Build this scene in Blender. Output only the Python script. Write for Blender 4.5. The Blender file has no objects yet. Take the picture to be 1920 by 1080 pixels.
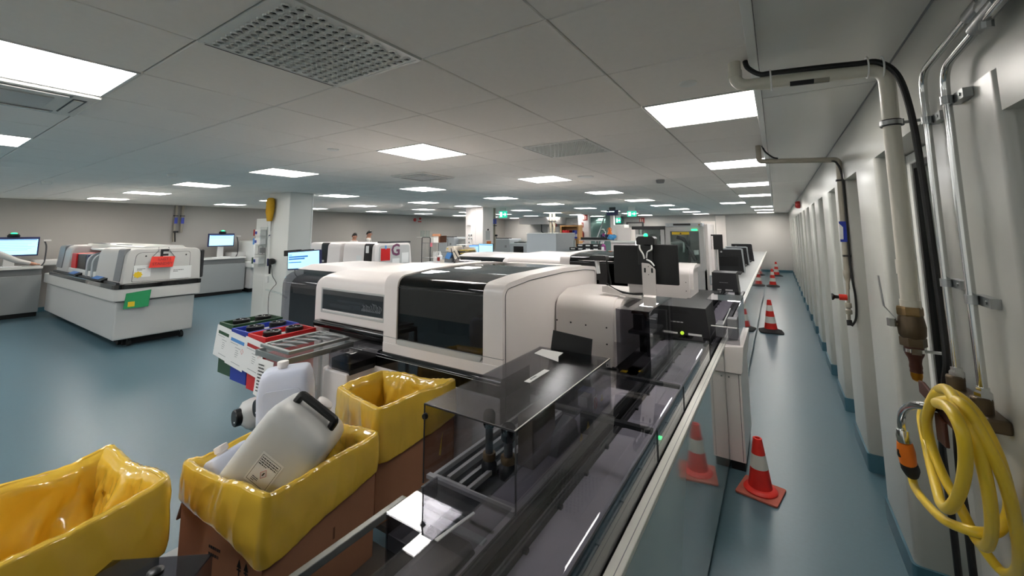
import bpy, bmesh, math, random
from mathutils import Vector, Matrix, noise, Quaternion

random.seed(7)
scene = bpy.context.scene
COL = scene.collection

# ------------------------------------------------------------------ camera
def setup_camera():
    f, ppy = 763.6, 348.4                      # focal length and optical centre for a 1920 x 1080 frame
    yaw, pitch, roll = math.radians(32.82), math.radians(6.366), math.radians(-0.155)
    F = Vector((-math.sin(yaw) * math.cos(pitch), math.cos(yaw) * math.cos(pitch), math.sin(pitch)))
    R0 = Vector((math.cos(yaw), math.sin(yaw), 0)); U0 = R0.cross(F)
    R = R0 * math.cos(roll) + U0 * math.sin(roll)
    U = -R0 * math.sin(roll) + U0 * math.cos(roll)
    cam = bpy.data.cameras.new('camera')
    cam.sensor_width = 36.0
    cam.lens = f * 36.0 / 1920.0
    cam.shift_y = -(540.0 - ppy) / 1920.0
    cam.clip_start = 0.03; cam.clip_end = 200
    ob = bpy.data.objects.new('camera', cam)
    COL.objects.link(ob)
    m = Matrix.Identity(4)
    for i in range(3):
        m[i][0] = R[i]; m[i][1] = U[i]; m[i][2] = -F[i]
    m[0][3], m[1][3], m[2][3] = 0.0, 0.0, 1.765
    ob.matrix_world = m
    scene.camera = ob
setup_camera()

# ------------------------------------------------------------------ world, exposure, lamp strength
world = bpy.data.worlds.new('world'); scene.world = world
world.use_nodes = True
world.node_tree.nodes['Background'].inputs[0].default_value = (0.8, 0.85, 0.9, 1)
world.node_tree.nodes['Background'].inputs[1].default_value = 0.05
LAMP = 18.0                                      # radiance of the square ceiling panels
scene.view_settings.view_transform = 'Standard'
scene.view_settings.look = 'None'
scene.view_settings.exposure = 0.0
scene.view_settings.gamma = 1.0
scene.view_settings.use_curve_mapping = False

# ------------------------------------------------------------------ materials
def lin(r, g, b):
    def k(u):
        u = u / 255.0
        return u / 12.92 if u <= 0.04045 else ((u + 0.055) / 1.055) ** 2.4
    return (k(r), k(g), k(b), 1.0)

M = {}
def mat(name, rgb, rough=0.5, metal=0.0, vary=0.0, vscale=6.0, bump=0.0, bscale=80.0, coat=0.0, trans=0.0, sss=0.0,
        emit=0.0, spec=0.5, alpha=1.0, stretch=None):
    m = bpy.data.materials.new(name); m.use_nodes = True
    nt = m.node_tree; p = nt.nodes['Principled BSDF']
    c = lin(*rgb)
    p.inputs['Base Color'].default_value = c
    p.inputs['Roughness'].default_value = rough
    p.inputs['Metallic'].default_value = metal
    p.inputs['Coat Weight'].default_value = coat
    p.inputs['Coat Roughness'].default_value = 0.05
    p.inputs['Specular IOR Level'].default_value = spec
    p.inputs['Transmission Weight'].default_value = trans
    p.inputs['Alpha'].default_value = alpha
    if sss:
        p.inputs['Subsurface Weight'].default_value = sss
        p.inputs['Subsurface Radius'].default_value = (0.02, 0.02, 0.02)
        p.inputs['Subsurface Scale'].default_value = 0.5
    if emit:
        p.inputs['Emission Color'].default_value = c
        p.inputs['Emission Strength'].default_value = emit
    if vary or bump:
        tc = nt.nodes.new('ShaderNodeTexCoord')
        mp = nt.nodes.new('ShaderNodeMapping')
        nt.links.new(tc.outputs['Object'], mp.inputs['Vector'])
        if stretch: mp.inputs['Scale'].default_value = stretch
    if vary:
        n = nt.nodes.new('ShaderNodeTexNoise'); n.inputs['Scale'].default_value = vscale; n.inputs['Detail'].default_value = 5
        nt.links.new(mp.outputs['Vector'], n.inputs['Vector'])
        mx = nt.nodes.new('ShaderNodeMix'); mx.data_type = 'RGBA'
        mx.inputs['A'].default_value = tuple(max(0, v * (1 - vary)) for v in c[:3]) + (1,)
        mx.inputs['B'].default_value = tuple(min(1, v * (1 + vary)) for v in c[:3]) + (1,)
        nt.links.new(n.outputs['Fac'], mx.inputs['Factor'])
        nt.links.new(mx.outputs['Result'], p.inputs['Base Color'])
    if bump:
        n2 = nt.nodes.new('ShaderNodeTexNoise'); n2.inputs['Scale'].default_value = bscale; n2.inputs['Detail'].default_value = 3
        nt.links.new(mp.outputs['Vector'], n2.inputs['Vector'])
        bm = nt.nodes.new('ShaderNodeBump'); bm.inputs['Strength'].default_value = bump; bm.inputs['Distance'].default_value = 0.01
        nt.links.new(n2.outputs['Fac'], bm.inputs['Height'])
        nt.links.new(bm.outputs['Normal'], p.inputs['Normal'])
    M[name] = m
    return m

def crumple(name, scale, strength, dist):
    nt = M[name].node_tree; p = nt.nodes['Principled BSDF']
    tc = nt.nodes.new('ShaderNodeTexCoord')
    n = nt.nodes.new('ShaderNodeTexNoise'); n.noise_type = 'RIDGED_MULTIFRACTAL'; n.inputs['Scale'].default_value = scale
    n.inputs['Detail'].default_value = 3; n.inputs['Distortion'].default_value = 0.6
    b = nt.nodes.new('ShaderNodeBump'); b.inputs['Strength'].default_value = strength; b.inputs['Distance'].default_value = dist
    nt.links.new(tc.outputs['Object'], n.inputs['Vector']); nt.links.new(n.outputs['Fac'], b.inputs['Height'])
    nt.links.new(b.outputs['Normal'], p.inputs['Normal'])
    tl = nt.nodes.new('ShaderNodeBsdfTranslucent'); tl.inputs['Color'].default_value = p.inputs['Base Color'].default_value
    mx = nt.nodes.new('ShaderNodeMixShader'); mx.inputs[0].default_value = 0.13
    nt.links.new(p.outputs[0], mx.inputs[1]); nt.links.new(tl.outputs[0], mx.inputs[2])
    nt.links.new(mx.outputs[0], nt.nodes['Material Output'].inputs['Surface'])

def glass(name, tint, rough=0.0, ior=1.5, gloss=1.0):
    """thin sheet: tinted see-through with a Fresnel reflection"""
    m = bpy.data.materials.new(name); m.use_nodes = True
    nt = m.node_tree; nt.nodes.remove(nt.nodes['Principled BSDF'])
    out = nt.nodes['Material Output']
    tr = nt.nodes.new('ShaderNodeBsdfTransparent'); tr.inputs['Color'].default_value = (*tint, 1)
    gl = nt.nodes.new('ShaderNodeBsdfGlossy'); gl.inputs['Roughness'].default_value = rough
    gl.inputs['Color'].default_value = (gloss, gloss, gloss, 1)
    lw = nt.nodes.new('ShaderNodeLayerWeight'); lw.inputs['Blend'].default_value = 0.5
    pw = nt.nodes.new('ShaderNodeMath'); pw.operation = 'POWER'; pw.inputs[1].default_value = 5.0
    fr = nt.nodes.new('ShaderNodeMath'); fr.operation = 'MULTIPLY_ADD'
    f0 = ((ior - 1) / (ior + 1)) ** 2
    fr.inputs[1].default_value = 1 - f0; fr.inputs[2].default_value = f0
    nt.links.new(lw.outputs['Facing'], pw.inputs[0]); nt.links.new(pw.outputs[0], fr.inputs[0])
    mx = nt.nodes.new('ShaderNodeMixShader')
    nt.links.new(fr.outputs[0], mx.inputs[0]); nt.links.new(tr.outputs[0], mx.inputs[1]); nt.links.new(gl.outputs[0], mx.inputs[2])
    nt.links.new(mx.outputs[0], out.inputs['Surface'])
    M[name] = m
    return m

mat('wall', (192, 190, 187), 0.55, vary=0.03, vscale=1.5)
mat('wall_white', (240, 238, 233), 0.5)
mat('wall_gloss', (182, 183, 176), 0.28, vary=0.03, vscale=2)
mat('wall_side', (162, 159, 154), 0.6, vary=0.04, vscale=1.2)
mat('tile', (240, 236, 230), 0.75, vary=0.03, vscale=30, bump=0.05, bscale=250)
mat('tile_gloss', (222, 222, 216), 0.25, vary=0.02, vscale=3)
mat('grid_gap', (52, 52, 52), 0.8)
mat('floor', (80, 108, 119), 0.34, vary=0.08, vscale=40, spec=0.5)
mat('base_blue', (70, 110, 125), 0.4)
mat('white', (238, 231, 228), 0.32)
mat('white_warm', (236, 229, 225), 0.36)
mat('white_paint', (226, 227, 223), 0.3)
mat('bench_grey', (150, 154, 154), 0.4)
mat('lab_grey', (200, 198, 194), 0.4)
mat('light_grey', (190, 190, 188), 0.4)
mat('cool_grey', (176, 182, 186), 0.4)
mat('mid_grey', (128, 130, 132), 0.45)
mat('dark_grey', (62, 63, 65), 0.45)
mat('charcoal', (38, 38, 40), 0.4)
mat('black', (14, 14, 15), 0.35)
mat('black_gloss', (10, 10, 11), 0.08, coat=0.6)
mat('black_matt', (20, 20, 21), 0.6)
mat('panel_gloss', (196, 203, 200), 0.06, coat=1.0)
mat('rail_white', (214, 213, 205), 0.3)
mat('belt', (150, 146, 155), 0.45, vary=0.1, vscale=9)
mat('paper', (236, 236, 234), 0.6)
mat('paper_print', (120, 122, 126), 0.7)
mat('ink', (35, 35, 38), 0.7)
mat('yellow_bag', (255, 210, 76), 0.16, vary=0.04, vscale=5, spec=0.6, coat=1.0)
mat('cardboard', (168, 118, 88), 0.8, vary=0.08, vscale=12)
mat('cardboard_dark', (112, 74, 54), 0.85)
mat('hdpe', (210, 211, 209), 0.35, sss=0.35, vary=0.04, vscale=8)
mat('hdpe_blue', (215, 220, 236), 0.35, sss=0.35)
mat('red', (205, 26, 28), 0.4)
mat('red_dull', (168, 40, 38), 0.55)
mat('orange_red', (222, 50, 34), 0.45, vary=0.1, vscale=20)
mat('cone_red', (218, 44, 34), 0.5, vary=0.12, vscale=18)
mat('cone_white', (216, 214, 206), 0.5, vary=0.05)
mat('cone_dirty', (176, 92, 76), 0.8, vary=0.25, vscale=30)
mat('rubber', (30, 30, 30), 0.7)
mat('blue', (28, 52, 158), 0.4)
mat('blue_light', (86, 148, 214), 0.4)
mat('blue_navy', (26, 32, 84), 0.4)
mat('glove_blue', (72, 160, 220), 0.5)
mat('green', (36, 72, 44), 0.45)
mat('green_sign', (40, 150, 92), 0.5)
mat('magenta', (150, 60, 130), 0.5)
mat('yellow', (232, 196, 40), 0.5)
mat('yellow_hose', (226, 192, 52), 0.35, vary=0.04, vscale=25)
mat('yellow_duster', (206, 158, 34), 0.9, vary=0.25, vscale=90, bump=1.0, bscale=150)
mat('orange', (230, 120, 30), 0.4)
mat('chrome', (205, 207, 206), 0.14, metal=1.0)
mat('steel', (165, 168, 168), 0.3, metal=1.0)
mat('galv', (150, 153, 152), 0.45, metal=0.9, vary=0.1, vscale=15)
mat('brass', (142, 118, 82), 0.4, metal=0.85, vary=0.15, vscale=20)
mat('brass_dark', (98, 84, 66), 0.5, metal=0.7, vary=0.2, vscale=25)
mat('rust', (74, 38, 26), 0.6, metal=0.3, vary=0.25, vscale=40)
mat('gold', (190, 132, 40), 0.3, metal=0.9)
mat('pvc', (218, 214, 200), 0.32)
mat('pvc_grey', (158, 152, 138), 0.45)
mat('cable', (20, 20, 20), 0.45)
mat('skin', (196, 146, 122), 0.55, sss=0.1)
mat('hair_grey', (74, 70, 66), 0.7)
mat('hair_black', (22, 20, 19), 0.6)
mat('coat', (214, 212, 208), 0.8, bump=0.2, bscale=12)
mat('trousers', (60, 66, 82), 0.8)
mat('wood', (176, 132, 80), 0.55, vary=0.15, vscale=6, stretch=(1, 1, 8))
mat('ochre', (176, 150, 74), 0.6)
mat('cream', (228, 216, 200), 0.5)
mat('pink', (222, 120, 138), 0.5)
mat('stair_green', (112, 140, 136), 0.5)
mat('purple', (112, 62, 92), 0.6, vary=0.5, vscale=60)
mat('slate', (96, 104, 112), 0.5)
mat('lamp', (255, 253, 251), 0.5, emit=LAMP)
mat('lamp_frame', (214, 214, 212), 0.4)
mat('screen_blue', (150, 192, 236), 0.4, emit=1.1)
mat('screen_cyan', (168, 220, 244), 0.4, emit=1.1)
mat('screen_ui', (60, 120, 190), 0.4, emit=0.6)
mat('screen_text', (70, 110, 165), 0.4, emit=0.35)
mat('led_green', (40, 240, 140), 0.4, emit=2.5)
mat('led_lime', (180, 220, 60), 0.4, emit=0.7)
mat('exit_green', (40, 200, 160), 0.4, emit=1.1)
mat('exit_white', (225, 255, 246), 0.4, emit=1.6)
mat('led_white', (255, 255, 250), 0.4, emit=2.2)
glass('smoke', (0.83, 0.83, 0.85))
glass('smoke_top', (0.60, 0.60, 0.62), rough=0.22, gloss=0.55)
glass('smoke_dark', (0.60, 0.59, 0.62))
glass('dark_glass', (0.13, 0.13, 0.14))
glass('clear', (0.93, 0.95, 0.95))
glass('clear_green', (0.86, 0.93, 0.92))
mat('film', (232, 236, 238), 0.12, alpha=0.28, spec=1.0)
glass('pane', (0.72, 0.78, 0.76))

crumple('yellow_bag', 9.0, 0.22, 0.02)

# ------------------------------------------------------------------ mesh builder
def rot_to(axis):
    return {'z': lambda a, b, c: (a, b, c), 'x': lambda a, b, c: (c, a, b), 'y': lambda a, b, c: (a, c, b)}[axis]

class MB:
    def __init__(self):
        self.v = []; self.f = []; self.mi = []; self.sm = []
    def add(self, verts, faces, m=0, smooth=False):
        o = len(self.v)
        self.v += [tuple(p) for p in verts]
        for fc in faces:
            self.f.append([o + i for i in fc]); self.mi.append(m); self.sm.append(smooth)
        return self
    def box(self, x0, x1, y0, y1, z0, z1, m=0):
        if x0 > x1: x0, x1 = x1, x0
        if y0 > y1: y0, y1 = y1, y0
        if z0 > z1: z0, z1 = z1, z0
        v = [(x0, y0, z0), (x1, y0, z0), (x1, y1, z0), (x0, y1, z0), (x0, y0, z1), (x1, y0, z1), (x1, y1, z1), (x0, y1, z1)]
        return self.add(v, [(0, 3, 2, 1), (4, 5, 6, 7), (0, 1, 5, 4), (1, 2, 6, 5), (2, 3, 7, 6), (3, 0, 4, 7)], m)
    def frame(self, x0, x1, z0, z1, y0, y1, w, m=0, axis='y'):
        """rectangular ring in the plane across axis ('y': x,z  'x': y,z  'z': x,y)"""
        def B(a0, a1, b0, b1):
            if axis == 'y': self.box(a0, a1, y0, y1, b0, b1, m)
            elif axis == 'x': self.box(y0, y1, a0, a1, b0, b1, m)
            else: self.box(a0, a1, b0, b1, y0, y1, m)
        B(x0, x0 + w, z0, z1); B(x1 - w, x1, z0, z1); B(x0 + w, x1 - w, z0, z0 + w); B(x0 + w, x1 - w, z1 - w, z1)
        return self
    def prism(self, pts, axis, a, b, m=0, smooth=False, caps=True, mcap=None):
        """2-D polygon swept along axis. pts are (y,z) for 'x', (x,z) for 'y', (x,y) for 'z'"""
        area = sum(pts[i][0] * pts[(i + 1) % len(pts)][1] - pts[(i + 1) % len(pts)][0] * pts[i][1] for i in range(len(pts)))
        if area < 0: pts = pts[::-1]
        if a > b: a, b = b, a
        if axis == 'x': P = lambda p, t: (t, p[0], p[1])
        elif axis == 'y': P = lambda p, t: (p[0], t, p[1])
        else: P = lambda p, t: (p[0], p[1], t)
        n = len(pts); v = [P(p, a) for p in pts] + [P(p, b) for p in pts]
        side = [(i, (i + 1) % n, n + (i + 1) % n, n + i) for i in range(n)]
        cp = [tuple(range(n - 1, -1, -1)), tuple(range(n, 2 * n))]
        if axis == 'y':
            side = [s[::-1] for s in side]; cp = [c[::-1] for c in cp]
        self.add(v, side, m, smooth)
        if caps:
            o = len(self.v) - 2 * n
            for c in cp:
                self.f.append([o + i for i in c]); self.mi.append(m if mcap is None else mcap); self.sm.append(False)
        return self
    def tube(self, path, r, n=10, m=0, closed=False, caps=True):
        P = [Vector(p) for p in path]; k = len(P)
        rr = r if isinstance(r, (list, tuple)) else [r] * k
        T = []
        for i in range(k):
            if closed: t = P[(i + 1) % k] - P[i - 1]
            else: t = P[min(i + 1, k - 1)] - P[max(i - 1, 0)]
            T.append(t.normalized() if t.length > 1e-9 else Vector((0, 0, 1)))
        up = Vector((0, 0, 1)) if abs(T[0].z) < 0.9 else Vector((1, 0, 0))
        nrm = (up - T[0] * up.dot(T[0])).normalized()
        v = []
        for i in range(k):
            if i: 
                q = T[i - 1].rotation_difference(T[i]); nrm = q @ nrm
                nrm = (nrm - T[i] * nrm.dot(T[i])).normalized()
            bn = T[i].cross(nrm)
            for j in range(n):
                a = 2 * math.pi * j / n
                v.append(P[i] + (nrm * math.cos(a) + bn * math.sin(a)) * rr[i])
        fc = []
        for i in range(k if closed else k - 1):
            i2 = (i + 1) % k
            for j in range(n):
                fc.append((i * n + j, i * n + (j + 1) % n, i2 * n + (j + 1) % n, i2 * n + j))
        o = len(self.v)
        self.add(v, fc, m, True)
        if caps and not closed:
            self.f.append([o + j for j in range(n - 1, -1, -1)]); self.mi.append(m); self.sm.append(False)
            self.f.append([o + (k - 1) * n + j for j in range(n)]); self.mi.append(m); self.sm.append(False)
        return self
    def lathe(self, prof, c, axis='z', n=24, m=0, smooth=True):
        """profile (r, h) turned round an axis through c"""
        R = rot_to(axis); v = []
        for r, h in prof:
            for j in range(n):
                a = 2 * math.pi * j / n
                q = R(r * math.cos(a), r * math.sin(a), h)
                v.append((c[0] + q[0], c[1] + q[1], c[2] + q[2]))
        k = len(prof); fc = []
        for i in range(k - 1):
            for j in range(n):
                fc.append((i * n + j, i * n + (j + 1) % n, (i + 1) * n + (j + 1) % n, (i + 1) * n + j))
        if axis == 'y': fc = [q[::-1] for q in fc]
        o = len(self.v)
        self.add(v, fc, m, smooth)
        for idx, rev in ((0, True), (k - 1, False)):
            if prof[idx][0] > 1e-5:
                ring = [o + idx * n + j for j in range(n)]
                if rev != (axis == 'y'): ring = ring[::-1]
                self.f.append(ring); self.mi.append(m); self.sm.append(False)
        return self
    def loft(self, rings, m=0, smooth=True, caps=True):
        n = len(rings[0]); v = [p for r in rings for p in r]; fc = []
        for i in range(len(rings) - 1):
            for j in range(n):
                fc.append((i * n + j, i * n + (j + 1) % n, (i + 1) * n + (j + 1) % n, (i + 1) * n + j))
        o = len(self.v)
        self.add(v, fc, m, smooth)
        if caps:
            self.f.append([o + j for j in range(n - 1, -1, -1)]); self.mi.append(m); self.sm.append(smooth)
            self.f.append([o + (len(rings) - 1) * n + j for j in range(n)]); self.mi.append(m); self.sm.append(smooth)
        return self
    def quad(self, a, b, c, d, m=0):
        return self.add([a, b, c, d], [(0, 1, 2, 3)], m)
    def sheet(self, pts, t, m=0):
        """flat polygon with thickness t along its normal"""
        P = [Vector(p) for p in pts]
        nrm = (P[1] - P[0]).cross(P[2] - P[0]).normalized() * t
        n = len(P); v = P + [p + nrm for p in P]
        fc = [tuple(range(n - 1, -1, -1)), tuple(range(n, 2 * n))] + [(i, (i + 1) % n, n + (i + 1) % n, n + i) for i in range(n)]
        return self.add(v, fc, m)
    def mesh(self, name, mats, angle=35):
        me = bpy.data.meshes.new(name)
        me.from_pydata(self.v, [], self.f); me.update()
        for k in (mats if isinstance(mats, (list, tuple)) else [mats]):
            me.materials.append(M[k])
        me.polygons.foreach_set('material_index', self.mi)
        me.polygons.foreach_set('use_smooth', self.sm)
        if any(self.sm): me.set_sharp_from_angle(angle=math.radians(angle))
        me.update()
        return me

def superring(cx, cy, z, a, b, e=2.0, n=32, rot=0.0):
    out = []
    for j in range(n):
        t = 2 * math.pi * j / n
        c, s = math.cos(t), math.sin(t)
        x = a * math.copysign(abs(c) ** (2 / e), c); y = b * math.copysign(abs(s) ** (2 / e), s)
        out.append((cx + x * math.cos(rot) - y * math.sin(rot), cy + x * math.sin(rot) + y * math.cos(rot), z))
    return out

def rpoly(pts, r, seg=5):
    """polygon with rounded corners; r a number or one per corner"""
    n = len(pts); rs = r if isinstance(r, (list, tuple)) else [r] * n
    out = []
    for i in range(n):
        p = Vector(pts[i]); a = Vector(pts[i - 1]); b = Vector(pts[(i + 1) % n])
        if rs[i] <= 1e-6: out.append(tuple(p)); continue
        u = (a - p); v = (b - p); lu, lv = u.length, v.length; u.normalize(); v.normalize()
        ang = math.acos(max(-1, min(1, u.dot(v))))
        d = min(rs[i] / math.tan(ang / 2), lu * 0.49, lv * 0.49)
        q0 = p + u * d; q1 = p + v * d
        for k in range(seg + 1):
            t = k / seg
            out.append(tuple(q0 * (1 - t) ** 2 + p * 2 * t * (1 - t) + q1 * t * t))
    return out

def smooth_path(pts, sub=6, closed=False):
    P = [Vector(p) for p in pts]; n = len(P); out = []
    for i in range(n if closed else n - 1):
        p0 = P[i - 1] if (closed or i) else P[0]; p1 = P[i]; p2 = P[(i + 1) % n]
        p3 = P[(i + 2) % n] if (closed or i + 2 < n) else P[-1]
        for k in range(sub):
            t = k / sub
            out.append(0.5 * ((2 * p1) + (p2 - p0) * t + (2 * p0 - 5 * p1 + 4 * p2 - p3) * t * t + (3 * p1 - p0 - 3 * p2 + p3) * t ** 3))
    if not closed: out.append(P[-1])
    return out

def bend_path(pts, r, seg=6):
    """polyline in space with rounded corners"""
    P = [Vector(p) for p in pts]; out = [P[0]]
    for i in range(1, len(P) - 1):
        u = P[i - 1] - P[i]; v = P[i + 1] - P[i]; d = min(r, u.length * 0.49, v.length * 0.49)
        q0 = P[i] + u.normalized() * d; q1 = P[i] + v.normalized() * d
        for k in range(seg + 1):
            t = k / seg
            out.append(q0 * (1 - t) ** 2 + P[i] * 2 * t * (1 - t) + q1 * t * t)
    out.append(P[-1])
    return out

# ------------------------------------------------------------------ object helpers
def tag(o, label=None, cat=None, group=None, kind=None):
    if label: o['label'] = label
    if cat: o['category'] = cat
    if group: o['group'] = group
    if kind: o['kind'] = kind
    return o

def bevel(o, w, seg=2):
    md = o.modifiers.new('bevel', 'BEVEL'); md.width = w; md.segments = seg
    md.limit_method = 'ANGLE'; md.angle_limit = math.radians(40); md.harden_normals = False
    return o

def thing(name, label, cat, loc=(0, 0, 0), group=None, rotz=0.0):
    o = bpy.data.objects.new(name, None); COL.objects.link(o)
    o.empty_display_size = 0.1
    o.location = loc
    o['base'] = list(loc)
    if rotz: o.rotation_euler = (0, 0, rotz)
    del o['base']
    return tag(o, label, cat, group)

def part(root, name, mb, mats, bev=0.0, seg=2, label=None, kind=None, local=False, angle=35):
    """a mesh child. mb is in world coordinates unless local"""
    o = bpy.data.objects.new(name, mb.mesh(name, mats, angle)); COL.objects.link(o)
    o.parent = root
    if not local and root.type == 'EMPTY':
        o.location = -Vector(root.location)
    elif not local and root.parent is None:
        o.location = -Vector(root.location)
    if bev: bevel(o, bev, seg)
    if label: o['label'] = label
    if kind: o['kind'] = kind
    return o

def single(name, mb, mats, label, cat, group=None, bev=0.0, seg=2, kind=None, angle=35):
    """a thing that is one mesh; its origin goes to the middle of its base"""
    v = mb.v
    cx = (min(p[0] for p in v) + max(p[0] for p in v)) / 2; cy = (min(p[1] for p in v) + max(p[1] for p in v)) / 2; cz = min(p[2] for p in v)
    mb.v = [(p[0] - cx, p[1] - cy, p[2] - cz) for p in v]
    o = bpy.data.objects.new(name, mb.mesh(name, mats, angle)); COL.objects.link(o)
    o.location = (cx, cy, cz)
    if bev: bevel(o, bev, seg)
    return tag(o, label, cat, group, kind)

def struct(name, mb, mats, bev=0.0, parent=None, label=None, cat=None):
    o = bpy.data.objects.new(name, mb.mesh(name, mats)); COL.objects.link(o)
    if parent: o.parent = parent
    else: o['kind'] = 'structure'
    if bev: bevel(o, bev)
    if label: o['label'] = label
    if cat: o['category'] = cat
    return o

def copy_tree(o, parent=None):
    c = o.copy(); COL.objects.link(c)
    if parent: c.parent = parent
    for ch in list(o.children): copy_tree(ch, c)
    return c

def text_mb(mb, s, size, origin, xdir, ydir, m=0, align='CENTER', thick=0.0006, bold=False):
    """flat lettering laid out from origin along xdir / ydir"""
    cu = bpy.data.curves.new('t', 'FONT'); cu.body = s; cu.size = size; cu.align_x = align; cu.align_y = 'CENTER'
    cu.resolution_u = 2
    if bold: cu.offset = size * 0.025
    ob = bpy.data.objects.new('t', cu); COL.objects.link(ob)
    dg = bpy.context.evaluated_depsgraph_get(); dg.update()
    me = bpy.data.meshes.new_from_object(ob.evaluated_get(dg))
    X = Vector(xdir).normalized(); Y = Vector(ydir).normalized(); N = X.cross(Y); O = Vector(origin)
    mb.add([O + X * v.co.x + Y * v.co.y + N * thick for v in me.vertices], [tuple(p.vertices) for p in me.polygons], m)
    bpy.data.objects.remove(ob); bpy.data.curves.remove(cu); bpy.data.meshes.remove(me)
    return mb

ORD = ['first', 'second', 'third', 'fourth', 'fifth', 'sixth', 'seventh', 'eighth', 'ninth', 'tenth', 'eleventh', 'twelfth',
       'thirteenth', 'fourteenth', 'fifteenth', 'sixteenth', 'seventeenth', 'eighteenth', 'nineteenth', 'twentieth']

def scribble(mb, origin, xdir, ydir, w, hgt, lines=1, m=0, seed=1, fill=0.8, thick=0.0005):
    """rows of short dark strokes standing for print too small to read"""
    rnd = random.Random(seed)
    X = Vector(xdir).normalized(); Y = Vector(ydir).normalized(); N = X.cross(Y); O = Vector(origin)
    step = hgt / lines
    for k in range(lines):
        x = 0.0; y = hgt - step * (k + 0.75); end = w * (fill if k < lines - 1 else fill * rnd.uniform(0.4, 1))
        while x < end:
            l = min(rnd.uniform(0.05, 0.16) * w, end - x)
            a = O + X * x + Y * y + N * thick; b = a + X * l; c = b + Y * step * 0.42; d = a + Y * step * 0.42
            mb.quad(a, b, c, d, m); x += l + 0.025 * w
    return mb
# ================================================================== the room
CZ = 2.51; T = 0.61; XL = -14.0; XR = 0.74; YB = -3.05; YF = 20.9
struct('floor', MB().box(XL - 0.2, XR + 0.2, YB - 0.2, YF + 0.2, -0.08, 0), 'floor')
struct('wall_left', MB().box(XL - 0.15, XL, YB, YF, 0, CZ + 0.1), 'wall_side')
struct('wall_far', MB().box(XL, XR, YF, YF + 0.15, 0, CZ + 0.1), 'wall')
struct('wall_back', MB().box(XL, XR, YB - 0.15, YB, 0, CZ + 0.1), 'wall_white')  # unseen wall, set close and near-white to bounce light forward
struct('baseboard_far', MB().box(-2.3, 0.473, YF - 0.012, YF, 0, 0.1), 'base_blue')
struct('baseboard_left', MB().box(XL, XL + 0.012, YB, YF, 0, 0.1), 'base_blue')

# right wall: recessed plane, header and a row of piers with blue skirting
wr = MB().box(XR, XR + 0.15, YB, YF, 0, CZ + 0.1)
wall_right = struct('wall_right', wr, 'wall_gloss')
struct('header', MB().box(0.477, XR, 1.45, YF, 2.16, CZ + 0.05).box(0.477, XR, YB, 1.45, 2.053, CZ + 0.05), 'wall_gloss', parent=wall_right)
piers = [(-2.6, -1.2), (-0.6, 0.72), (1.45, 1.985)] + [(2.93 + 1.2 * k, 2.93 + 1.2 * k + 0.62) for k in range(15)]
for i, (a, b) in enumerate(piers):
    b = min(b, YF)
    top = 2.053 if b < 1 else 2.16
    pts = rpoly([(0.473, a), (0.473, b), (XR, b + 0.05), (XR, a)], [0.03, 0.03, 0, 0], 4)
    struct('pier', MB().prism(pts, 'z', 0, top, 0, True), 'wall_gloss', parent=wall_right)
    pts2 = rpoly([(0.461, a - 0.012), (0.461, b + 0.012), (0.60, b + 0.02), (0.60, a - 0.012)], [0.03, 0.03, 0, 0], 4)
    struct('skirting', MB().prism(pts2, 'z', 0, 0.125, 0, True), 'base_blue', parent=wall_right)
nb = MB()
for i in range(len(piers) - 1):
    if piers[i + 1][0] - piers[i][1] > 0.1: nb.box(XR - 0.012, XR, piers[i][1], piers[i + 1][0], 0, 0.125)
struct('niche_skirting', nb, 'base_blue', parent=wall_right)

struct('infill', MB().box(0.56, XR, 0.72, 1.45, 0, 2.053), 'wall_gloss', parent=wall_right)
struct('infill', MB().box(0.66, XR, 2.03, 2.93, 0, 0.95), 'wall_gloss', parent=wall_right)
# window in the niche behind the drain pipe
w1 = struct('window_1', MB().frame(2.25, 2.925, 0.95, 2.155, 0.60, 0.66, 0.05, axis='x'), 'white_paint', bev=0.004)
struct('window_gasket', MB().frame(2.30, 2.875, 1.0, 2.105, 0.61, 0.64, 0.026, axis='x'), 'black', parent=w1)
struct('window_pane', MB().box(0.624, 0.630, 2.326, 2.849, 1.026, 2.079), 'pane', parent=w1)
struct('pane_backing', MB().box(0.655, 0.67, 2.32, 2.86, 1.0, 2.09), 'slate', parent=w1)  # grey backing added behind the pane so the glass looks dark
# white lever handle on a white leaf further down the wall
d1 = struct('door_1', MB().box(0.69, 0.72, 4.80, 5.30, 0.02, 2.12), 'white_paint', bev=0.004)
struct('door_handle', MB().tube(bend_path([(0.69, 4.86, 1.06), (0.60, 4.86, 1.06), (0.60, 4.98, 1.06)], 0.02), 0.011), 'white_paint', parent=d1)
struct('lock_plate', MB().box(0.682, 0.69, 4.84, 4.88, 0.84, 0.95), 'light_grey', parent=d1)

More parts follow.
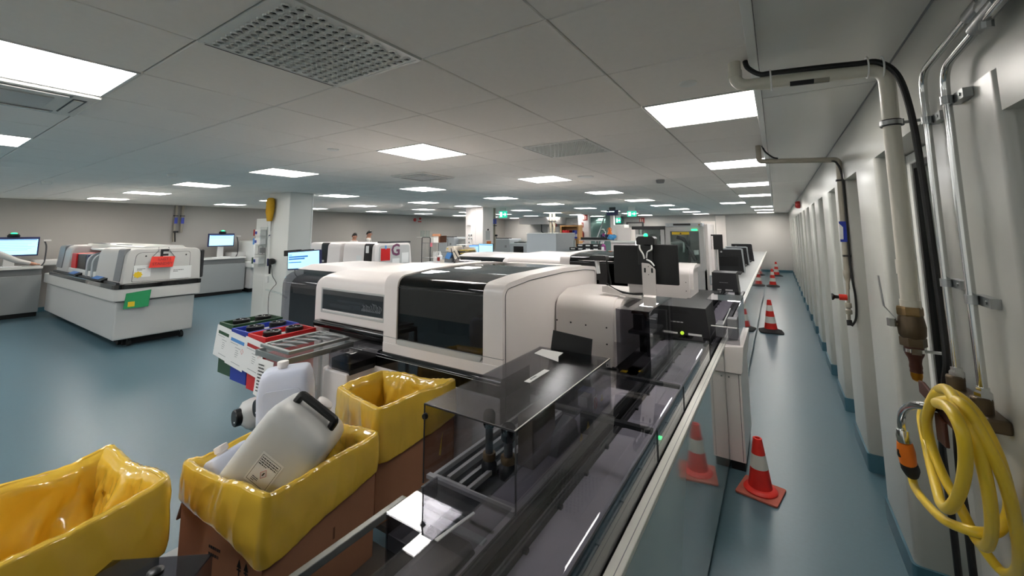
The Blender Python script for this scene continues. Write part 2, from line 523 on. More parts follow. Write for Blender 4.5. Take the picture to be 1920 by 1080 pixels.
# ceiling: slab, square tiles, glossy strip along the corridor, white trim
ceiling = struct('ceiling', MB().box(XL, XR, YB, YF, CZ + 0.02, CZ + 0.12), 'grid_gap')
LX = [-0.335 - 2.44 * k for k in range(6)]
LY = [-2.135 + 2.44 * k for k in range(10)]
lamps = []
for r, y_ in enumerate(LY):
    for c, x in enumerate(LX):
        y = y_
        if c == 0 and r == 6: x -= T
        if r == 1 and c == 0: continue
        if c == 3 and r == 5: y -= T
        lamps.append((x, y, r, c))
vents = [(-1.555, 0.915), (-1.555, 3.355)]
cass = [(-3.385, 0.305), (-3.995, 3.965), (-8.875, 10.065)]
taken = {(round(x / 0.01), round(y / 0.01)) for x, y, r, c in lamps} | {(round(x / 0.01), round(y / 0.01)) for x, y in vents + cass}
tiles = []
nx = int((-0.03 - XL) / T) + 1; ny = int((YF - YB) / T) + 1
for i in range(nx):
    for j in range(ny):
        x = -0.335 - T * i; y = YB + T / 2 + T * j
        if (round(x / 0.01), round(y / 0.01)) in taken: continue
        if y - T / 2 > YF - 0.02 or x + T / 2 < XL + 0.02: continue
        tiles.append((x, y))
fwd = Vector((-math.sin(math.radians(32.82)), math.cos(math.radians(32.82))))
rgt = Vector((fwd.y, -fwd.x))
def seen(x, y):
    d = fwd.x * x + fwd.y * y; s = abs(rgt.x * x + rgt.y * y)
    return d > 0.3 and s < d * 1.55 + 0.6 and 0.745 / d < 0.60
near = sorted([t for t in tiles if seen(*t)], key=lambda t: t[0] ** 2 + t[1] ** 2)[:300]
near_set = set(near)
h = T / 2 - 0.003
tm = MB()
tm.add([(-h, -h, 0.004), (h, -h, 0.004), (h, h, 0.004), (-h, h, 0.004), (-h + 0.004, -h + 0.004, 0), (h - 0.004, -h + 0.004, 0),
        (h - 0.004, h - 0.004, 0), (-h + 0.004, h - 0.004, 0), (-h, -h, 0.016), (h, -h, 0.016), (h, h, 0.016), (-h, h, 0.016)],
       [(7, 6, 5, 4), (0, 1, 9, 8), (1, 2, 10, 9), (2, 3, 11, 10), (3, 0, 8, 11), (8, 9, 10, 11),
        (4, 5, 1, 0), (5, 6, 2, 1), (6, 7, 3, 2), (7, 4, 0, 3)])
tile_me = tm.mesh('tile', 'tile')
for x, y in near:
    o = bpy.data.objects.new('tile', tile_me); COL.objects.link(o); o.parent = ceiling; o.location = (x, y, CZ)
rest = MB()
for x, y in tiles:
    if (x, y) in near_set: continue
    x1 = min(x + h, XR); x0 = max(x - h, XL); y1 = min(y + h, YF)
    rest.box(x0, x1, y - h, y1, CZ, CZ + 0.016)
o = struct('tile_field', rest, 'tile', parent=ceiling); o['kind'] = 'stuff'
yy = 2.66 - 2.44 * 3
while yy < YF:
    a, b = max(yy, YB), min(yy + 2.437, YF)
    if b - a > 0.05: struct('corridor_panel', MB().box(-0.02, 0.474, a, b - 0.004, CZ, CZ + 0.015), 'tile_gloss', parent=ceiling)
    yy += 2.44
struct('trim_1', MB().box(-0.056, -0.022, YB, YF, CZ - 0.022, CZ + 0.01), 'white_paint', bev=0.003)
struct('trim_2', MB().box(0.470, 0.477, YB, YF, CZ - 0.003, CZ + 0.01), 'mid_grey')

# ceiling lights
lf = MB().frame(-0.302, 0.302, -0.302, 0.302, -0.004, 0.012, 0.012, axis='z').mesh('frame', 'lamp_frame')
ld = MB().box(-0.29, 0.29, -0.29, 0.29, 0.0, 0.010).mesh('diffuser', 'lamp')
for x, y, r, c in lamps:
    t = thing('ceiling_light', f'square white ceiling light panel, {ORD[c]} from corridor, {ORD[r]} row from camera end', 'ceiling light', (x, y, CZ), 'square ceiling light panels')
    for nm, me in (('frame', lf), ('diffuser', ld)):
        o = bpy.data.objects.new(nm, me); COL.objects.link(o); o.parent = t

# perforated air diffusers
def vent(x, y, label):
    t = thing('air_diffuser', label, 'air vent', (x, y, CZ), 'perforated air diffusers')
    part(t, 'plate', MB().box(-0.295, 0.295, -0.295, 0.295, -0.004, 0.006), 'white_paint', local=True)
    part(t, 'frame', MB().frame(-0.302, 0.302, -0.302, 0.302, -0.006, 0.012, 0.014, axis='z'), 'white_paint', local=True)
    part(t, 'side_gap', MB().box(-0.302, -0.296, -0.28, 0.28, -0.007, 0.0), 'black', local=True)
    nz = MB()
    for i in range(14):
        for j in range(14):
            px = -0.262 + 0.039 * i + (0.0195 if j % 2 else 0); py = -0.254 + 0.039 * j
            if abs(px) > 0.275: continue
            nz.lathe([(0.0135, -0.0045), (0.0165, -0.0045), (0.0150, -0.011), (0.0125, -0.011), (0.0125, -0.0045)], (px, py, 0), n=10, m=0)
            if px < -0.03 and py < 0.02: continue
            nz.add([(px + 0.0125 * math.cos(a), py + 0.0125 * math.sin(a), -0.0052) for a in [math.pi * 0.05 + k * math.pi * 0.9 / 6 for k in range(7)]], [tuple(range(6, -1, -1))], 1)
    part(t, 'nozzle_field', nz, ['white_paint', 'black_matt'], local=True, kind='stuff')
vent(vents[0][0], vents[0][1], 'large white ceiling air diffuser with round nozzles, nearest to the camera')
vent(vents[1][0], vents[1][1], 'white ceiling air diffuser with nozzles, farther one beside the corridor lights')

def cassette(x, y, label):
    t = thing('air_conditioner', label, 'air conditioner', (x, y, CZ), 'ceiling air conditioner cassettes')
    part(t, 'panel', MB().box(-0.302, 0.302, -0.302, 0.302, -0.02, 0.012), 'tile_gloss', bev=0.006, local=True)
    part(t, 'grille', MB().box(-0.15, 0.15, -0.15, 0.15, -0.026, -0.018), 'light_grey', bev=0.004, local=True)
    for k, (a, b, c_, d) in enumerate([(-0.2, 0.2, -0.265, -0.21), (-0.2, 0.2, 0.21, 0.265), (-0.265, -0.21, -0.2, 0.2), (0.21, 0.265, -0.2, 0.2)]):
        part(t, 'slot', MB().box(a, b, c_, d, -0.0215, -0.019), 'dark_grey' if k == 1 else 'mid_grey', local=True)
        part(t, 'flap', MB().box(a + 0.01, b - 0.01, c_ + 0.006, d - 0.012, -0.028, -0.023), 'tile_gloss', local=True)
cassette(*cass[0], 'grey ceiling air conditioner cassette beside the largest light panel at top left')
cassette(*cass[1], 'ceiling air conditioner cassette with a dark slot in the middle of the ceiling')
cassette(*cass[2], 'small far ceiling air conditioner cassette near the second column')

def disc(name, x, y, r, hh, label, cat, m='white_paint', group=None):
    t = MB().lathe([(r, 0), (r * 0.98, -hh * 0.6), (r * 0.8, -hh), (0.001, -hh)], (x, y, CZ - 0.0005), n=28)
    t.f = [q[::-1] for q in t.f]
    return single(name, t, m, label, cat, group)
disc('ceiling_speaker', -0.33, 2.157, 0.042, 0.012, 'small round white ceiling cap just before the drain pipe', 'ceiling cap')
disc('ceiling_speaker', -3.34, 2.18, 0.05, 0.010, 'flat round white ceiling cap left of the middle light panel', 'ceiling cap')
disc('ceiling_speaker', -2.158, 5.214, 0.11, 0.012, 'round flat ceiling speaker right of the second middle light panel', 'ceiling speaker')
disc('smoke_detector', -6.48, 1.99, 0.055, 0.045, 'white smoke detector on the ceiling, left of the duster column', 'smoke detector')
disc('smoke_detector', -8.93, 1.28, 0.055, 0.045, 'white smoke detector on the ceiling at far left', 'smoke detector')
disc('smoke_detector', -1.385, 6.16, 0.06, 0.05, 'dark-rimmed smoke detector on the ceiling over the conveyor', 'smoke detector', 'mid_grey')

# columns
cA = struct('column', MB().box(-8.40, -7.63, 4.15, 4.60, 0, CZ), 'white_paint', bev=0.01, label='white square column holding a yellow duster', cat='column')
struct('side_board', MB().box(-8.83, -8.40, 4.15, 4.19, 0, 2.03), 'white_paint', bev=0.004, parent=cA)
struct('corner_strip', MB().box(-7.64, -7.62, 4.585, 4.605, 0, CZ), 'paper', parent=cA)
cB = struct('column', MB().box(-8.23, -7.55, 10.05, 10.6, 0, CZ), 'white_warm', bev=0.01, label='white square column with sockets behind the two desk monitors', cat='column')
for x in (-7.86, -8.02): struct('edge_strip', MB().box(x, x + 0.03, 10.03, 10.05, 0, CZ), 'white', parent=cB)
# partition piece with fire signs, and stair opening at the far side
wp = struct('wall_partition', MB().box(-7.62, -7.10, 17.4, 17.6, 0, CZ), 'white')
struct('wall_partition', MB().box(-6.10, -5.95, 17.4, 17.6, 0, CZ), 'white')
struct('wall_stairwell', MB().box(-8.4, -6.6, 20.75, 20.88, 0, CZ), 'stair_green')
struct('door_2', MB().box(-2.32, -1.92, 20.86, 20.9, 0, 2.45).box(-2.95, -2.34, 20.85, 20.9, 0, 2.2), 'white_warm', bev=0.004)
struct('wall_duct', MB().box(-12.2, -9.9, 19.6, 20.9, 2.15, CZ), 'white', label='white boxed duct under the far ceiling', cat='duct')
# ================================================================== corridor wall fittings
# drain pipe with ball valve
t = thing('drain_pipe', 'thick white plastic pipe with brass ball valve on the corridor wall', 'pipe', (0.38, 2.007, 1.24))
part(t, 'pipe', MB().tube(bend_path([(-0.112, 2.007, 2.51), (-0.112, 2.007, 2.40), (0.384, 2.007, 2.372), (0.382, 2.007, 1.50)], 0.055, 8), 0.0255, 20), 'pvc')
for (p, q) in (((-0.112, 2.007, 2.47), (-0.112, 2.007, 2.44)), ((0.02, 2.007, 2.392), (-0.02, 2.007, 2.395)), ((0.382, 2.007, 1.66), (0.382, 2.007, 1.61)), ((0.382, 2.007, 1.52), (0.382, 2.007, 1.49))):
    part(t, 'socket_joint', MB().tube([p, q], 0.0285, 20), 'pvc')
lab = MB()
for k in range(9):   # printed sticker bent round the horizontal run
    a0 = math.radians(-150 + 14 * k); a1 = math.radians(-150 + 14 * (k + 1))
    for (xa, xb, mm) in ((0.085, 0.10, 0), (0.10, 0.165, 0), (0.165, 0.215, 1)):
        if k in (4,): continue
        z_ = lambda x: 2.388 - (x - 0.09) * 0.056
        R_ = 0.0262
        lab.quad((xa, 2.007 + R_ * math.cos(a0), z_(xa) + R_ * math.sin(a0)), (xb, 2.007 + R_ * math.cos(a0), z_(xb) + R_ * math.sin(a0)),
                 (xb, 2.007 + R_ * math.cos(a1), z_(xb) + R_ * math.sin(a1)), (xa, 2.007 + R_ * math.cos(a1), z_(xa) + R_ * math.sin(a1)), mm)
part(t, 'printed_sticker', lab, ['ink', 'pvc_grey'], label='black and grey printed pipe marking')
cl = MB().lathe([(0.027, -0.012), (0.031, -0.012), (0.031, 0.012), (0.027, 0.012)], (0.382, 2.007, 2.16), n=24, m=1)
cl.lathe([(0.031, -0.008), (0.033, -0.008), (0.033, 0.008), (0.031, 0.008)], (0.382, 2.007, 2.16), n=24, m=0)
cl.tube([(0.412, 2.012, 2.16), (0.475, 2.03, 2.165)], 0.006, 8, 0)
cl.box(0.400, 0.418, 2.0, 2.02, 2.148, 2.172, 0)
part(t, 'clamp', cl, ['steel', 'black'])
V = (0.379, 2.007)
part(t, 'union_nut', MB().lathe([(0.034, 1.465), (0.036, 1.47), (0.036, 1.49), (0.034, 1.497)], (*V, 0), n=6, smooth=False), 'brass')
vb = MB().lathe([(0.030, 1.385), (0.037, 1.40), (0.039, 1.43), (0.035, 1.455), (0.033, 1.466)], (*V, 0), n=20)
vb.lathe([(0.036, 1.362), (0.0365, 1.366), (0.0365, 1.388), (0.036, 1.391)], (*V, 0), n=6, smooth=False)
vb.tube([(0.352, 2.007, 1.432), (0.318, 2.007, 1.436)], 0.011, 12)
part(t, 'valve_body', vb, 'brass_dark')
hd = MB().tube([(0.326, 2.0, 1.425), (0.326, 2.0, 1.452)], 0.013, 6)
hd.sheet([(0.338, 1.995, 1.45), (0.338, 2.02, 1.45), (0.309, 2.02, 1.492), (0.309, 1.995, 1.492)], 0.003)
hd.sheet([(0.309, 1.995, 1.492), (0.309, 2.02, 1.492), (0.302, 2.017, 1.60), (0.302, 1.998, 1.60)], 0.003)
part(t, 'lever', hd, 'steel')
part(t, 'hose_tail', MB().lathe([(0.012, 1.272), (0.0175, 1.274), (0.0165, 1.285), (0.018, 1.29), (0.0165, 1.305), (0.019, 1.32), (0.026, 1.335), (0.027, 1.362)], (*V, 0), n=18), 'rust')
part(t, 'brass_tip', MB().lathe([(0.006, 1.243), (0.013, 1.248), (0.0165, 1.262), (0.0165, 1.273)], (*V, 0), n=16), 'gold')
hc = MB().lathe([(0.027, -0.006), (0.0285, -0.006), (0.0285, 0.006), (0.027, 0.006)], (*V, 1.348), n=20)
hc.box(0.366, 0.392, 1.974, 1.986, 1.338, 1.358); hc.tube([(0.404, 2.005, 1.347), (0.46, 2.02, 1.344)], 0.005, 8)
part(t, 'hose_clamp', hc, 'chrome')

# black cables following the pipe down the wall
t = single('black_cable', MB().tube(smooth_path([(-0.07, 2.0, 2.505), (-0.06, 1.995, 2.47), (-0.02, 1.99, 2.432), (0.03, 1.985, 2.425), (0.20, 1.985, 2.412), (0.30, 1.985, 2.402), (0.36, 1.98, 2.392), (0.405, 1.965, 2.33), (0.425, 1.95, 2.20), (0.435, 1.945, 2.0), (0.44, 1.94, 1.7), (0.442, 1.935, 1.45), (0.44, 1.93, 1.34), (0.435, 1.95, 1.27), (0.44, 2.02, 1.15), (0.455, 2.16, 0.98), (0.46, 2.16, 0.7), (0.46, 2.16, 0.02)], 6), 0.0105, 10), 'cable',
     'thick black cable tied along the top of the white drain pipe', 'cable')
single('black_cable', MB().tube(smooth_path([(0.446, 1.90, 1.30), (0.446, 1.91, 1.22), (0.45, 1.96, 1.1), (0.455, 1.995, 0.95), (0.46, 2.0, 0.8), (0.46, 2.0, 0.4), (0.46, 2.0, 0.02)], 6), 0.010, 10), 'cable',
     'black cable running down the wall behind the yellow hose', 'cable')
for k, (x, y, z, r) in enumerate(((0.02, 1.99, 2.40, 0.045), (0.33, 1.99, 2.385, 0.042), (0.372, 1.985, 2.375, 0.042))):
    ring = [(x, y + 0.012 + r * math.cos(a), z + r * 0.95 * math.sin(a)) for a in [i * math.pi / 8 for i in range(16)]]
    single('cable_tie', MB().tube(ring, 0.003, 6, closed=True), 'paper', 'white cable tie holding the black cable to the drain pipe, ' + ('by the ceiling trim', 'just before the elbow', 'on the elbow')[k], 'cable tie', 'cable ties on the drain pipe')

# two chrome water pipes
def chrome_pipe(y, zb, zt, run, label, sag):
    t = thing('chrome_pipe', label, 'pipe', (0.44, y, zb), 'chrome water pipes')
    part(t, 'pipe', MB().tube(bend_path([(0.44, y, zb), (0.44, y, zt), (0.43, run, zt + sag)], 0.07, 8), 0.0105, 14), 'chrome')
    part(t, 'fitting', MB().lathe([(0.012, zb + 0.0), (0.018, zb + 0.004), (0.018, zb + 0.03), (0.0135, zb + 0.036), (0.0135, zb + 0.045)], (0.44, y, 0), n=6, smooth=False), 'chrome')
    return t
c1 = chrome_pipe(1.845, 1.30, 2.285, 1.20, 'left chrome water pipe beside the black cables', 0.012)
c2 = chrome_pipe(1.652, 1.30, 2.235, 1.15, 'right chrome water pipe nearest the camera', 0.02)
def saddle(t, y, z):
    mb = MB().box(0.452, 0.472, y - 0.075, y + 0.02, z - 0.013, z + 0.013)
    mb.lathe([(0.0112, -0.012), (0.0145, -0.012), (0.0145, 0.012), (0.0112, 0.012)], (0.44, y, z), n=16)
    mb.tube([(0.4525, y - 0.055, z), (0.449, y - 0.055, z)], 0.005, 8)
    part(t, 'saddle_clip', mb, 'steel')
saddle(c1, 1.845, 2.125); saddle(c1, 1.845, 1.60); saddle(c2, 1.652, 2.14); saddle(c2, 1.652, 1.575)
jn = MB().tube([(0.435, 1.42, 2.29), (0.435, 1.33, 2.293)], 0.017, 12).tube([(0.435, 1.40, 2.25), (0.435, 1.26, 2.26)], 0.017, 12).tube([(0.435, 1.34, 2.225), (0.435, 1.33, 2.33)], 0.013, 10).tube([(0.435, 1.33, 2.275), (0.42, 1.0, 2.29)], 0.02, 12)
single('pipe_manifold', jn, 'steel', 'chrome pipe couplings at the top right of the corridor wall', 'pipe fitting')
# tap block the pipes end in
tb = MB().box(0.425, 0.472, 1.60, 1.88, 1.245, 1.28).lathe([(0.022, -0.02), (0.022, 0.03)], (0.435, 1.845, 1.29), n=12).lathe([(0.022, -0.02), (0.022, 0.03)], (0.435, 1.652, 1.29), n=12)
single('mixer_tap', tb, 'brass_dark', 'metal tap body under the two chrome pipes', 'tap', bev=0.006)

# hose bracket, hose and gooseneck
hb = MB().prism([(1.62, 1.215), (1.98, 1.215), (1.98, 1.255), (1.94, 1.262), (1.64, 1.245)], 'x', 0.375, 0.385).box(0.385, 0.472, 1.75, 1.80, 1.21, 1.245).prism([(1.70, 1.15), (1.78, 1.14), (1.78, 1.22), (1.70, 1.22)], 'x', 0.365, 0.375)
single('hose_bracket', hb, 'rust', 'dark metal wall bracket carrying the yellow hose', 'bracket', bev=0.003)
HOSE = [(0.345, 2.045, 0.918), (0.345, 2.012, 0.886), (0.340, 1.841, 0.921), (0.342, 1.684, 0.963), (0.365, 1.612, 0.989), (0.396, 1.603, 0.996), (0.430, 1.628, 1.001), (0.452, 1.624, 1.053), (0.447, 1.598, 1.125), (0.420, 1.546, 1.229), (0.392, 1.536, 1.308), (0.370, 1.570, 1.335), (0.355, 1.621, 1.325), (0.345, 1.672, 1.288), (0.350, 1.789, 1.193), (0.360, 1.827, 1.112), (0.368, 1.774, 1.047), (0.384, 1.715, 0.995), (0.403, 1.695, 0.932), (0.405, 1.638, 0.946), (0.398, 1.561, 1.014), (0.383, 1.481, 1.106), (0.363, 1.412, 1.210), (0.346, 1.384, 1.297), (0.337, 1.429, 1.348), (0.345, 1.545, 1.354), (0.360, 1.730, 1.281), (0.375, 1.954, 1.131), (0.385, 1.949, 1.035), (0.394, 1.851, 0.988), (0.412, 1.805, 0.929), (0.439, 1.789, 0.863), (0.466, 1.773, 0.826), (0.470, 1.695, 0.875), (0.448, 1.580, 0.980), (0.428, 1.509, 1.072), (0.396, 1.421, 1.196), (0.364, 1.382, 1.290), (0.343, 1.414, 1.356), (0.336, 1.480, 1.344), (0.320, 1.521, 1.322), (0.316, 1.426, 1.346), (0.316, 1.366, 1.340), (0.321, 1.352, 1.303), (0.329, 1.399, 1.226), (0.332, 1.477, 1.132), (0.330, 1.565, 1.052), (0.334, 1.649, 1.016), (0.345, 1.739, 1.013), (0.370, 1.925, 1.042), (0.385, 2.042, 1.101), (0.400, 2.072, 1.138), (0.420, 2.097, 1.146)]
GOOSE = [(0.385, 1.792, 1.231), (0.350, 1.762, 1.238), (0.330, 1.835, 1.212), (0.325, 1.942, 1.158), (0.325, 2.001, 1.102), (0.325, 1.997, 1.045)]
t = thing('garden_hose', 'coiled yellow hose with orange connector hanging on the wall bracket', 'hose', (0.36, 1.6, 0.88))
part(t, 'hose', MB().tube(smooth_path(HOSE, 6), 0.0125, 12), 'yellow_hose')
cn = MB().tube([(0.326, 1.995, 1.04), (0.329, 1.998, 1.0)], [0.017, 0.019], 14)
part(t, 'connector', MB().tube([(0.327, 1.996, 1.035), (0.329, 1.998, 1.005), (0.333, 2.006, 0.965)], [0.021, 0.025, 0.023], 16), 'orange')
part(t, 'connector_ring', MB().tube([(0.333, 2.005, 0.967), (0.338, 2.012, 0.945), (0.343, 2.03, 0.922)], [0.0235, 0.025, 0.019], 16), 'rubber')
part(t, 'connector_button', MB().box(0.305, 0.318, 1.985, 2.004, 0.985, 1.012), 'rubber', bev=0.004)
t = thing('gooseneck_spout', 'bent chrome spout ending in the orange hose connector', 'tap', (0.35, 1.85, 1.04))
part(t, 'spout', MB().tube(smooth_path(GOOSE, 6), 0.0115, 14), 'chrome')
part(t, 'collar', MB().tube([(0.325, 1.998, 1.075), (0.325, 1.997, 1.055), (0.327, 1.996, 1.036)], [0.0165, 0.0195, 0.0195], 14), 'chrome')

# second, grey drain pipe further along
Y2 = 4.144
t = thing('drain_pipe', 'beige-grey plastic pipe with orange valve and blue tag further along the corridor wall', 'pipe', (0.44, Y2, 1.03))
part(t, 'pipe', MB().tube(bend_path([(-0.09, Y2, 2.51), (-0.09, Y2, 2.368), (0.455, Y2, 2.33), (0.445, Y2, 1.44)], 0.03, 5), 0.0215, 16), 'pvc_grey')
part(t, 'reducer', MB().lathe([(0.010, 1.31), (0.012, 1.36), (0.022, 1.40), (0.025, 1.41), (0.025, 1.45), (0.022, 1.455)], (0.443, Y2, 0), n=16), 'pvc_grey')
part(t, 'lower_pipe', MB().tube([(0.440, Y2, 1.36), (0.430, Y2, 1.05)], 0.011, 12), 'pvc_grey')
part(t, 'union', MB().lathe([(0.02, 1.12), (0.022, 1.125), (0.022, 1.15), (0.014, 1.155), (0.014, 1.165), (0.022, 1.17), (0.022, 1.20), (0.02, 1.205)], (0.433, Y2, 0), n=14), 'pvc_grey')
part(t, 'valve_handle', MB().lathe([(0.023, -0.05), (0.023, 0.0)], (0.43, Y2, 1.245), axis='x', n=16), 'orange_red')
part(t, 'valve_knob', MB().lathe([(0.026, -0.095), (0.028, -0.088), (0.014, -0.075), (0.012, -0.05)], (0.43, Y2, 1.245), axis='x', n=16), 'black')
part(t, 'end_bung', MB().tube([(0.430, Y2, 1.075), (0.432, Y2 - 0.008, 1.035)], [0.017, 0.019], 12), 'black')
tg = MB().sheet([(0.418, Y2 - 0.025, 1.675), (0.462, Y2 - 0.025, 1.675), (0.462, Y2 - 0.025, 1.835), (0.418, Y2 - 0.025, 1.835)][::1], 0.002)
part(t, 'blue_tag', tg, 'blue', label='blue paper tag with a white arrow')
ar = MB().sheet([(0.418, Y2 - 0.0275, 1.695), (0.438, Y2 - 0.0275, 1.695), (0.442, Y2 - 0.0275, 1.79), (0.418, Y2 - 0.0275, 1.82)], 0.0008)
part(t, 'tag_arrow', ar, 'paper')
for z in (2.155, 1.56): part(t, 'clip', MB().box(0.425, 0.475, Y2 - 0.026, Y2 + 0.02, z, z + 0.014), 'black')
single('black_cable', MB().tube(smooth_path([(-0.06, Y2, 2.505), (-0.04, Y2, 2.45), (0.01, Y2 - 0.01, 2.395), (0.05, Y2 - 0.015, 2.378)], 6), 0.007, 8), 'cable', 'short black cable curving from the ceiling onto the grey pipe', 'cable')
single('black_cable', MB().tube(smooth_path([(0.41, Y2 - 0.012, 2.325), (0.44, Y2 - 0.02, 2.30), (0.465, Y2 - 0.022, 2.2), (0.468, Y2 - 0.022, 1.9), (0.465, Y2 - 0.022, 1.57), (0.468, Y2 - 0.024, 1.40), (0.478, Y2 - 0.024, 1.25), (0.47, Y2 - 0.024, 1.10), (0.440, Y2 - 0.02, 1.035)], 6), 0.0075, 8), 'cable', 'black cable running down the grey pipe to its bung', 'cable')

# traffic cones
def cone(x, y, hgt, base, style, rot, label):
    t = thing('traffic_cone', label, 'traffic cone', (x, y, 0), 'traffic cones in the corridor', rotz=rot)
    b = base / 2
    if style == 'old':
        part(t, 'base_plate', MB().prism(rpoly([(-b, -b), (b, -b), (b, b), (-b, b)], 0.015, 3), 'z', 0.001, 0.014), 'cone_dirty', bev=0.003, local=True)
        part(t, 'foot_ring', MB().lathe([(b * 0.80, 0.012), (b * 0.82, 0.022), (b * 0.74, 0.034), (b * 0.58, 0.040)], (0, 0, 0), n=28), 'cone_red', local=True)
        r0, r1 = b * 0.58, 0.027; z0 = 0.036
        bands = [('cone_red', 0, 0.40), ('cone_white', 0.40, 0.68), ('cone_red', 0.68, 1.0)]
    else:
        part(t, 'base_plate', MB().loft([superring(0, 0, 0.001, b, b, 6, 40), superring(0, 0, 0.02, b, b, 6, 40), superring(0, 0, 0.045, b * 0.72, b * 0.72, 3, 40), superring(0, 0, 0.06, b * 0.6, b * 0.6, 2, 40)]), 'rubber', local=True)
        r0, r1 = b * 0.56, 0.03; z0 = 0.05
        bands = [('cone_red', 0, 0.22), ('cone_white', 0.22, 0.44), ('cone_red', 0.44, 0.63), ('cone_white', 0.63, 0.83), ('cone_red', 0.83, 1.0)]
    for m_, a, c in bands:
        za = z0 + (hgt - z0) * a; zc = z0 + (hgt - z0) * c
        ra = r0 + (r1 - r0) * a; rc = r0 + (r1 - r0) * c
        prof = [(ra, za), (rc, zc)]
        if c == 1.0: prof += [(rc - 0.006, zc + 0.003), (rc - 0.012, zc), (rc - 0.012, zc - 0.05)]
        part(t, 'band', MB().lathe(prof, (0, 0, 0), n=32), m_, local=True)
cone(-0.20, 3.42, 0.345, 0.25, 'old', math.radians(-12), 'small worn red and white traffic cone nearest the camera, with red base')
cone(-0.188, 8.66, 0.545, 0.36, 'new', math.radians(8), 'second traffic cone along the corridor, orange and white with black base')
cone(-0.20, 15.6, 0.545, 0.36, 'new', math.radians(3), 'third traffic cone along the corridor, just in front of the farthest')
cone(-0.10, 19.2, 0.545, 0.36, 'new', math.radians(20), 'farthest traffic cone by the end wall')
# red fire bell high on the wall at the far end
single('fire_bell', MB().lathe([(0.001, -0.09), (0.06, -0.085), (0.08, -0.05), (0.08, 0.0)], (0.472, 11.0, 2.33), axis='x', n=20), 'red_dull', 'small dark red fire bell high on the corridor wall', 'alarm bell')
# cleaning: floor expansion line
# ================================================================== sample conveyor
TX0, TX1 = -0.98, -0.40            # deck left and right
t = thing('sample_conveyor', 'long waist-high white sample conveyor with glossy side panel along the corridor', 'conveyor', (-0.7, 10.5, 0))
YS, YE = -0.6, 20.6
seams = [YS, 1.05, 3.60, 6.45, 9.3, 12.1, 14.9, 17.8, YE]
for a, b in zip(seams, seams[1:]):
    part(t, 'side_panel', MB().box(-0.412, -0.397, a + 0.002, b - 0.002, 0.055, 0.872), 'panel_gloss')
part(t, 'plinth', MB().box(-0.95, -0.425, YS, YE, 0, 0.06), 'black_matt')
part(t, 'body', MB().box(-0.89, -0.413, YS, 1.16, 0.06, 0.80), 'charcoal'); part(t, 'body', MB().box(-0.96, -0.413, 1.16, YE, 0.06, 0.80), 'light_grey')
part(t, 'top_rail', MB().box(-0.428, -0.387, YS, YE, 0.872, 0.892), 'rail_white', bev=0.003)
part(t, 'rail_groove', MB().box(-0.404, -0.402, YS, YE, 0.8915, 0.8928), 'mid_grey')
part(t, 'deck', MB().box(-0.90, -0.43, YS, 0.935, 0.80, 0.842), 'dark_grey'); part(t, 'deck', MB().box(-1.06, -0.43, 0.935, 1.16, 0.80, 0.842), 'dark_grey'); part(t, 'deck', MB().box(-1.146, -0.43, 1.16, 2.2, 0.80, 0.842), 'dark_grey'); part(t, 'deck', MB().box(-1.30, -0.43, 2.2, 6.9, 0.80, 0.842), 'dark_grey')
part(t, 'deck_far', MB().box(-0.90, -0.43, 6.9, 9.0, 0.80, 0.872), 'bench_grey'); part(t, 'deck_far', MB().box(-1.2, -0.43, 9.0, YE, 0.80, 0.872), 'bench_grey')
part(t, 'belt', MB().box(-0.655, -0.515, YS, 6.9, 0.842, 0.862), 'belt')
part(t, 'belt', MB().box(-0.88, -0.76, YS, 6.9, 0.842, 0.862), 'belt')
for x in (-0.508, -0.496, -0.484, -0.662, -0.674, -0.745, -0.735):
    part(t, 'guide_rail', MB().box(x - 0.003, x + 0.003, YS, 6.9, 0.842, 0.878), 'charcoal')
part(t, 'bumper_strip', MB().box(-0.472, -0.440, YS, 6.9, 0.842, 0.893), 'black', bev=0.004)
part(t, 'channel', MB().box(-0.73, -0.68, YS, 6.9, 0.842, 0.85).box(-0.70, -0.695, YS, 6.9, 0.85, 0.885), 'black_gloss')
k = MB()
for i in range(26):
    y = 0.75 + i * 0.22
    k.box(-0.49, -0.472, y, y + 0.02, 0.862, 0.882).box(-0.66, -0.645, y + 0.1, y + 0.115, 0.86, 0.872)
part(t, 'stop_pins', k, 'black', kind='stuff')
part(t, 'dark_deck_plate', MB().box(-1.30, -0.69, 2.4, 3.6, 0.843, 0.862), 'black')
part(t, 'square_frame', MB().frame(-0.98, -0.74, 0.873, 1.03, 7.55, 7.60, 0.025), 'cool_grey')

# low smoked lids, bent over the corridor side
def lid(y0, y1, xl, label, zt=1.018):
    t = thing('conveyor_cover', label, 'cover', ((xl - 0.43) / 2, (y0 + y1) / 2, 0.893), 'smoked conveyor lids')
    th = 0.005
    pts = rpoly([(xl, zt), (-0.432, zt), (-0.432, 0.893), (-0.432 - th, 0.893), (-0.432 - th, zt - th), (xl, zt - th)], [0, 0.018, 0, 0, 0.013, 0], 5)
    part(t, 'bent_sheet', MB().prism(pts, 'y', y0, y1, 0, True), 'smoke')
    part(t, 'end_lip', MB().box(xl, -0.445, y1 - 0.03, y1 - 0.004, zt - 0.02, zt - 0.0055), 'black')
    part(t, 'edge_seal', MB().prism([(-0.4315, zt - 0.012), (-0.4285, zt - 0.012), (-0.4285, 0.893), (-0.4315, 0.893)], 'y', y1 - 0.003, y1), 'black')
    return t
lid(0.20, 1.690, -0.735, 'low smoked plastic lid over the conveyor nearest the camera')
lid(1.70, 2.215, -0.92, 'low smoked plastic lid over the conveyor beside the tall smoked box')
lid(2.225, 3.15, -0.66, 'low smoked plastic lid over the conveyor in front of the black barcode reader')
single('indicator_light', MB().box(-0.475, -0.46, 1.86, 1.885, 0.893, 0.901), 'led_green', 'small green indicator light on the conveyor edge', 'indicator', bev=0.002)

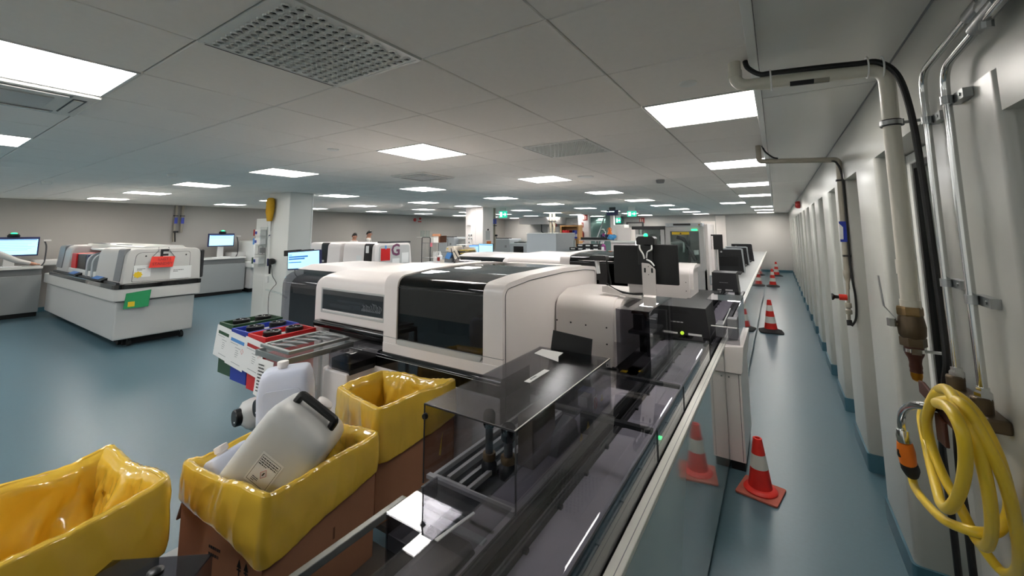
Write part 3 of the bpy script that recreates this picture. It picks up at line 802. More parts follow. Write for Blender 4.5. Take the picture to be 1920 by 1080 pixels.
# tall smoked box
BX0, BX1, BY0, BY1, BZ0, BZ1 = -1.146, -0.742, 1.168, 2.06, 0.85, 1.127
t = thing('smoked_box_cover', 'tall smoked plastic box cover over the pipetting gear at the conveyor start', 'cover', (-0.944, 1.61, BZ0))
g = 0.005
part(t, 'top_sheet', MB().box(BX0, BX1, BY0, BY1, BZ1 - g, BZ1), 'smoke_top')
part(t, 'front_sheet', MB().box(BX0, BX1, BY0, BY0 + g, BZ0, BZ1 - g), 'smoke')
part(t, 'back_sheet', MB().box(BX0, BX1, BY1 - g, BY1, BZ0, BZ1 - g), 'smoke')
part(t, 'right_sheet', MB().box(BX1 - g, BX1, BY0 + g, BY1 - g, BZ0, BZ1 - g), 'smoke')
part(t, 'left_sheet', MB().box(BX0, BX0 + g, BY0 + g, BY1 - g, BZ0, BZ1 - g), 'smoke')
e = MB()
for x in (BX0, BX1 - 0.003):
    e.box(x - 0.0005, x + 0.0035, BY0 - 0.001, BY0 + 0.003, BZ0, BZ1)
e.box(BX0, BX1, BY0 - 0.001, BY0 + 0.003, BZ1 - 0.004, BZ1 + 0.0008)
part(t, 'dark_edges', e, 'charcoal')
part(t, 'edge_highlight', MB().box(BX1 - 0.006, BX1 - 0.002, BY0, BY1, BZ1, BZ1 + 0.0012), 'rail_white')  # white strip painted on as the highlight along the acrylic edge
part(t, 'catch_knob', MB().lathe([(0.009, -0.012), (0.011, -0.008), (0.011, 0.0)], (BX0 + 0.01, BY0, 1.085), axis='y', n=14), 'black')
lbm = MB().sheet([(-0.943, 1.553, BZ1 + 0.0015), (-0.915, 1.553, BZ1 + 0.0015), (-0.915, 1.735, BZ1 + 0.0015), (-0.943, 1.735, BZ1 + 0.0015)], 0.001)
lb = part(t, 'label_strip', lbm, 'paper', label='white label strip with faint text')
part(lb, 'label_text', scribble(MB(), (-0.921, 1.585, BZ1 + 0.0026), (0, 1, 0), (-1, 0, 0), 0.12, 0.022, 1, seed=3), 'paper_print')
single('folded_paper', MB().sheet([(-1.106, 1.927, 1.1285), (-0.937, 1.868, 1.1285), (-0.975, 1.945, 1.1285), (-0.983, 2.016, 1.1285), (-1.11, 2.017, 1.1285)], 0.0012), 'paper', 'white paper slip lying on the tall smoked box cover', 'paper')
t2 = MB().sheet([(-1.105, 2.075, 1.0), (-0.862, 2.075, 1.0), (-0.845, 2.085, 1.202), (-1.072, 2.085, 1.22)], 0.006)
single('black_panel', t2, 'black_matt', 'tilted blank black panel standing behind the smoked box', 'sign')  # plain black panel without lettering, not a sign
single('looped_cable', MB().tube(smooth_path([(-0.93, 2.62, 0.90), (-0.885, 2.58, 0.905), (-0.885, 2.5, 0.885), (-0.93, 2.42, 0.87)], 5), 0.006, 8), 'cable', 'short black cable looping below the white interface cover', 'cable')

# gear inside the smoked box
def motor(x, y, z0, z1, r, label):
    t = thing('stepper_actuator', label, 'actuator', (x, y, z0))
    part(t, 'base_cup', MB().lathe([(r * 1.25, z0), (r * 1.25, z0 + 0.035), (r * 0.9, z0 + 0.05)], (x, y, 0), n=24), 'black')
    part(t, 'shaft', MB().lathe([(r * 0.62, z0 + 0.04), (r * 0.62, z1 - 0.05)], (x, y, 0), n=18), 'dark_grey')
    part(t, 'head', MB().lathe([(r * 0.8, z1 - 0.06), (r, z1 - 0.05), (r, z1 - 0.01), (r * 0.7, z1)], (x, y, 0), n=20), 'black_gloss')
    part(t, 'collar', MB().lathe([(r, z0 + 0.05), (r * 1.05, z0 + 0.055), (r * 1.05, z0 + 0.07), (r, z0 + 0.075)], (x, y, 0), n=20), 'brass')
motor(-0.985, 1.36, 0.843, 1.07, 0.024, 'dark upright actuator with brass collar inside the smoked box')
motor(-0.91, 1.38, 0.843, 1.03, 0.028, 'shorter dark actuator behind the brass-collared one in the smoked box')
single('circuit_housing', MB().box(-0.90, -0.83, 1.43, 1.62, 0.863, 1.05), 'brass_dark', 'brownish square housing in the middle of the smoked box', 'housing', bev=0.005)
t = thing('tube_rack', 'silver frame tray at the left inside the smoked box', 'tray', (-1.07, 1.45, 0.843))
part(t, 'frame', MB().frame(-1.135, -0.96, 1.20, 1.95, 0.85, 0.868, 0.016, axis='z'), 'light_grey', bev=0.002)
part(t, 'rail', MB().box(-1.075, -1.06, 1.22, 1.95, 0.85, 0.872), 'light_grey')
part(t, 'rail', MB().box(-1.02, -1.005, 1.22, 1.95, 0.85, 0.866), 'galv')
part(t, 'cross_bar', MB().box(-1.14, -0.76, 1.18, 1.20, 0.862, 0.875), 'light_grey')
t = thing('gripper_unit', 'grey gripper unit with yellow warning triangles inside the smoked box', 'gripper', (-0.80, 1.72, 0.843))
part(t, 'arm', MB().prism([(1.55, 0.85), (1.78, 0.85), (1.76, 0.93), (1.70, 0.97), (1.60, 0.94)], 'x', -0.835, -0.795), 'mid_grey', bev=0.004)
part(t, 'post', MB().box(-0.80, -0.76, 1.80, 1.86, 0.843, 1.02), 'black', bev=0.003)
part(t, 'blue_block', MB().box(-0.835, -0.775, 1.86, 1.93, 0.95, 1.02), 'blue_navy', bev=0.003)
for (yy, zz) in ((1.70, 0.875), (1.775, 0.895), (1.95, 0.955)):
    w = MB().sheet([(-0.757, yy, zz), (-0.757, yy + 0.032, zz), (-0.757, yy + 0.016, zz + 0.03)], 0.001)
    o = part(t, 'warning_triangle', w, 'yellow'); 
    part(o, 'warning_mark', MB().box(-0.7555, -0.755, yy + 0.014, yy + 0.018, zz + 0.006, zz + 0.02), 'ink')
sg = part(t, 'prohibition_sign', MB().box(-0.759, -0.757, 1.865, 1.905, 0.94, 1.0), 'paper')
part(sg, 'sign_ring', MB().tube([(-0.7565, 1.885 + 0.016 * math.cos(a), 0.97 + 0.024 * math.sin(a)) for a in [i * math.pi / 10 for i in range(20)]], 0.0016, 6, closed=True).tube([(-0.7565, 1.874, 0.985), (-0.7565, 1.896, 0.955)], 0.0015, 6), 'red')
part(t, 'linear_rail', MB().box(-0.80, -0.785, 1.86, 2.04, 0.852, 0.868).box(-0.775, -0.76, 1.86, 2.04, 0.852, 0.868), 'steel')

# low smoked cover at the very front: stepped sheet with hanging panes
t = thing('smoked_tray_cover', 'low smoked plastic cover at the front left of the conveyor, mirroring a ceiling lamp', 'cover', (-0.93, 0.65, 0.72))
cz = 0.897
poly = [(-1.068, 0.934), (-0.912, 0.934), (-0.912, 0.15), (-0.752, 0.15), (-0.752, 1.158), (-1.068, 1.158)]
part(t, 'top_sheet', MB().prism(poly, 'z', cz, cz + 0.005), 'smoke')
part(t, 'step_pane', MB().box(-1.068, -0.914, 0.934, 0.939, 0.66, cz), 'smoke_dark')
part(t, 'left_pane', MB().box(-1.068, -1.063, 0.939, 1.158, 0.66, cz), 'smoke_dark')
part(t, 'left_pane', MB().box(-0.912, -0.907, 0.15, 0.934, 0.66, cz), 'smoke_dark')
part(t, 'edge_rib', MB().box(-0.9135, -0.909, 0.15, 0.934, cz + 0.004, cz + 0.007), 'clear')
part(t, 'edge_rib', MB().box(-1.068, -0.912, 0.9335, 0.937, cz + 0.004, cz + 0.007), 'clear')
single('light_bar', MB().sheet([(-0.862, 0.93, 0.9025), (-0.850, 0.93, 0.9025), (-0.832, 1.075, 0.9025), (-0.840, 1.078, 0.9025)], 0.003), 'paper', 'thin white strip lying on the front smoked cover', 'strip')
t = thing('rack_gripper', 'black rack gripper housing under the front smoked cover', 'gripper', (-0.83, 0.95, 0.862))
part(t, 'housing', MB().prism([(-0.885, 0.843), (-0.77, 0.843), (-0.77, 0.865), (-0.79, 0.885), (-0.885, 0.885)], 'y', 0.70, 1.0), 'black', bev=0.004)
part(t, 'rail', MB().box(-1.05, -0.77, 1.03, 1.055, 0.845, 0.868), 'cool_grey', bev=0.002)
part(t, 'rail', MB().box(-1.05, -0.77, 1.08, 1.10, 0.845, 0.862), 'galv', bev=0.002)
part(t, 'motor', MB().lathe([(0.03, 0.843), (0.03, 0.88), (0.01, 0.884)], (-0.80, 0.62, 0), n=18), 'charcoal')
part(t, 'cam_plate', MB().box(-0.88, -0.80, 0.45, 0.58, 0.845, 0.87), 'dark_grey', bev=0.004)
# near cover corner low at the left of the frame
nc = thing('smoked_front_hood', 'smoked plastic hood corner at the bottom edge of the picture', 'cover', (-1.5, 0.45, 0.75))
part(nc, 'hood_top', MB().sheet([(-1.72, 0.47, 0.79), (-1.42, 0.05, 0.79), (-1.15, 0.20, 0.79), (-1.50, 0.64, 0.79)], 0.006), 'smoke_dark')
part(nc, 'hood_side', MB().sheet([(-1.72, 0.47, 0.60), (-1.42, 0.05, 0.60), (-1.42, 0.05, 0.79), (-1.72, 0.47, 0.79)], 0.006), 'smoke_dark')
part(nc, 'hood_end', MB().sheet([(-1.50, 0.64, 0.60), (-1.72, 0.47, 0.60), (-1.72, 0.47, 0.79), (-1.50, 0.64, 0.79)], 0.006), 'smoke_dark')
part(nc, 'dark_button', MB().lathe([(0.02, 0.797), (0.02, 0.805), (0.014, 0.809)], (-1.55, 0.52, 0), n=16), 'black')

# white interface cover, smoked window and reader per analyser bay
def interface(dy, label1, label2):
    Y = 2.65 + dy
    t = thing('interface_cover', label1, 'cover', (-1.14, Y + 0.3, 0.86), 'white interface covers')
    prof = rpoly([(Y, 0.885), (Y, 1.29), (Y + 0.20, 1.345), (Y + 0.62, 1.33), (Y + 0.62, 0.885)], [0, 0.10, 0.15, 0.02, 0], 8)
    part(t, 'shell', MB().prism(prof, 'x', -1.345, -0.93, 0, True), 'white_warm', bev=0.006)
    part(t, 'side_flange', MB().prism(rpoly([(Y + 0.015, 1.05), (Y + 0.015, 1.283), (Y + 0.21, 1.338), (Y + 0.60, 1.323), (Y + 0.60, 1.29), (Y + 0.2, 1.30), (Y + 0.05, 1.255), (Y + 0.04, 1.05)], [0, 0.09, 0.1, 0, 0, 0.1, 0.05, 0], 6), 'x', -0.93, -0.89, 0, True), 'white_warm')
    sc = MB()
    for (sx, sz) in ((-1.335, 1.145), (-1.23, 1.14), (-1.12, 1.135), (-0.975, 1.135), (-0.975, 1.03), (-0.975, 0.90), (-1.335, 1.02)):
        sc.lathe([(0.0055, -0.001), (0.0055, 0.0015)], (sx, Y - 0.001, sz), axis='y', n=10)
    part(t, 'screws', sc, 'black')
    part(t, 'foot_bracket', MB().box(-1.045, -0.985, Y - 0.006, Y + 0.03, 0.885, 0.925), 'black', bev=0.002)
    if dy > 1: return
    # gear seen through the smoked window beside it
    gear = MB().box(-0.88, -0.72, Y + 0.15, Y + 0.5, 1.08, 1.10).box(-0.86, -0.80, Y + 0.2, Y + 0.3, 1.10, 1.2).box(-0.79, -0.73, Y + 0.2, Y + 0.25, 1.0, 1.05).box(-0.84, -0.70, Y + 0.45, Y + 0.5, 0.86, 1.2)
    single('pick_head', gear, 'dark_grey', 'grey pick head behind the first smoked window', 'gripper', bev=0.004)
    single('orange_tube_bundle', MB().tube(smooth_path([(-0.88, Y + 0.2, 1.24), (-0.80, Y + 0.22, 1.22), (-0.78, Y + 0.3, 1.16), (-0.84, Y + 0.35, 1.15)], 5), 0.012, 8).tube(smooth_path([(-0.88, Y + 0.24, 1.21), (-0.82, Y + 0.26, 1.19), (-0.80, Y + 0.3, 1.17)], 5), 0.012, 8), 'rust', 'brown cable bundle behind the first smoked window', 'cable')
    single('yellow_marker', MB().box(-0.90, -0.86, Y + 0.02, Y + 0.06, 0.865, 0.869), 'yellow', 'yellow warning label on the dark deck below the smoked window', 'label')
    single('yellow_marker', MB().box(-0.80, -0.775, Y + 0.08, Y + 0.11, 0.865, 0.869), 'yellow', 'smaller yellow label on the dark deck further right', 'label')
    t = thing('smoked_window_box', label2, 'cover', (-0.80, Y + 0.3, 0.85))
    part(t, 'front_sheet', MB().box(-0.90, -0.69, Y - 0.03, Y - 0.025, 0.87, 1.265), 'smoke_dark')
    part(t, 'dark_back', MB().box(-0.92, -0.70, Y + 0.55, Y + 0.60, 0.863, 1.25), 'black')
    part(t, 'top_sheet', MB().box(-0.90, -0.69, Y - 0.03, Y + 0.62, 1.265, 1.27), 'smoke_dark')
    part(t, 'right_sheet', MB().box(-0.695, -0.69, Y - 0.03, Y + 0.62, 0.87, 1.265), 'smoke')
interface(0, 'white rounded interface cover between the near analyzer and the conveyor', 'smoked window box beside the near white interface cover')
interface(2.80, 'white rounded interface cover behind the black double monitor', '')

# black barcode reader boxes
def reader(y, x0, x1, z1, dep, label, detail):
    t = thing('barcode_reader', label, 'reader', ((x0 + x1) / 2, y + dep / 2, 0.862), 'black reader boxes on the conveyor')
    z0 = 0.93
    pr = rpoly([(x0 + 0.005, z0), (x0 + 0.01, z1), (x1 - 0.022, z1), (x1, z0)], [0.004] * 4, 2)
    part(t, 'housing', MB().prism(pr, 'y', y, y + dep), 'charcoal', bev=0.003)
    part(t, 'side_post', MB().box(x0, x0 + 0.03, y, y + dep, 0.862, z0), 'black'); part(t, 'side_post', MB().box(x1 - 0.05, x1, y, y + dep, 0.862, z0), 'black')
    part(t, 'roof_plate', MB().box(x0 + 0.008, x1 - 0.022, y - 0.004, y + dep, z1, z1 + 0.004), 'dark_grey')
    if detail:
        part(t, 'vent_slots', MB().box(x0 + 0.12, x0 + 0.28, y - 0.0015, y, z1 - 0.045, z1 - 0.04).box(x0 + 0.12, x0 + 0.28, y - 0.0015, y, z1 - 0.033, z1 - 0.028), 'black')
        part(t, 'logo_text', scribble(MB(), (x0 + 0.13, y - 0.0006, z0 + 0.09), (1, 0, 0), (0, 0, 1), 0.17, 0.02, 1, seed=5), 'light_grey')
        part(t, 'white_labels', MB().box(x0 + 0.03, x0 + 0.11, y - 0.002, y, z0 + 0.005, z0 + 0.018).box(x0 + 0.13, x0 + 0.19, y - 0.002, y, z0 + 0.005, z0 + 0.018).box(x0 + 0.27, x0 + 0.37, y - 0.002, y, z0 + 0.005, z0 + 0.02), 'paper')
        part(t, 'status_light', MB().lathe([(0.014, -0.008), (0.014, 0.0)], (x0 + 0.225, y, z0 + 0.016), axis='y', n=14), 'led_lime')
    else:
        part(t, 'white_labels', MB().box(x0 + 0.07, x0 + 0.12, y - 0.002, y, z0 + 0.01, z0 + 0.025).box(x0 + 0.17, x0 + 0.26, y - 0.002, y, z0 + 0.01, z0 + 0.028), 'light_grey')
        part(t, 'logo_text', scribble(MB(), (x0 + 0.1, y - 0.0006, z0 + 0.11), (1, 0, 0), (0, 0, 1), 0.15, 0.018, 1, seed=6), 'mid_grey')
reader(3.60, -0.915, -0.488, 1.148, 0.44, 'nearest black reader box bridging the conveyor, with white labels and lime light', True)
reader(6.45, -0.815, -0.485, 1.178, 0.34, 'second black reader box farther along the conveyor', False)
# smoked hood right behind the first reader, hanging over the side
t = thing('smoked_side_hood', 'small smoked hood overhanging the corridor side behind the nearest reader', 'cover', (-0.40, 3.9, 0.85))
hx0, hx1, hy0, hy1, hz0, hz1 = -0.535, -0.285, 3.62, 4.25, 0.90, 1.19
part(t, 'front_sheet', MB().box(-0.485, hx1, hy0, hy0 + 0.005, hz0, hz0 + 0.12), 'smoke')
part(t, 'right_sheet', MB().box(hx1 - 0.005, hx1, hy0, hy1, hz0, hz1 - 0.02), 'smoke')
part(t, 'top_sheet', MB().box(hx0, hx1, hy0 + 0.25, hy1, hz1 - 0.005, hz1), 'smoke')
part(t, 'back_sheet', MB().box(hx0, hx1, hy1 - 0.005, hy1, hz0, hz1 - 0.005), 'smoke_dark')
part(t, 'inner_bin', MB().box(-0.46, -0.40, 3.72, 3.9, 0.92, 1.02).box(-0.38, -0.31, 3.78, 3.88, 0.90, 1.06), 'mid_grey', bev=0.006)
part(t, 'bright_rod', MB().tube([(-0.40, 3.7, 1.03), (-0.38, 4.1, 1.09)], 0.005, 8).box(-0.48, -0.30, 3.63, 3.64, 1.02, 1.026), 'paper')
t = thing('service_box', 'white service cabinet bulging from the conveyor side behind the nearest cone', 'cabinet', (-0.34, 3.9, 0))
part(t, 'body', MB().box(-0.397, -0.29, 3.60, 4.30, 0.07, 0.69), 'white_warm', bev=0.004)
part(t, 'upper_tray', MB().prism(rpoly([(-0.397, 0.70), (-0.28, 0.70), (-0.262, 0.90), (-0.397, 0.885)], [0, 0.02, 0.004, 0], 3), 'y', 3.585, 4.32), 'white_warm', bev=0.004)
part(t, 'latch', MB().lathe([(0.006, -0.005), (0.006, 0)], (-0.372, 3.60, 0.665), axis='y', n=10), 'mid_grey')
part(t, 'door_gap', MB().box(-0.308, -0.305, 3.5985, 3.601, 0.08, 0.69), 'black')
part(t, 'foot', MB().box(-0.39, -0.30, 3.63, 4.28, 0, 0.07), 'black_matt')

# three black gantry frames and small units further down the conveyor
def gantry(y, x1, z1, pale, label):
    t = thing('conveyor_module', label, 'module', (-0.75, y, 0.872), 'black conveyor modules')
    x0 = -1.17
    fm = 'cool_grey' if pale else 'charcoal'
    pr = [(x0, 0.872), (x0, z1), (x1 - 0.06, z1), (x1 - 0.035, z1 - 0.03), (x1, 0.872), (x1 - 0.025, 0.872), (x1 - 0.06, z1 - 0.03), (x0 + 0.02, z1 - 0.03), (x0 + 0.02, 0.872)]
    part(t, 'frame', MB().prism(pr, 'y', y, y + 0.05), fm, bev=0.003)
    part(t, 'back_plate', MB().prism([(x0 + 0.02, 0.872), (x0 + 0.02, z1 - 0.03), (x1 - 0.06, z1 - 0.03), (x1 - 0.03, 0.872)], 'y', y + 0.06, y + 0.6), 'charcoal')
    part(t, 'panel', MB().box(x0 + 0.03, x0 + 0.45, y + 0.03, y + 0.06, 1.0, z1 - 0.18), 'black')
    part(t, 'gauge', MB().lathe([(0.02, -0.01), (0.02, 0.0)], (x0 + 0.12, y + 0.025, z1 - 0.08), axis='y', n=14), 'light_grey')
    part(t, 'rails', MB().box(x1 - 0.16, x1 - 0.06, y - 0.5, y + 0.02, 0.872, 0.90).box(x1 - 0.16, x1 - 0.08, y - 0.25, y - 0.1, 0.90, 0.91), 'dark_grey')
gantry(10.1, -0.605, 1.385, True, 'first black conveyor module with pale frame past the second reader')
gantry(12.3, -0.63, 1.35, True, 'second black conveyor module with pale frame')
gantry(14.0, -0.60, 1.372, False, 'farthest black conveyor module before the end wall')
single('smoked_mid_cover', MB().box(-0.97, -0.70, 4.15, 6.3, 0.862, 0.95), 'charcoal', 'dark conveyor cover between the two black readers', 'cover', bev=0.01)
t = thing('monitor', 'small black monitor seen from behind above the far conveyor modules', 'monitor', (-0.88, 7.9, 0.9))
part(t, 'panel', MB().box(-1.00, -0.79, 7.9, 7.94, 1.44, 1.70), 'black', bev=0.006)
part(t, 'pole', MB().tube([(-0.9, 7.95, 0.872), (-0.9, 7.95, 1.5)], 0.015, 10), 'light_grey')
# black double monitor on a white bracket
Ym = 2.85
t = thing('double_monitor', 'pair of black monitors seen from behind on a white bracket over the conveyor', 'monitor', (-0.76, Ym, 1.275))
part(t, 'screen_back', MB().box(-0.977, -0.768, Ym - 0.015, Ym + 0.015, 1.403, 1.666), 'black_matt', bev=0.005)
part(t, 'screen_back', MB().box(-0.763, -0.550, Ym - 0.015, Ym + 0.015, 1.413, 1.674), 'black_matt', bev=0.005)
part(t, 'vesa_block', MB().box(-0.80, -0.70, Ym - 0.04, Ym - 0.015, 1.54, 1.67), 'black', bev=0.004)
br = part(t, 'white_bracket', MB().prism(rpoly([(-0.770, 1.345), (-0.684, 1.345), (-0.684, 1.515), (-0.725, 1.55), (-0.772, 1.553)], [0.004, 0.004, 0.02, 0.02, 0.004], 3), 'y', Ym - 0.058, Ym - 0.050), 'white_warm', bev=0.002)
for x in (-0.757, -0.711): part(br, 'cutout', MB().box(x, x + 0.012, Ym - 0.0592, Ym - 0.057, 1.49, 1.52), 'black', bev=0.003)
for z in (1.53, 1.478): part(br, 'bracket_screw', MB().lathe([(0.003, -0.002), (0.003, 0.001)], (-0.728, Ym - 0.058, z), axis='y', n=8), 'black')
part(t, 'bracket_foot', MB().prism([(Ym - 0.058, 1.345), (Ym - 0.075, 1.335), (Ym - 0.075, 1.275), (Ym - 0.065, 1.275), (Ym - 0.065, 1.33), (Ym - 0.05, 1.345)], 'x', -0.765, -0.684), 'white_warm', bev=0.002)
part(t, 'camera_box', MB().prism(rpoly([(-0.806, 1.672), (-0.686, 1.672), (-0.684, 1.715), (-0.70, 1.728), (-0.79, 1.728), (-0.806, 1.715)], 0.006, 3), 'y', Ym - 0.05, Ym + 0.03), 'black', bev=0.003)
part(t, 'status_light', MB().lathe([(0.013, 1.728), (0.014, 1.735), (0.010, 1.746), (0.001, 1.748)], (-0.745, Ym - 0.03, 0), n=16), 'led_green')
for pts in ([(-0.785, Ym - 0.042, 1.67), (-0.78, Ym - 0.055, 1.645), (-0.76, Ym - 0.055, 1.61), (-0.755, Ym - 0.048, 1.58)], [(-0.705, Ym - 0.042, 1.67), (-0.705, Ym - 0.055, 1.64), (-0.73, Ym - 0.055, 1.625), (-0.74, Ym - 0.048, 1.585)], [(-0.74, Ym - 0.048, 1.575), (-0.71, Ym - 0.055, 1.56), (-0.69, Ym - 0.055, 1.535)]):
    part(t, 'white_cable', MB().tube(smooth_path(pts, 5), 0.0055, 8), 'paper')
part(t, 'ground_cable', MB().tube(smooth_path([(-1.02, Ym - 0.06, 1.40), (-0.95, Ym - 0.07, 1.365), (-0.86, Ym - 0.07, 1.345), (-0.77, Ym - 0.06, 1.35)], 6), 0.008, 8), 'cable')
part(t, 'support_arm', MB().prism([(-1.04, 1.385), (-1.00, 1.39), (-0.90, 1.345), (-0.77, 1.335), (-0.77, 1.32), (-1.04, 1.345)], 'y', Ym - 0.09, Ym - 0.07), 'white_warm')
part(t, 'lower_plate', MB().box(-0.885, -0.76, Ym + 0.02, Ym + 0.03, 1.33, 1.405), 'white_warm')
# ================================================================== big white analysers beside the conveyor
def analyzer(dy, label):
    yf, yb = 1.99 + dy, 3.45 + dy
    xl, xm0, xm1, xr = -3.31, -2.36, -2.23, -1.35
    t = thing('analyzer', label, 'analyzer', (-2.3, (yf + yb) / 2, 0), 'white analyzers beside the conveyor')
    top = [(yf, 1.405), (2.075 + dy, 1.462), (2.44 + dy, 1.487), (2.81 + dy, 1.492), (3.37 + dy, 1.466), (yb, 1.425)]
    roof = [tuple(v) for v in smooth_path([(p[0], p[1], 0) for p in top], 5)]
    roof = [(p[0], p[1]) for p in roof]
    def arch(x0, x1, zlow, inset=0.0):
        """a hoop: front post, roof band, back post"""
        outer = rpoly([(yf + inset, zlow)] + [(yf + inset, 1.375)] + [(q[0], q[1] - inset) for q in roof[4:]] + [(yb, zlow)], [0, 0.09] + [0] * len(roof[4:]) + [0], 7)
        return outer
    op = rpoly([(yf, 0.94), (yf, 1.455), (2.30 + dy, 1.484), (2.81 + dy, 1.493), (3.20 + dy, 1.480), (yb, 1.455), (yb, 0.94)], [0.0, 0.085, 0.3, 0.3, 0.2, 0.05, 0.0], 7)
    # end panel facing the conveyor, set in by a shadow gap
    ip = rpoly([(yf + 0.028, 0.60), (yf + 0.028, 1.425), (2.30 + dy, 1.452), (2.81 + dy, 1.461), (3.20 + dy, 1.449), (yb - 0.02, 1.425), (yb - 0.02, 0.60)], [0.0, 0.06, 0.3, 0.3, 0.2, 0.04, 0.0], 7)
    part(t, 'end_panel', MB().prism(ip, 'x', xr - 0.02, xr - 0.004, 0, True), 'white')
    part(t, 'end_gap', MB().prism([((a - (2.72 + dy)) * 1.006 + 2.72 + dy, 0.6 + (b - 0.6) * 1.006) for a, b in ip], 'x', xr - 0.025, xr - 0.012), 'dark_grey')
    part(t, 'panel_seam', MB().tube([(xr + 0.0005, yf + 0.030, 0.64)] + [(xr + 0.0005, a, b) for a, b in ip if b > 1.0] + [(xr + 0.0005, yb - 0.022, 0.64)], 0.0026, 5), 'dark_grey')
    hoop = MB().prism(op, 'x', xr - 0.14, xr - 0.02, 0, True)
    # thin rim beyond the panel
    n = len(op)
    inner = [((a - (2.72 + dy)) * 0.962 + 2.72 + dy, 0.60 + (b - 0.60) * 0.966) for a, b in op]
    rim = MB()
    rim.add([(xr - 0.02, a, b) for a, b in op] + [(xr, a, b) for a, b in op] + [(xr, a, b) for a, b in inner] + [(xr - 0.02, a, b) for a, b in inner],
            [q for i in range(n - 1) for q in ((i, i + 1, n + i + 1, n + i), (n + i, n + i + 1, 2 * n + i + 1, 2 * n + i), (2 * n + i, 2 * n + i + 1, 3 * n + i + 1, 3 * n + i))], 0, True)
    hoop.add(rim.v, rim.f, 0, True)
    part(t, 'right_hoop', hoop, 'white')
    lp = MB().prism(op, 'x', xm0, xm1, 0, True)
    part(t, 'left_hoop', lp, 'white')
    part(t, 'hoop_seam', MB().box(xr - 0.141, xr + 0.001, yf - 0.0015, yf + 0.01, 1.038, 1.041), 'mid_grey'); part(t, 'hoop_seam', MB().box(xm0 - 0.001, xm1, yf - 0.0008, yf + 0.01, 1.038, 1.041), 'mid_grey')
    # front base band with sloping sill
    part(t, 'front_band', MB().box(xm0 - 0.002, xr + 0.002, yf - 0.003, yf + 0.3, 0.935, 1.0).prism([(yf - 0.003, 1.0), (yf + 0.05, 1.032), (yf + 0.3, 1.032), (yf + 0.3, 1.0)], 'x', xm1, xr - 0.14), 'white', bev=0.003)
    part(t, 'sill', MB().prism(rpoly([(xm1 + 0.005, 1.035), (xm1 + 0.02, 1.002), (xr - 0.16, 1.002), (xr - 0.145, 1.035)], 0.01, 3), 'y', yf - 0.0055, yf + 0.02), 'light_grey')
    # dark glass front and roof
    gp = rpoly([(yf + 0.012, 1.03), (yf + 0.012, 1.447), (2.30 + dy, 1.476), (2.81 + dy, 1.485), (3.20 + dy, 1.472), (yb - 0.05, 1.447)], [0.0, 0.085, 0.3, 0.3, 0.2, 0.0], 7)
    gi = [(a + 0.004, b - 0.005) for a, b in gp]
    part(t, 'dark_glass', MB().prism(gp + gi[::-1], 'x', xm1, xr - 0.14, 0, True), 'dark_glass')
    part(t, 'glass_edge', MB().box(xm1, xr - 0.14, yf + 0.006, yf + 0.016, 1.378, 1.382), 'charcoal')
    part(t, 'roof_frame', MB().box(xm1, xr - 0.14, yb - 0.1, yb, 1.44, 1.462), 'white')
    # dim interior
    ins = MB().box(xm1, xr - 0.14, yb - 0.12, yb - 0.1, 0.95, 1.44, 1).box(xm1, xr - 0.14, yf + 0.1, yb - 0.1, 0.93, 0.99, 1)
    for k in range(7):
        x = xm1 + 0.06 + k * 0.095; y = yf + 0.35 + 0.1 * (k % 3)
        ins.box(x, x + 0.06, y, y + 0.3, 0.99, 1.10 + 0.05 * (k % 4), 1 if k % 2 else 0)
    part(t, 'interior', ins, ['charcoal', 'black'])
    part(t, 'sample_tubes', MB().tube([(xr - 0.30, yf + 0.2, 1.0), (xr - 0.30, yf + 0.2, 1.10)], 0.012, 8).tube([(xr - 0.26, yf + 0.2, 1.0), (xr - 0.26, yf + 0.2, 1.10)], 0.012, 8).tube([(xr - 0.22, yf + 0.2, 1.0), (xr - 0.22, yf + 0.2, 1.10)], 0.012, 8), 'orange')
    part(t, 'lower_glass_bar', MB().tube([(xm1 + 0.02, yf + 0.03, 1.05), (xr - 0.16, yf + 0.03, 1.05)], 0.012, 10), 'mid_grey')
    # left section with slim window
    ylf = 2.03 + dy
    lpft = rpoly([(ylf, 1.05), (ylf, 1.40), (ylf + 0.25, 1.435), (yb - 0.4, 1.445), (yb, 1.42), (yb, 1.05)], [0.02, 0.11, 0.2, 0.2, 0.05, 0], 8)
    wx0, wx1, wz0, wz1 = -3.15, -2.41, 1.145, 1.30
    part(t, 'left_hood', MB().prism(lpft, 'x', -3.20, xm0, 0, True), 'white', bev=0.004)
    lp2 = rpoly([(ylf + 0.02, 0.85), (ylf + 0.02, 1.375), (ylf + 0.25, 1.415), (yb - 0.4, 1.425), (yb, 1.40), (yb, 0.85)], [0.0, 0.11, 0.2, 0.2, 0.05, 0], 8)
    part(t, 'left_shoulder', MB().prism(lp2, 'x', xl, -3.20, 0, True), 'white', bev=0.03, seg=4)
    fr = part(t, 'window_frame', MB().frame(wx0 - 0.02, wx1 + 0.015, wz0 - 0.03, wz1 + 0.012, ylf - 0.006, ylf + 0.004, 0.016), 'light_grey', bev=0.003)
    part(fr, 'window_back', MB().box(wx0, wx1, ylf - 0.0035, ylf - 0.001, wz0, wz1), 'black')
    tb = MB()
    rnd = random.Random(4)
    for k in range(12):
        x = -2.64 + 0.018 * k; r = rnd.uniform(0.02, 0.035)
        tb.tube([(x + r * 0.5 * math.sin(a * 1.3), ylf - 0.006, wz0 + 0.03 + r * (1 + math.cos(a)) * 0.9) for a in [i * 0.5 for i in range(10)]], 0.0022, 6)
    part(fr, 'tubing', tb, 'light_grey')
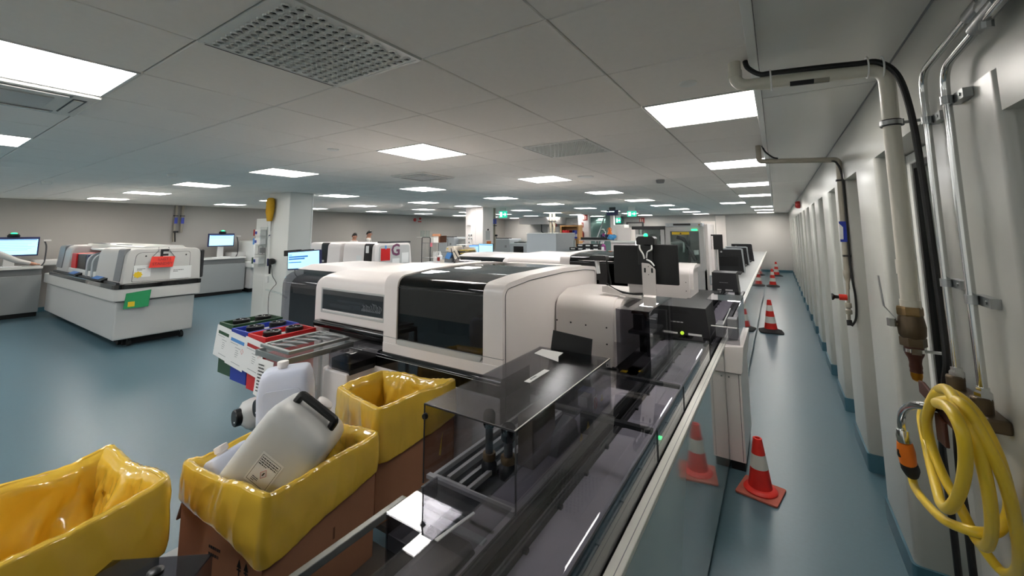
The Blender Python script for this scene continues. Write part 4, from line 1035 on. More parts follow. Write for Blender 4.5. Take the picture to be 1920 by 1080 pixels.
    part(fr, 'shelf_shapes', MB().box(-3.05, -2.75, ylf - 0.006, ylf - 0.003, wz0 + 0.02, wz0 + 0.05).box(-2.95, -2.62, ylf - 0.006, ylf - 0.003, wz0 + 0.07, wz0 + 0.085).box(-2.80, -2.66, ylf - 0.006, ylf - 0.003, wz0 + 0.03, wz0 + 0.06), 'dark_grey')
    part(fr, 'window_pane', MB().box(wx0, wx1, ylf - 0.012, ylf - 0.009, wz0, wz1), 'smoke')
    # lower black bay and smoked drawer
    part(t, 'black_bay', MB().prism(rpoly([(yf - 0.025, 0.60), (yf - 0.025, 0.915), (yf - 0.01, 0.937), (yf + 0.3, 0.937), (yf + 0.3, 0.60)], [0, 0.03, 0.05, 0, 0], 4), 'x', -2.40, xr + 0.0, 0, True), 'black_gloss')
    part(t, 'bay_line', MB().box(-2.40, xr, yf - 0.0265, yf - 0.024, 0.905, 0.908), 'light_grey')
    part(t, 'recess', MB().box(-3.25, xm0, ylf + 0.10, ylf + 0.3, 0.86, 1.06), 'black')
    part(t, 'recess_hood', MB().prism(rpoly([(ylf - 0.02, 1.0), (ylf - 0.02, 1.045), (ylf + 0.2, 1.055), (ylf + 0.2, 1.0)], [0.01, 0.02, 0, 0], 4), 'x', -3.24, -2.37, 0, True), 'black_gloss')
    dp = rpoly([(-2.66, yf - 0.24), (-2.40, yf - 0.24), (-2.40, yf + 0.1), (-2.66, yf + 0.1)], [0.07, 0.0, 0, 0.02], 6)
    part(t, 'smoked_drawer', MB().prism(dp, 'z', 0.845, 0.965, 0, True), 'smoke_dark', bev=0.015, seg=3)
    part(t, 'drawer_core', MB().prism([(a * 1 + (0.012 if a < -2.5 else 0), b + 0.012) for a, b in dp], 'z', 0.83, 0.90), 'black')
    part(t, 'white_skirt', MB().prism(rpoly([(-2.70, yf - 0.25), (-2.41, yf - 0.25), (-2.41, yf - 0.035), (xr, yf - 0.035), (xr, yf + 0.3), (-2.70, yf + 0.3)], [0.06, 0, 0, 0, 0, 0], 5), 'z', 0.12, 0.84, 0, True), 'white', bev=0.01)
    part(t, 'base_cabinet', MB().box(-3.26, xr - 0.03, yf + 0.02, yb, 0.10, 0.93), 'light_grey', bev=0.006)
    part(t, 'vent_grille', MB().box(-2.79, -2.71, yf - 0.1, yf + 0.02, 0.55, 0.80), 'mid_grey')
    part(t, 'plinth', MB().box(-3.2, xr - 0.08, yf + 0.08, yb - 0.05, 0, 0.10), 'black_matt')
    # smoked wing at the far left
    wp = rpoly([(2.45 + dy, 0.78), (2.45 + dy, 1.30), (2.75 + dy, 1.375), (yb, 1.375), (yb, 0.78)], [0.0, 0.16, 0.2, 0.05, 0], 8)
    part(t, 'smoked_wing', MB().prism(wp, 'x', -4.58, -3.33, 0, True), 'smoke_dark', bev=0.03, seg=3)
    part(t, 'wing_core', MB().prism([(a * 0.93 + (2.95 + dy) * 0.07 + 0.03, 0.78 + (b - 0.78) * 0.92) for a, b in wp], 'x', -4.52, -3.36), 'charcoal')
    wr = [(a, b + 0.004) for a, b in wp[2:-6]]
    part(t, 'wing_roof', MB().prism(rpoly([(2.58 + dy, 1.335), (2.80 + dy, 1.39), (yb, 1.388), (yb, 1.374), (2.80 + dy, 1.374)], [0.02, 0.1, 0, 0, 0.1], 5), 'x', -4.60, -3.31, 0, True), 'white')
    part(t, 'wing_base', MB().box(-4.52, -3.31, 2.55 + dy, yb, 0.10, 0.80), 'light_grey', bev=0.006)
    return t
analyzer(0.0, 'large white analyzer with dark glass front, nearest beside the conveyor')
analyzer(2.80, 'second white analyzer of the same kind, mostly hidden behind the nearest one')

# tall glass-fronted cabinets beyond them
t = thing('glass_cabinet', 'tall light grey cabinet with glass door, yellow warning strip and robot arm inside', 'cabinet', (-1.36, 8.0, 0))
fx0, fx1, fy = -1.64, -1.02, 7.5
part(t, 'carcass', MB().box(fx0, fx1, fy + 0.45, fy + 0.9, 0, 1.83).box(fx1 - 0.02, fx1, fy, fy + 0.9, 0, 1.83).box(fx0, fx0 + 0.02, fy, fy + 0.9, 0, 1.83).box(fx0, fx1, fy, fy + 0.9, 1.81, 1.83).box(fx0, fx1, fy, fy + 0.9, 0, 1.12), 'light_grey')
part(t, 'side_cheek', MB().box(fx1, fx1 + 0.05, fy + 0.06, fy + 0.9, 0, 1.88), 'white', bev=0.005)
hdn = part(t, 'header', MB().box(fx0 + 0.01, fx1 - 0.02, fy - 0.02, fy + 0.2, 1.835, 1.895), 'cool_grey', bev=0.003)
part(hdn, 'display_slot', MB().box(-1.50, -1.22, fy - 0.023, fy - 0.019, 1.855, 1.888), 'black')
part(hdn, 'round_key', MB().lathe([(0.016, -0.008), (0.016, 0)], (-1.085, fy - 0.02, 1.865), axis='y', n=14), 'brass')
part(hdn, 'faint_print', scribble(MB(), (-1.60, fy - 0.0205, 1.855), (1, 0, 0), (0, 0, 1), 0.08, 0.02, 1, seed=8), 'mid_grey')
dr = part(t, 'door_frame', MB().frame(fx0 + 0.01, fx1 - 0.005, 1.10, 1.83, fy - 0.015, fy + 0.005, 0.075), 'light_grey', bev=0.003)
part(dr, 'glass_pane', MB().box(fx0 + 0.08, fx1 - 0.08, fy - 0.006, fy - 0.002, 1.17, 1.76), 'clear_green')
ys = part(t, 'yellow_strip', MB().box(-1.53, -1.25, fy - 0.010, fy - 0.007, 1.70, 1.745), 'yellow')
part(ys, 'warning_mark', MB().prism([(-1.405, 1.708), (-1.37, 1.708), (-1.3875, 1.738)], 'y', fy - 0.0115, fy - 0.0105), 'ink')
part(t, 'interior_gear', MB().box(-1.32, -1.28, fy + 0.2, fy + 0.25, 1.12, 1.70).tube([(-1.50, fy + 0.25, 1.65), (-1.40, fy + 0.25, 1.62), (-1.30, fy + 0.22, 1.45), (-1.2, fy + 0.2, 1.25)], 0.035, 8).box(-1.56, -1.1, fy + 0.1, fy + 0.4, 1.12, 1.2), 'charcoal')
part(t, 'robot_arm', MB().tube(bend_path([(-1.58, fy + 0.12, 1.55), (-1.36, fy + 0.10, 1.57), (-1.37, fy + 0.1, 1.40)], 0.05), 0.02, 8), 'light_grey') 
part(t, 'gripper', MB().box(-1.2, -1.12, fy + 0.05, fy + 0.12, 1.36, 1.44), 'white', bev=0.01)
part(t, 'status_light', MB().box(-1.21, -1.12, fy - 0.035, fy - 0.016, 1.768, 1.792), 'led_green', bev=0.004)
t = thing('black_framed_cabinet', 'glass cabinet with black top frame left of the tall grey one', 'cabinet', (-1.95, 8.0, 0))
part(t, 'body', MB().box(-2.22, -1.67, 7.75, 8.3, 0, 1.15).box(-2.22, -1.67, 8.25, 8.3, 1.15, 1.8), 'light_grey')
part(t, 'black_top', MB().box(-2.26, -1.66, 7.6, 8.3, 1.79, 1.85), 'black', bev=0.004)
for x in (-2.20, -1.75): part(t, 'post', MB().box(x, x + 0.065, 7.62, 7.68, 1.15, 1.79), 'light_grey')
part(t, 'glass_pane', MB().box(-2.13, -1.75, 7.64, 7.648, 1.15, 1.79), 'pane')
for x in (-2.05, -1.84): part(t, 'fan', MB().lathe([(0.08, -0.03), (0.08, 0.0)], (x, 8.25, 1.62), axis='y', n=18), 'mid_grey')
part(t, 'light_strip', MB().box(-2.19, -2.17, 7.58, 7.60, 1.35, 1.58), 'led_white')
single('printed_note', MB().sheet([(-2.18, 7.585, 1.55), (-1.98, 7.585, 1.58), (-1.98, 7.585, 1.70), (-2.18, 7.585, 1.70)], 0.002), 'paper', 'white printed note hanging on the black framed cabinet', 'note')
single('white_side_unit', MB().box(-0.97, -0.93, 7.9, 8.5, 0.88, 1.68), 'white', 'narrow white upright unit to the right of the tall glass cabinet', 'cabinet', bev=0.005)
# ================================================================== waste boxes and trolley in front
def xform(mb, mtx):
    mb.v = [tuple(mtx @ Vector(v)) for v in mb.v]; return mb
def axes(origin, zdir, xhint):
    Z = Vector(zdir).normalized(); X = Vector(xhint); X = (X - Z * X.dot(Z)).normalized(); Y = Z.cross(X)
    m = Matrix.Identity(4)
    for i in range(3):
        m[i][0] = X[i]; m[i][1] = Y[i]; m[i][2] = Z[i]; m[i][3] = origin[i]
    return m

def lined_box(quad, zr, zb, seed, label_box, label_bag, drops=(0.23, 0.15, 0.15, 0.13), depth=0.40):
    """cardboard box (four upright panels and a floor) with a yellow liner folded over its rim. quad runs counter-clockwise from above"""
    C = sum((Vector(q) for q in quad), Vector((0, 0))) / 4
    t = thing('cardboard_box', label_box, 'box', (C.x, C.y, zb), 'cardboard waste boxes')
    for i in range(4):
        a = Vector(quad[i]); b = Vector(quad[(i + 1) % 4]); n = Vector((b.y - a.y, a.x - b.x)).normalized() * 0.007
        pts = [(a.x, a.y), (b.x, b.y), (b.x - n.x, b.y - n.y), (a.x - n.x, a.y - n.y)]
        part(t, 'side_panel', MB().prism(pts, 'z', zb, zr - 0.012), 'cardboard')
    part(t, 'floor_panel', MB().prism([(q[0] * 0.99 + C.x * 0.01, q[1] * 0.99 + C.y * 0.01) for q in quad], 'z', zb, zb + 0.006), 'cardboard_dark')
    # liner
    N = 300
    ring = rpoly(list(quad), 0.018, 6)
    P = [Vector(p) for p in ring]; L = [0.0]
    for i in range(len(P)): L.append(L[-1] + (P[(i + 1) % len(P)] - P[i]).length)
    tot = L[-1]
    def at(s):
        s = s % tot
        for i in range(len(P)):
            if L[i + 1] >= s:
                f = (s - L[i]) / max(1e-9, L[i + 1] - L[i]); a = P[i]; b = P[(i + 1) % len(P)]
                d = (b - a).normalized()
                return a.lerp(b, f), Vector((d.y, -d.x))
        return P[0], Vector((1, 0))
    # (offset from the rim, height, ripple); heights below 0 outside are fractions of the local drop
    prof = [(-0.10, -depth, 0.03), (-0.08, -depth * 0.85, 0.034), (-0.065, -depth * 0.7, 0.034), (-0.055, -depth * 0.55, 0.032), (-0.047, -depth * 0.42, 0.03), (-0.042, -depth * 0.30, 0.028), (-0.038, -depth * 0.2, 0.024),
            (-0.036, -0.052, 0.020), (-0.034, -0.035, 0.016), (-0.028, -0.018, 0.012), (-0.018, -0.005, 0.008), (-0.008, 0.004, 0.005),
            (0.002, 0.008, 0.003), (0.010, 0.003, 0.004), (0.014, -0.06, 0.005), (0.016, -0.18, 0.006), (0.018, -0.3, 0.008), (0.019, -0.45, 0.009), (0.020, -0.6, 0.010),
            (0.020, -0.75, 0.010), (0.019, -0.88, 0.009), (0.017, -0.96, 0.007), (0.015, -1.0, 0.005), (0.008, -0.985, 0.003)]
    corner_s = []
    for q in quad:
        best = min(range(N * 2), key=lambda k: (at(tot * k / (N * 2))[0] - Vector(q)).length); corner_s.append(tot * best / (N * 2))
    def local_drop(s):
        w = [1.0 / (min(abs(s - c), tot - abs(s - c)) + 0.02) ** 1.5 for c in corner_s]
        # linear along each side between its two corners
        ds = sorted(range(4), key=lambda i: min(abs(s - corner_s[i]), tot - abs(s - corner_s[i])))[:2]
        a_, b_ = ds; da = min(abs(s - corner_s[a_]), tot - abs(s - corner_s[a_])); db = min(abs(s - corner_s[b_]), tot - abs(s - corner_s[b_]))
        return (drops[a_] * db + drops[b_] * da) / (da + db)
    fine = []                                  # resample the profile; the first 14 rows are inside or on the rim
    for i in range(len(prof) - 1):
        for k in range(3):
            f = k / 3.0; A_, B_ = prof[i], prof[i + 1]
            oa = A_[1] if i < 14 else None
            fine.append((i + f, A_[0] + (B_[0] - A_[0]) * f, A_[2] + (B_[2] - A_[2]) * f))
    fine.append((len(prof) - 1.0, prof[-1][0], prof[-1][2]))
    S = Vector((seed * 3.1, seed * 1.7, seed * 0.9))
    rings = []
    for fi, o, amp in fine:
        r = []
        i0 = min(int(fi), len(prof) - 2); f = fi - i0
        for k in range(N):
            s = tot * k / N; p, nn = at(s); dr = local_drop(s)
            h0 = prof[i0][1] * (dr if i0 >= 14 else 1); h1 = prof[i0 + 1][1] * (dr if i0 + 1 >= 14 else 1)
            z = h0 + (h1 - h0) * f
            B = Vector((p.x, p.y, z * 0.8)) + S
            W_ = Vector((noise.noise(B * 5.0), noise.noise(B * 5.0 + Vector((5, 5, 5))), noise.noise(B * 5.0 + Vector((9, 1, 7))))) * 0.06
            Bw = B + W_; dg_ = (p.x + p.y) * 0.5
            crease = 0.45 - abs(noise.noise(Vector((Bw.x * 8.5, Bw.y * 8.5, Bw.z * 4.0 + dg_ * 6.0)))) * 2.4
            crease2 = 0.45 - abs(noise.noise(Vector((Bw.x * 19.0, Bw.y * 19.0, Bw.z * 9.0 - dg_ * 12.0)) + Vector((3, 8, 1)))) * 2.4
            crease3 = 0.4 - abs(noise.noise(B * 30.0 + Vector((9, 2, 4)))) * 2.0
            outer = o > 0.009
            amp_ = amp * (0.7 if outer else 0.85)
            off = o + amp_ * (0.8 * noise.noise(B * 3.0) + 0.9 * crease + 0.4 * crease2 + 0.1 * crease3) + (0.004 if outer else 0)
            if 0.003 < o: off = max(off, 0.004)
            elif o < -0.003: off = min(off, -0.009)
            rim = (0.024 * noise.noise(B * 5.0) + 0.003 * crease2) if fi > 5 else 0
            v = p + nn * off
            r.append((v.x, v.y, zr + z + rim))
        rings.append(r)
    rings = rings[::-1]
    mb = MB().loft(rings, 0, True, caps=False)
    o_ = len(mb.v) - N
    mb.f.append(list(range(o_, o_ + N))); mb.mi.append(0); mb.sm.append(True)
    root = thing('waste_bag', label_bag, 'bag', (C.x, C.y, zr - depth), 'yellow waste bags')
    part(root, 'liner', mb, 'yellow_bag', angle=180)
    hem_path = [Vector(v) for v in rings[1]]
    part(root, 'hem', MB().tube([v + Vector((0, 0, 0.001)) for v in hem_path], 0.0035, 6, closed=True), 'yellow_bag')
    return t

qc = [(-1.603, 0.848), (-1.635, 1.355), (-2.15, 1.30), (-2.108, 0.776)]
bc = lined_box(qc, 0.82, 0.30, 1.0, 'brown cardboard box in the middle, holding empty canisters', 'yellow waste bag lining the middle cardboard box')
# print and handle slots on the box
a = Vector((-1.603, 0.848, 0)); b = Vector((-2.108, 0.776, 0)); d = (b - a).normalized(); nrm = Vector((-d.y, d.x, 0)) * -1
nrm = Vector((0.14, -0.99, 0)).normalized()
ink = MB()
def on_front(u, z, off=0.0012): 
    p = a + d * u + nrm * off; return (p.x, p.y, z)
def strip(u0, u1, z0, z1): ink.quad(on_front(u1, z0), on_front(u0, z0), on_front(u0, z1), on_front(u1, z1))
for u in (0.085, 0.125):
    strip(u - 0.003, u + 0.003, 0.47, 0.56); strip(u - 0.012, u + 0.012, 0.535, 0.541)
    ink.add([on_front(u - 0.013, 0.545), on_front(u + 0.013, 0.545), on_front(u, 0.575)], [(1, 0, 2)])
strip(0.07, 0.14, 0.455, 0.462)
scribble(ink, on_front(0.31, 0.53), -d, (0, 0, 1), 0.09, 0.05, 2, seed=12)
part(bc, 'printed_marks', ink, 'ink', kind='stuff')
sl = MB()
rgtd = (Vector((-1.635, 1.355, 0)) - a).normalized(); rn = Vector((rgtd.y, -rgtd.x, 0))
def on_right(u, z, off=0.0012):
    p = a + rgtd * u + rn * off; return (p.x, p.y, z)
sl.quad(on_right(0.29, 0.50), on_right(0.30, 0.50), on_right(0.30, 0.545), on_right(0.29, 0.545))
part(bc, 'handle_slit', sl, 'cardboard_dark')
part(bc, 'folded_flap', MB().sheet([(-2.125, 0.78, 0.66), (-2.19, 0.79, 0.57), (-2.21, 1.1, 0.57), (-2.14, 1.1, 0.66)], 0.006), 'cardboard_dark')
lined_box([(-1.70, 1.415), (-1.63, 1.905), (-2.13, 1.80), (-2.13, 1.50)], 0.895, 0.36, 2.3, 'brown cardboard box in front of the near analyzer', 'empty yellow waste bag lining the rear cardboard box', drops=(0.24, 0.19, 0.16, 0.20), depth=0.36)
lined_box([(-1.76, 0.10), (-1.885, 0.64), (-2.38, 0.60), (-2.26, 0.06)], 0.88, 0.36, 4.1, 'brown cardboard box at the lower left corner', 'empty yellow waste bag lining the lower left cardboard box', drops=(0.2, 0.22, 0.16, 0.16), depth=0.36)

# steel trolley frame round the boxes
t = thing('box_trolley', 'grey steel tube frame trolley carrying the cardboard boxes', 'trolley', (-1.9, 0.9, 0))
part(t, 'side_rail', MB().box(-1.455, -1.425, 0.10, 1.36, 0.585, 0.615), 'galv', bev=0.004)
for y in (0.12, 1.33): part(t, 'post', MB().box(-1.455, -1.425, y, y + 0.03, 0.08, 0.585), 'galv', bev=0.004)
part(t, 'shelf', MB().box(-2.45, -1.425, 0.05, 1.42, 0.27, 0.298), 'galv')
part(t, 'low_shelf_block', MB().box(-2.40, -1.60, 0.06, 0.72, 0.298, 0.358), 'galv')
for x in (-2.40, -1.44):
    for y in (0.12, 1.35): part(t, 'caster', MB().lathe([(0.04, -0.012), (0.04, 0.012)], (x, y, 0.04), axis='x', n=16).tube([(x, y, 0.05), (x, y, 0.27)], 0.012, 8), 'rubber')
t = thing('box_stand', 'low steel stand under the rear cardboard box', 'stand', (-1.87, 1.65, 0))
part(t, 'shelf', MB().box(-2.15, -1.58, 1.45, 1.92, 0.33, 0.358), 'galv')
for x in (-2.13, -1.60):
    for y in (1.47, 1.90): part(t, 'leg', MB().box(x - 0.012, x + 0.012, y - 0.012, y + 0.012, 0, 0.33), 'galv')

# canisters
RG = Vector((0.84, 0.54, 0)); UP = Vector((0, 0, 1)); TOCAM = Vector((0.54, -0.84, 0))
def carboy():
    mtx = axes(Vector((-1.93, 0.975, 0.665)), UP * 0.80 + RG * 0.58 + TOCAM * -0.12, TOCAM) @ Matrix.Scale(1.1, 4)
    t = thing('canister', 'large translucent white canister with black handle, lying tilted in the middle box', 'canister', (-1.8, 1.05, 0.62), 'empty canisters')
    body = MB(); secs = [(0.0, 0.11, 0.11, 5), (0.008, 0.128, 0.128, 6), (0.03, 0.138, 0.138, 6), (0.12, 0.14, 0.14, 6), (0.24, 0.14, 0.14, 6), (0.285, 0.139, 0.139, 6), (0.308, 0.134, 0.134, 6), (0.325, 0.122, 0.122, 5.5), (0.337, 0.100, 0.100, 5), (0.345, 0.06, 0.06, 3), (0.347, 0.03, 0.03, 2)]
    body.loft([superring(0, 0, z, a, b, e, 48) for z, a, b, e in secs], 0, True)
    part(t, 'body', xform(body, mtx), 'hdpe', angle=60)
    hb = MB(); path = bend_path([(0.02, -0.085, 0.335), (0.02, -0.085, 0.372), (0.02, 0.085, 0.372), (0.02, 0.085, 0.335)], 0.012, 4)
    hb.tube(path, 0.016, 8)
    part(t, 'handle', xform(hb, mtx), 'black', bev=0.0)
    part(t, 'cap', xform(MB().lathe([(0.03, 0.35), (0.034, 0.352), (0.034, 0.368), (0.03, 0.37), (0.001, 0.37)], (-0.06, 0, 0), n=24), mtx), 'white')
    # label on the face toward the camera
    lb = MB().add([(0.1415, -0.05, 0.10), (0.1415, 0.045, 0.10), (0.1415, 0.045, 0.205), (0.1415, -0.05, 0.205)], [(0, 1, 2, 3)])
    L = part(t, 'label', xform(lb, mtx), 'paper', label='white hazard label with a red diamond')
    pr = MB(); X = (0, 1, 0); Yd = (0, 0, 1)
    for (y0, y1, z0, z1) in ((-0.044, 0.039, 0.1965, 0.1978), (-0.044, 0.039, 0.107, 0.1083), (-0.044, -0.0427, 0.107, 0.1978), (0.0377, 0.039, 0.107, 0.1978)):
        pr.quad((0.1422, y0, z0), (0.1422, y1, z0), (0.1422, y1, z1), (0.1422, y0, z1))
    scribble(pr, (0.1422, -0.040, 0.165), X, Yd, 0.078, 0.028, 4, seed=21, fill=0.95)
    scribble(pr, (0.1422, -0.030, 0.112), X, Yd, 0.05, 0.016, 3, seed=22, fill=0.5)
    pr.quad((0.1424, -0.003, 0.140), (0.1424, 0.002, 0.143), (0.1424, 0.003, 0.154), (0.1424, -0.002, 0.151))
    part(L, 'label_print', xform(pr, mtx), 'ink')
    dm = MB(); c0 = (0.0, 0.147)
    ds = [(c0[0], c0[1] - 0.016), (c0[0] + 0.012, c0[1]), (c0[0], c0[1] + 0.016), (c0[0] - 0.012, c0[1])]
    dm.tube([(0.1424, p_[0], p_[1]) for p_ in ds], 0.0008, 4, closed=True)
    part(L, 'hazard_diamond', xform(dm, mtx), 'red')
    part(t, 'blue_residue', xform(MB().lathe([(0.012, 0), (0.012, 0.0006)], (0.1412, 0.09, 0.11), axis='x', n=14), mtx), 'blue_light')
carboy()
def jerrycan(mtx, w, dpt, hgt, label, m, recess=True, capr=0.026):
    t = thing('canister', label, 'canister', tuple(mtx @ Vector((0, 0, 0))), 'empty canisters')
    body = MB(); a, b = w / 2, dpt / 2
    secs = [(0.0, a * 0.85, b * 0.8, 5), (0.01, a * 0.97, b * 0.95, 7), (0.03, a, b, 8), (hgt * 0.5, a, b, 8), (hgt * 0.80, a, b, 8), (hgt * 0.93, a * 0.93, b * 0.9, 7), (hgt * 0.985, a * 0.86, b * 0.75, 6), (hgt, a * 0.8, b * 0.6, 5)]
    body.loft([superring(0, 0, z, aa, bb, e, 48) for z, aa, bb, e in secs], 0, True)
    part(t, 'body', xform(body, mtx), m, angle=50)
    cap = MB().lathe([(capr * 0.8, hgt - 0.005), (capr * 0.8, hgt + 0.008), (capr, hgt + 0.01), (capr, hgt + 0.03), (capr * 0.93, hgt + 0.033), (0.001, hgt + 0.033)], (-a * 0.15, 0, 0), n=24)
    part(t, 'cap', xform(cap, mtx), 'white')
    if recess:
        rc = MB().prism(rpoly([(-a * 0.72, hgt * 0.70), (a * 0.72, hgt * 0.70), (a * 0.68, hgt * 0.86), (-a * 0.68, hgt * 0.86)], 0.02, 4), 'y', -b - 0.001, -b + 0.004)
        part(t, 'grip_recess', xform(rc, mtx), m, label='shallow moulded grip recess')
        part(t, 'mould_lines', xform(MB().tube(smooth_path([(-a * 0.7, -b, hgt * 0.60), (-a * 0.6, -b - 0.001, hgt * 0.615), (-a * 0.1, -b - 0.001, hgt * 0.615), (-a * 0.0, -b, hgt * 0.60)], 4), 0.0022, 6).tube(smooth_path([(a * 0.25, -b, hgt * 0.60), (a * 0.35, -b - 0.001, hgt * 0.615), (a * 0.8, -b - 0.001, hgt * 0.615)], 4), 0.0022, 6), mtx), 'mid_grey')
jerrycan(axes(Vector((-2.085, 1.20, 0.52)), UP * 0.99 + RG * -0.07 + TOCAM * -0.02, RG * 0.96 - TOCAM * 0.28), 0.235, 0.20, 0.565, 'tall white canister with moulded grip standing behind the translucent one', 'hdpe_blue')
jerrycan(axes(Vector((-1.90, 1.00, 0.40)), UP * 0.88 + RG * -0.42 + TOCAM * -0.05, RG * 0.30 - TOCAM * 0.9), 0.19, 0.10, 0.46, 'thin white canister leaning at the left edge of the middle box', 'hdpe_blue', recess=True)

# colour coded bins on a rack
def bin_(x0, x1, y0, y1, z0, z1, m, name, stripe):
    t = thing('waste_bin', f'{name} plastic bin with two black screw lids and a paper card', 'bin', ((x0 + x1) / 2, (y0 + y1) / 2, z0), 'colour coded bins')
    w = 0.008
    part(t, 'wall', MB().box(x0, x0 + w, y0, y1, z0, z1), m); part(t, 'wall', MB().box(x1 - w, x1, y0, y1, z0, z1), m)
    part(t, 'wall', MB().box(x0 + w, x1 - w, y0, y0 + w, z0, z1), m); part(t, 'wall', MB().box(x0 + w, x1 - w, y1 - w, y1, z0, z1), m)
    part(t, 'floor', MB().box(x0, x1, y0, y1, z0 - 0.006, z0), m)
    part(t, 'rim', MB().frame(x0 - 0.008, x1 + 0.008, y0 - 0.008, y1 + 0.008, z1 - 0.03, z1 + 0.004, 0.014, axis='z'), m, bev=0.003)
    cx = (x0 + x1) / 2
    for yy in (y0 + (y1 - y0) * 0.28, y0 + (y1 - y0) * 0.74):
        part(t, 'inner_canister', MB().box(x0 + 0.02, x1 - 0.02, yy - 0.075, yy + 0.075, z0, z1 - 0.03), 'hdpe', bev=0.012)
        ld = MB().lathe([(0.060, z1 - 0.03), (0.064, z1 - 0.02), (0.064, z1 + 0.014), (0.058, z1 + 0.02), (0.044, z1 + 0.02), (0.042, z1 + 0.01), (0.001, z1 + 0.01)], (cx, yy, 0), n=28)
        o = part(t, 'screw_lid', ld, 'black')
        part(o, 'lid_rib', MB().box(cx - 0.032, cx + 0.032, yy - 0.008, yy + 0.008, z1 + 0.01, z1 + 0.019), 'black', bev=0.002)
        for kx in (-0.02, 0.02): part(o, 'lid_dot', MB().lathe([(0.005, z1 + 0.019), (0.004, z1 + 0.022)], (cx + kx, yy, 0), n=8), 'paper')
    ca = MB().sheet([(x0 - 0.02, y0 - 0.012, z1 - 0.015), (x0 - 0.035, y0 - 0.03, z1 - 0.26), (x1 - 0.0, y0 - 0.03, z1 - 0.285), (x1 + 0.01, y0 - 0.012, z1 - 0.035)], 0.0015)
    c = part(t, 'card', ca, 'paper', label=f'white printed card with a {stripe} bar')
    def cp(u, v, off=-0.003):
        A = Vector((x0 - 0.02, y0 - 0.012, z1 - 0.015)); B = Vector((x1 + 0.01, y0 - 0.012, z1 - 0.035)); D = Vector((x0 - 0.035, y0 - 0.03, z1 - 0.26)); E_ = Vector((x1, y0 - 0.03, z1 - 0.285))
        p = A.lerp(B, u).lerp(D.lerp(E_, u), v); return (p.x, p.y + off, p.z)
    part(c, 'colour_bar', MB().quad(cp(0.15, 0.26), cp(0.92, 0.26), cp(0.92, 0.16), cp(0.15, 0.16)), {'green': 'green', 'blue': 'blue_light', 'red': 'red_dull'}[stripe])
    pr = MB()
    for v, u0, u1 in ((0.31, 0.15, 0.6), (0.40, 0.45, 0.75), (0.48, 0.5, 0.65), (0.54, 0.5, 0.68), (0.60, 0.48, 0.66), (0.66, 0.5, 0.62), (0.86, 0.35, 0.85)):
        pr.quad(cp(u0, v + 0.012), cp(u1, v + 0.012), cp(u1, v), cp(u0, v))
    part(c, 'card_print', pr, 'paper_print')
    if stripe != 'green':
        dd = [cp(0.86, 0.36), cp(0.93, 0.44), cp(0.86, 0.52), cp(0.79, 0.44)]
        part(c, 'hazard_diamond', MB().tube(dd, 0.001, 4, closed=True), 'red')
bin_(-4.035, -3.80, 1.665, 2.05, 0.60, 1.0, 'green', 'dark green', 'green')
bin_(-3.755, -3.50, 1.64, 2.03, 0.60, 0.985, 'blue', 'royal blue', 'blue')
bin_(-3.465, -3.215, 1.63, 2.01, 0.59, 0.985, 'red', 'bright red', 'red')
t = thing('bin_rack', 'steel rack trolley under the coloured bins', 'rack', (-3.4, 1.8, 0))
part(t, 'shelf', MB().box(-3.98, -3.16, 1.74, 2.0, 0.555, 0.58), 'galv')
part(t, 'low_shelf', MB().box(-3.24, -2.90, 1.55, 1.80, 0.38, 0.405), 'galv')
for x, y in ((-3.55, 1.95), (-3.10, 1.80), (-3.14, 2.0)):
    part(t, 'leg', MB().box(x - 0.012, x + 0.012, y - 0.012, y + 0.012, 0.06, 0.555), 'galv')
    part(t, 'caster', MB().lathe([(0.03, -0.01), (0.03, 0.01)], (x, y, 0.03), axis='x', n=14), 'rubber')
part(t, 'clamp_knob', MB().lathe([(0.012, -0.03), (0.014, -0.02), (0.008, 0.0)], (-3.20, 1.66, 0.545), axis='x', n=12).tube([(-3.2, 1.66, 0.545), (-3.18, 1.68, 0.545)], 0.005, 6), 'black')
for k, (x, y, z) in enumerate(((-3.20, 1.43, 0.50), (-2.965, 1.45, 0.61))):
    mtx = axes(Vector((x + 0.05, y + 0.32, z + 0.0)), (-0.12, -1, 0), (1, 0, 0))
    t = thing('canister', ('white canister with black cap lying on the low rack shelf, lower one', 'white canister with black cap lying on the low rack shelf, upper one')[k], 'canister', (x, y, z - 0.1), 'empty canisters')
    part(t, 'body', xform(MB().loft([superring(0, 0, h_, aa, aa, 4, 32) for h_, aa in ((0.0, 0.06), (0.02, 0.085), (0.05, 0.09), (0.2, 0.09), (0.25, 0.08), (0.28, 0.05), (0.29, 0.03))], 0, True), mtx), 'hdpe', angle=60)
    cp_ = part(t, 'cap', xform(MB().lathe([(0.05, 0.275), (0.055, 0.28), (0.055, 0.312), (0.05, 0.318), (0.001, 0.318)], (0, 0, 0), n=24), mtx), 'black')
    part(cp_, 'cap_dot', xform(MB().lathe([(0.006, 0.318), (0.005, 0.321)], (0.02, -0.02, 0), n=8), mtx), 'paper')
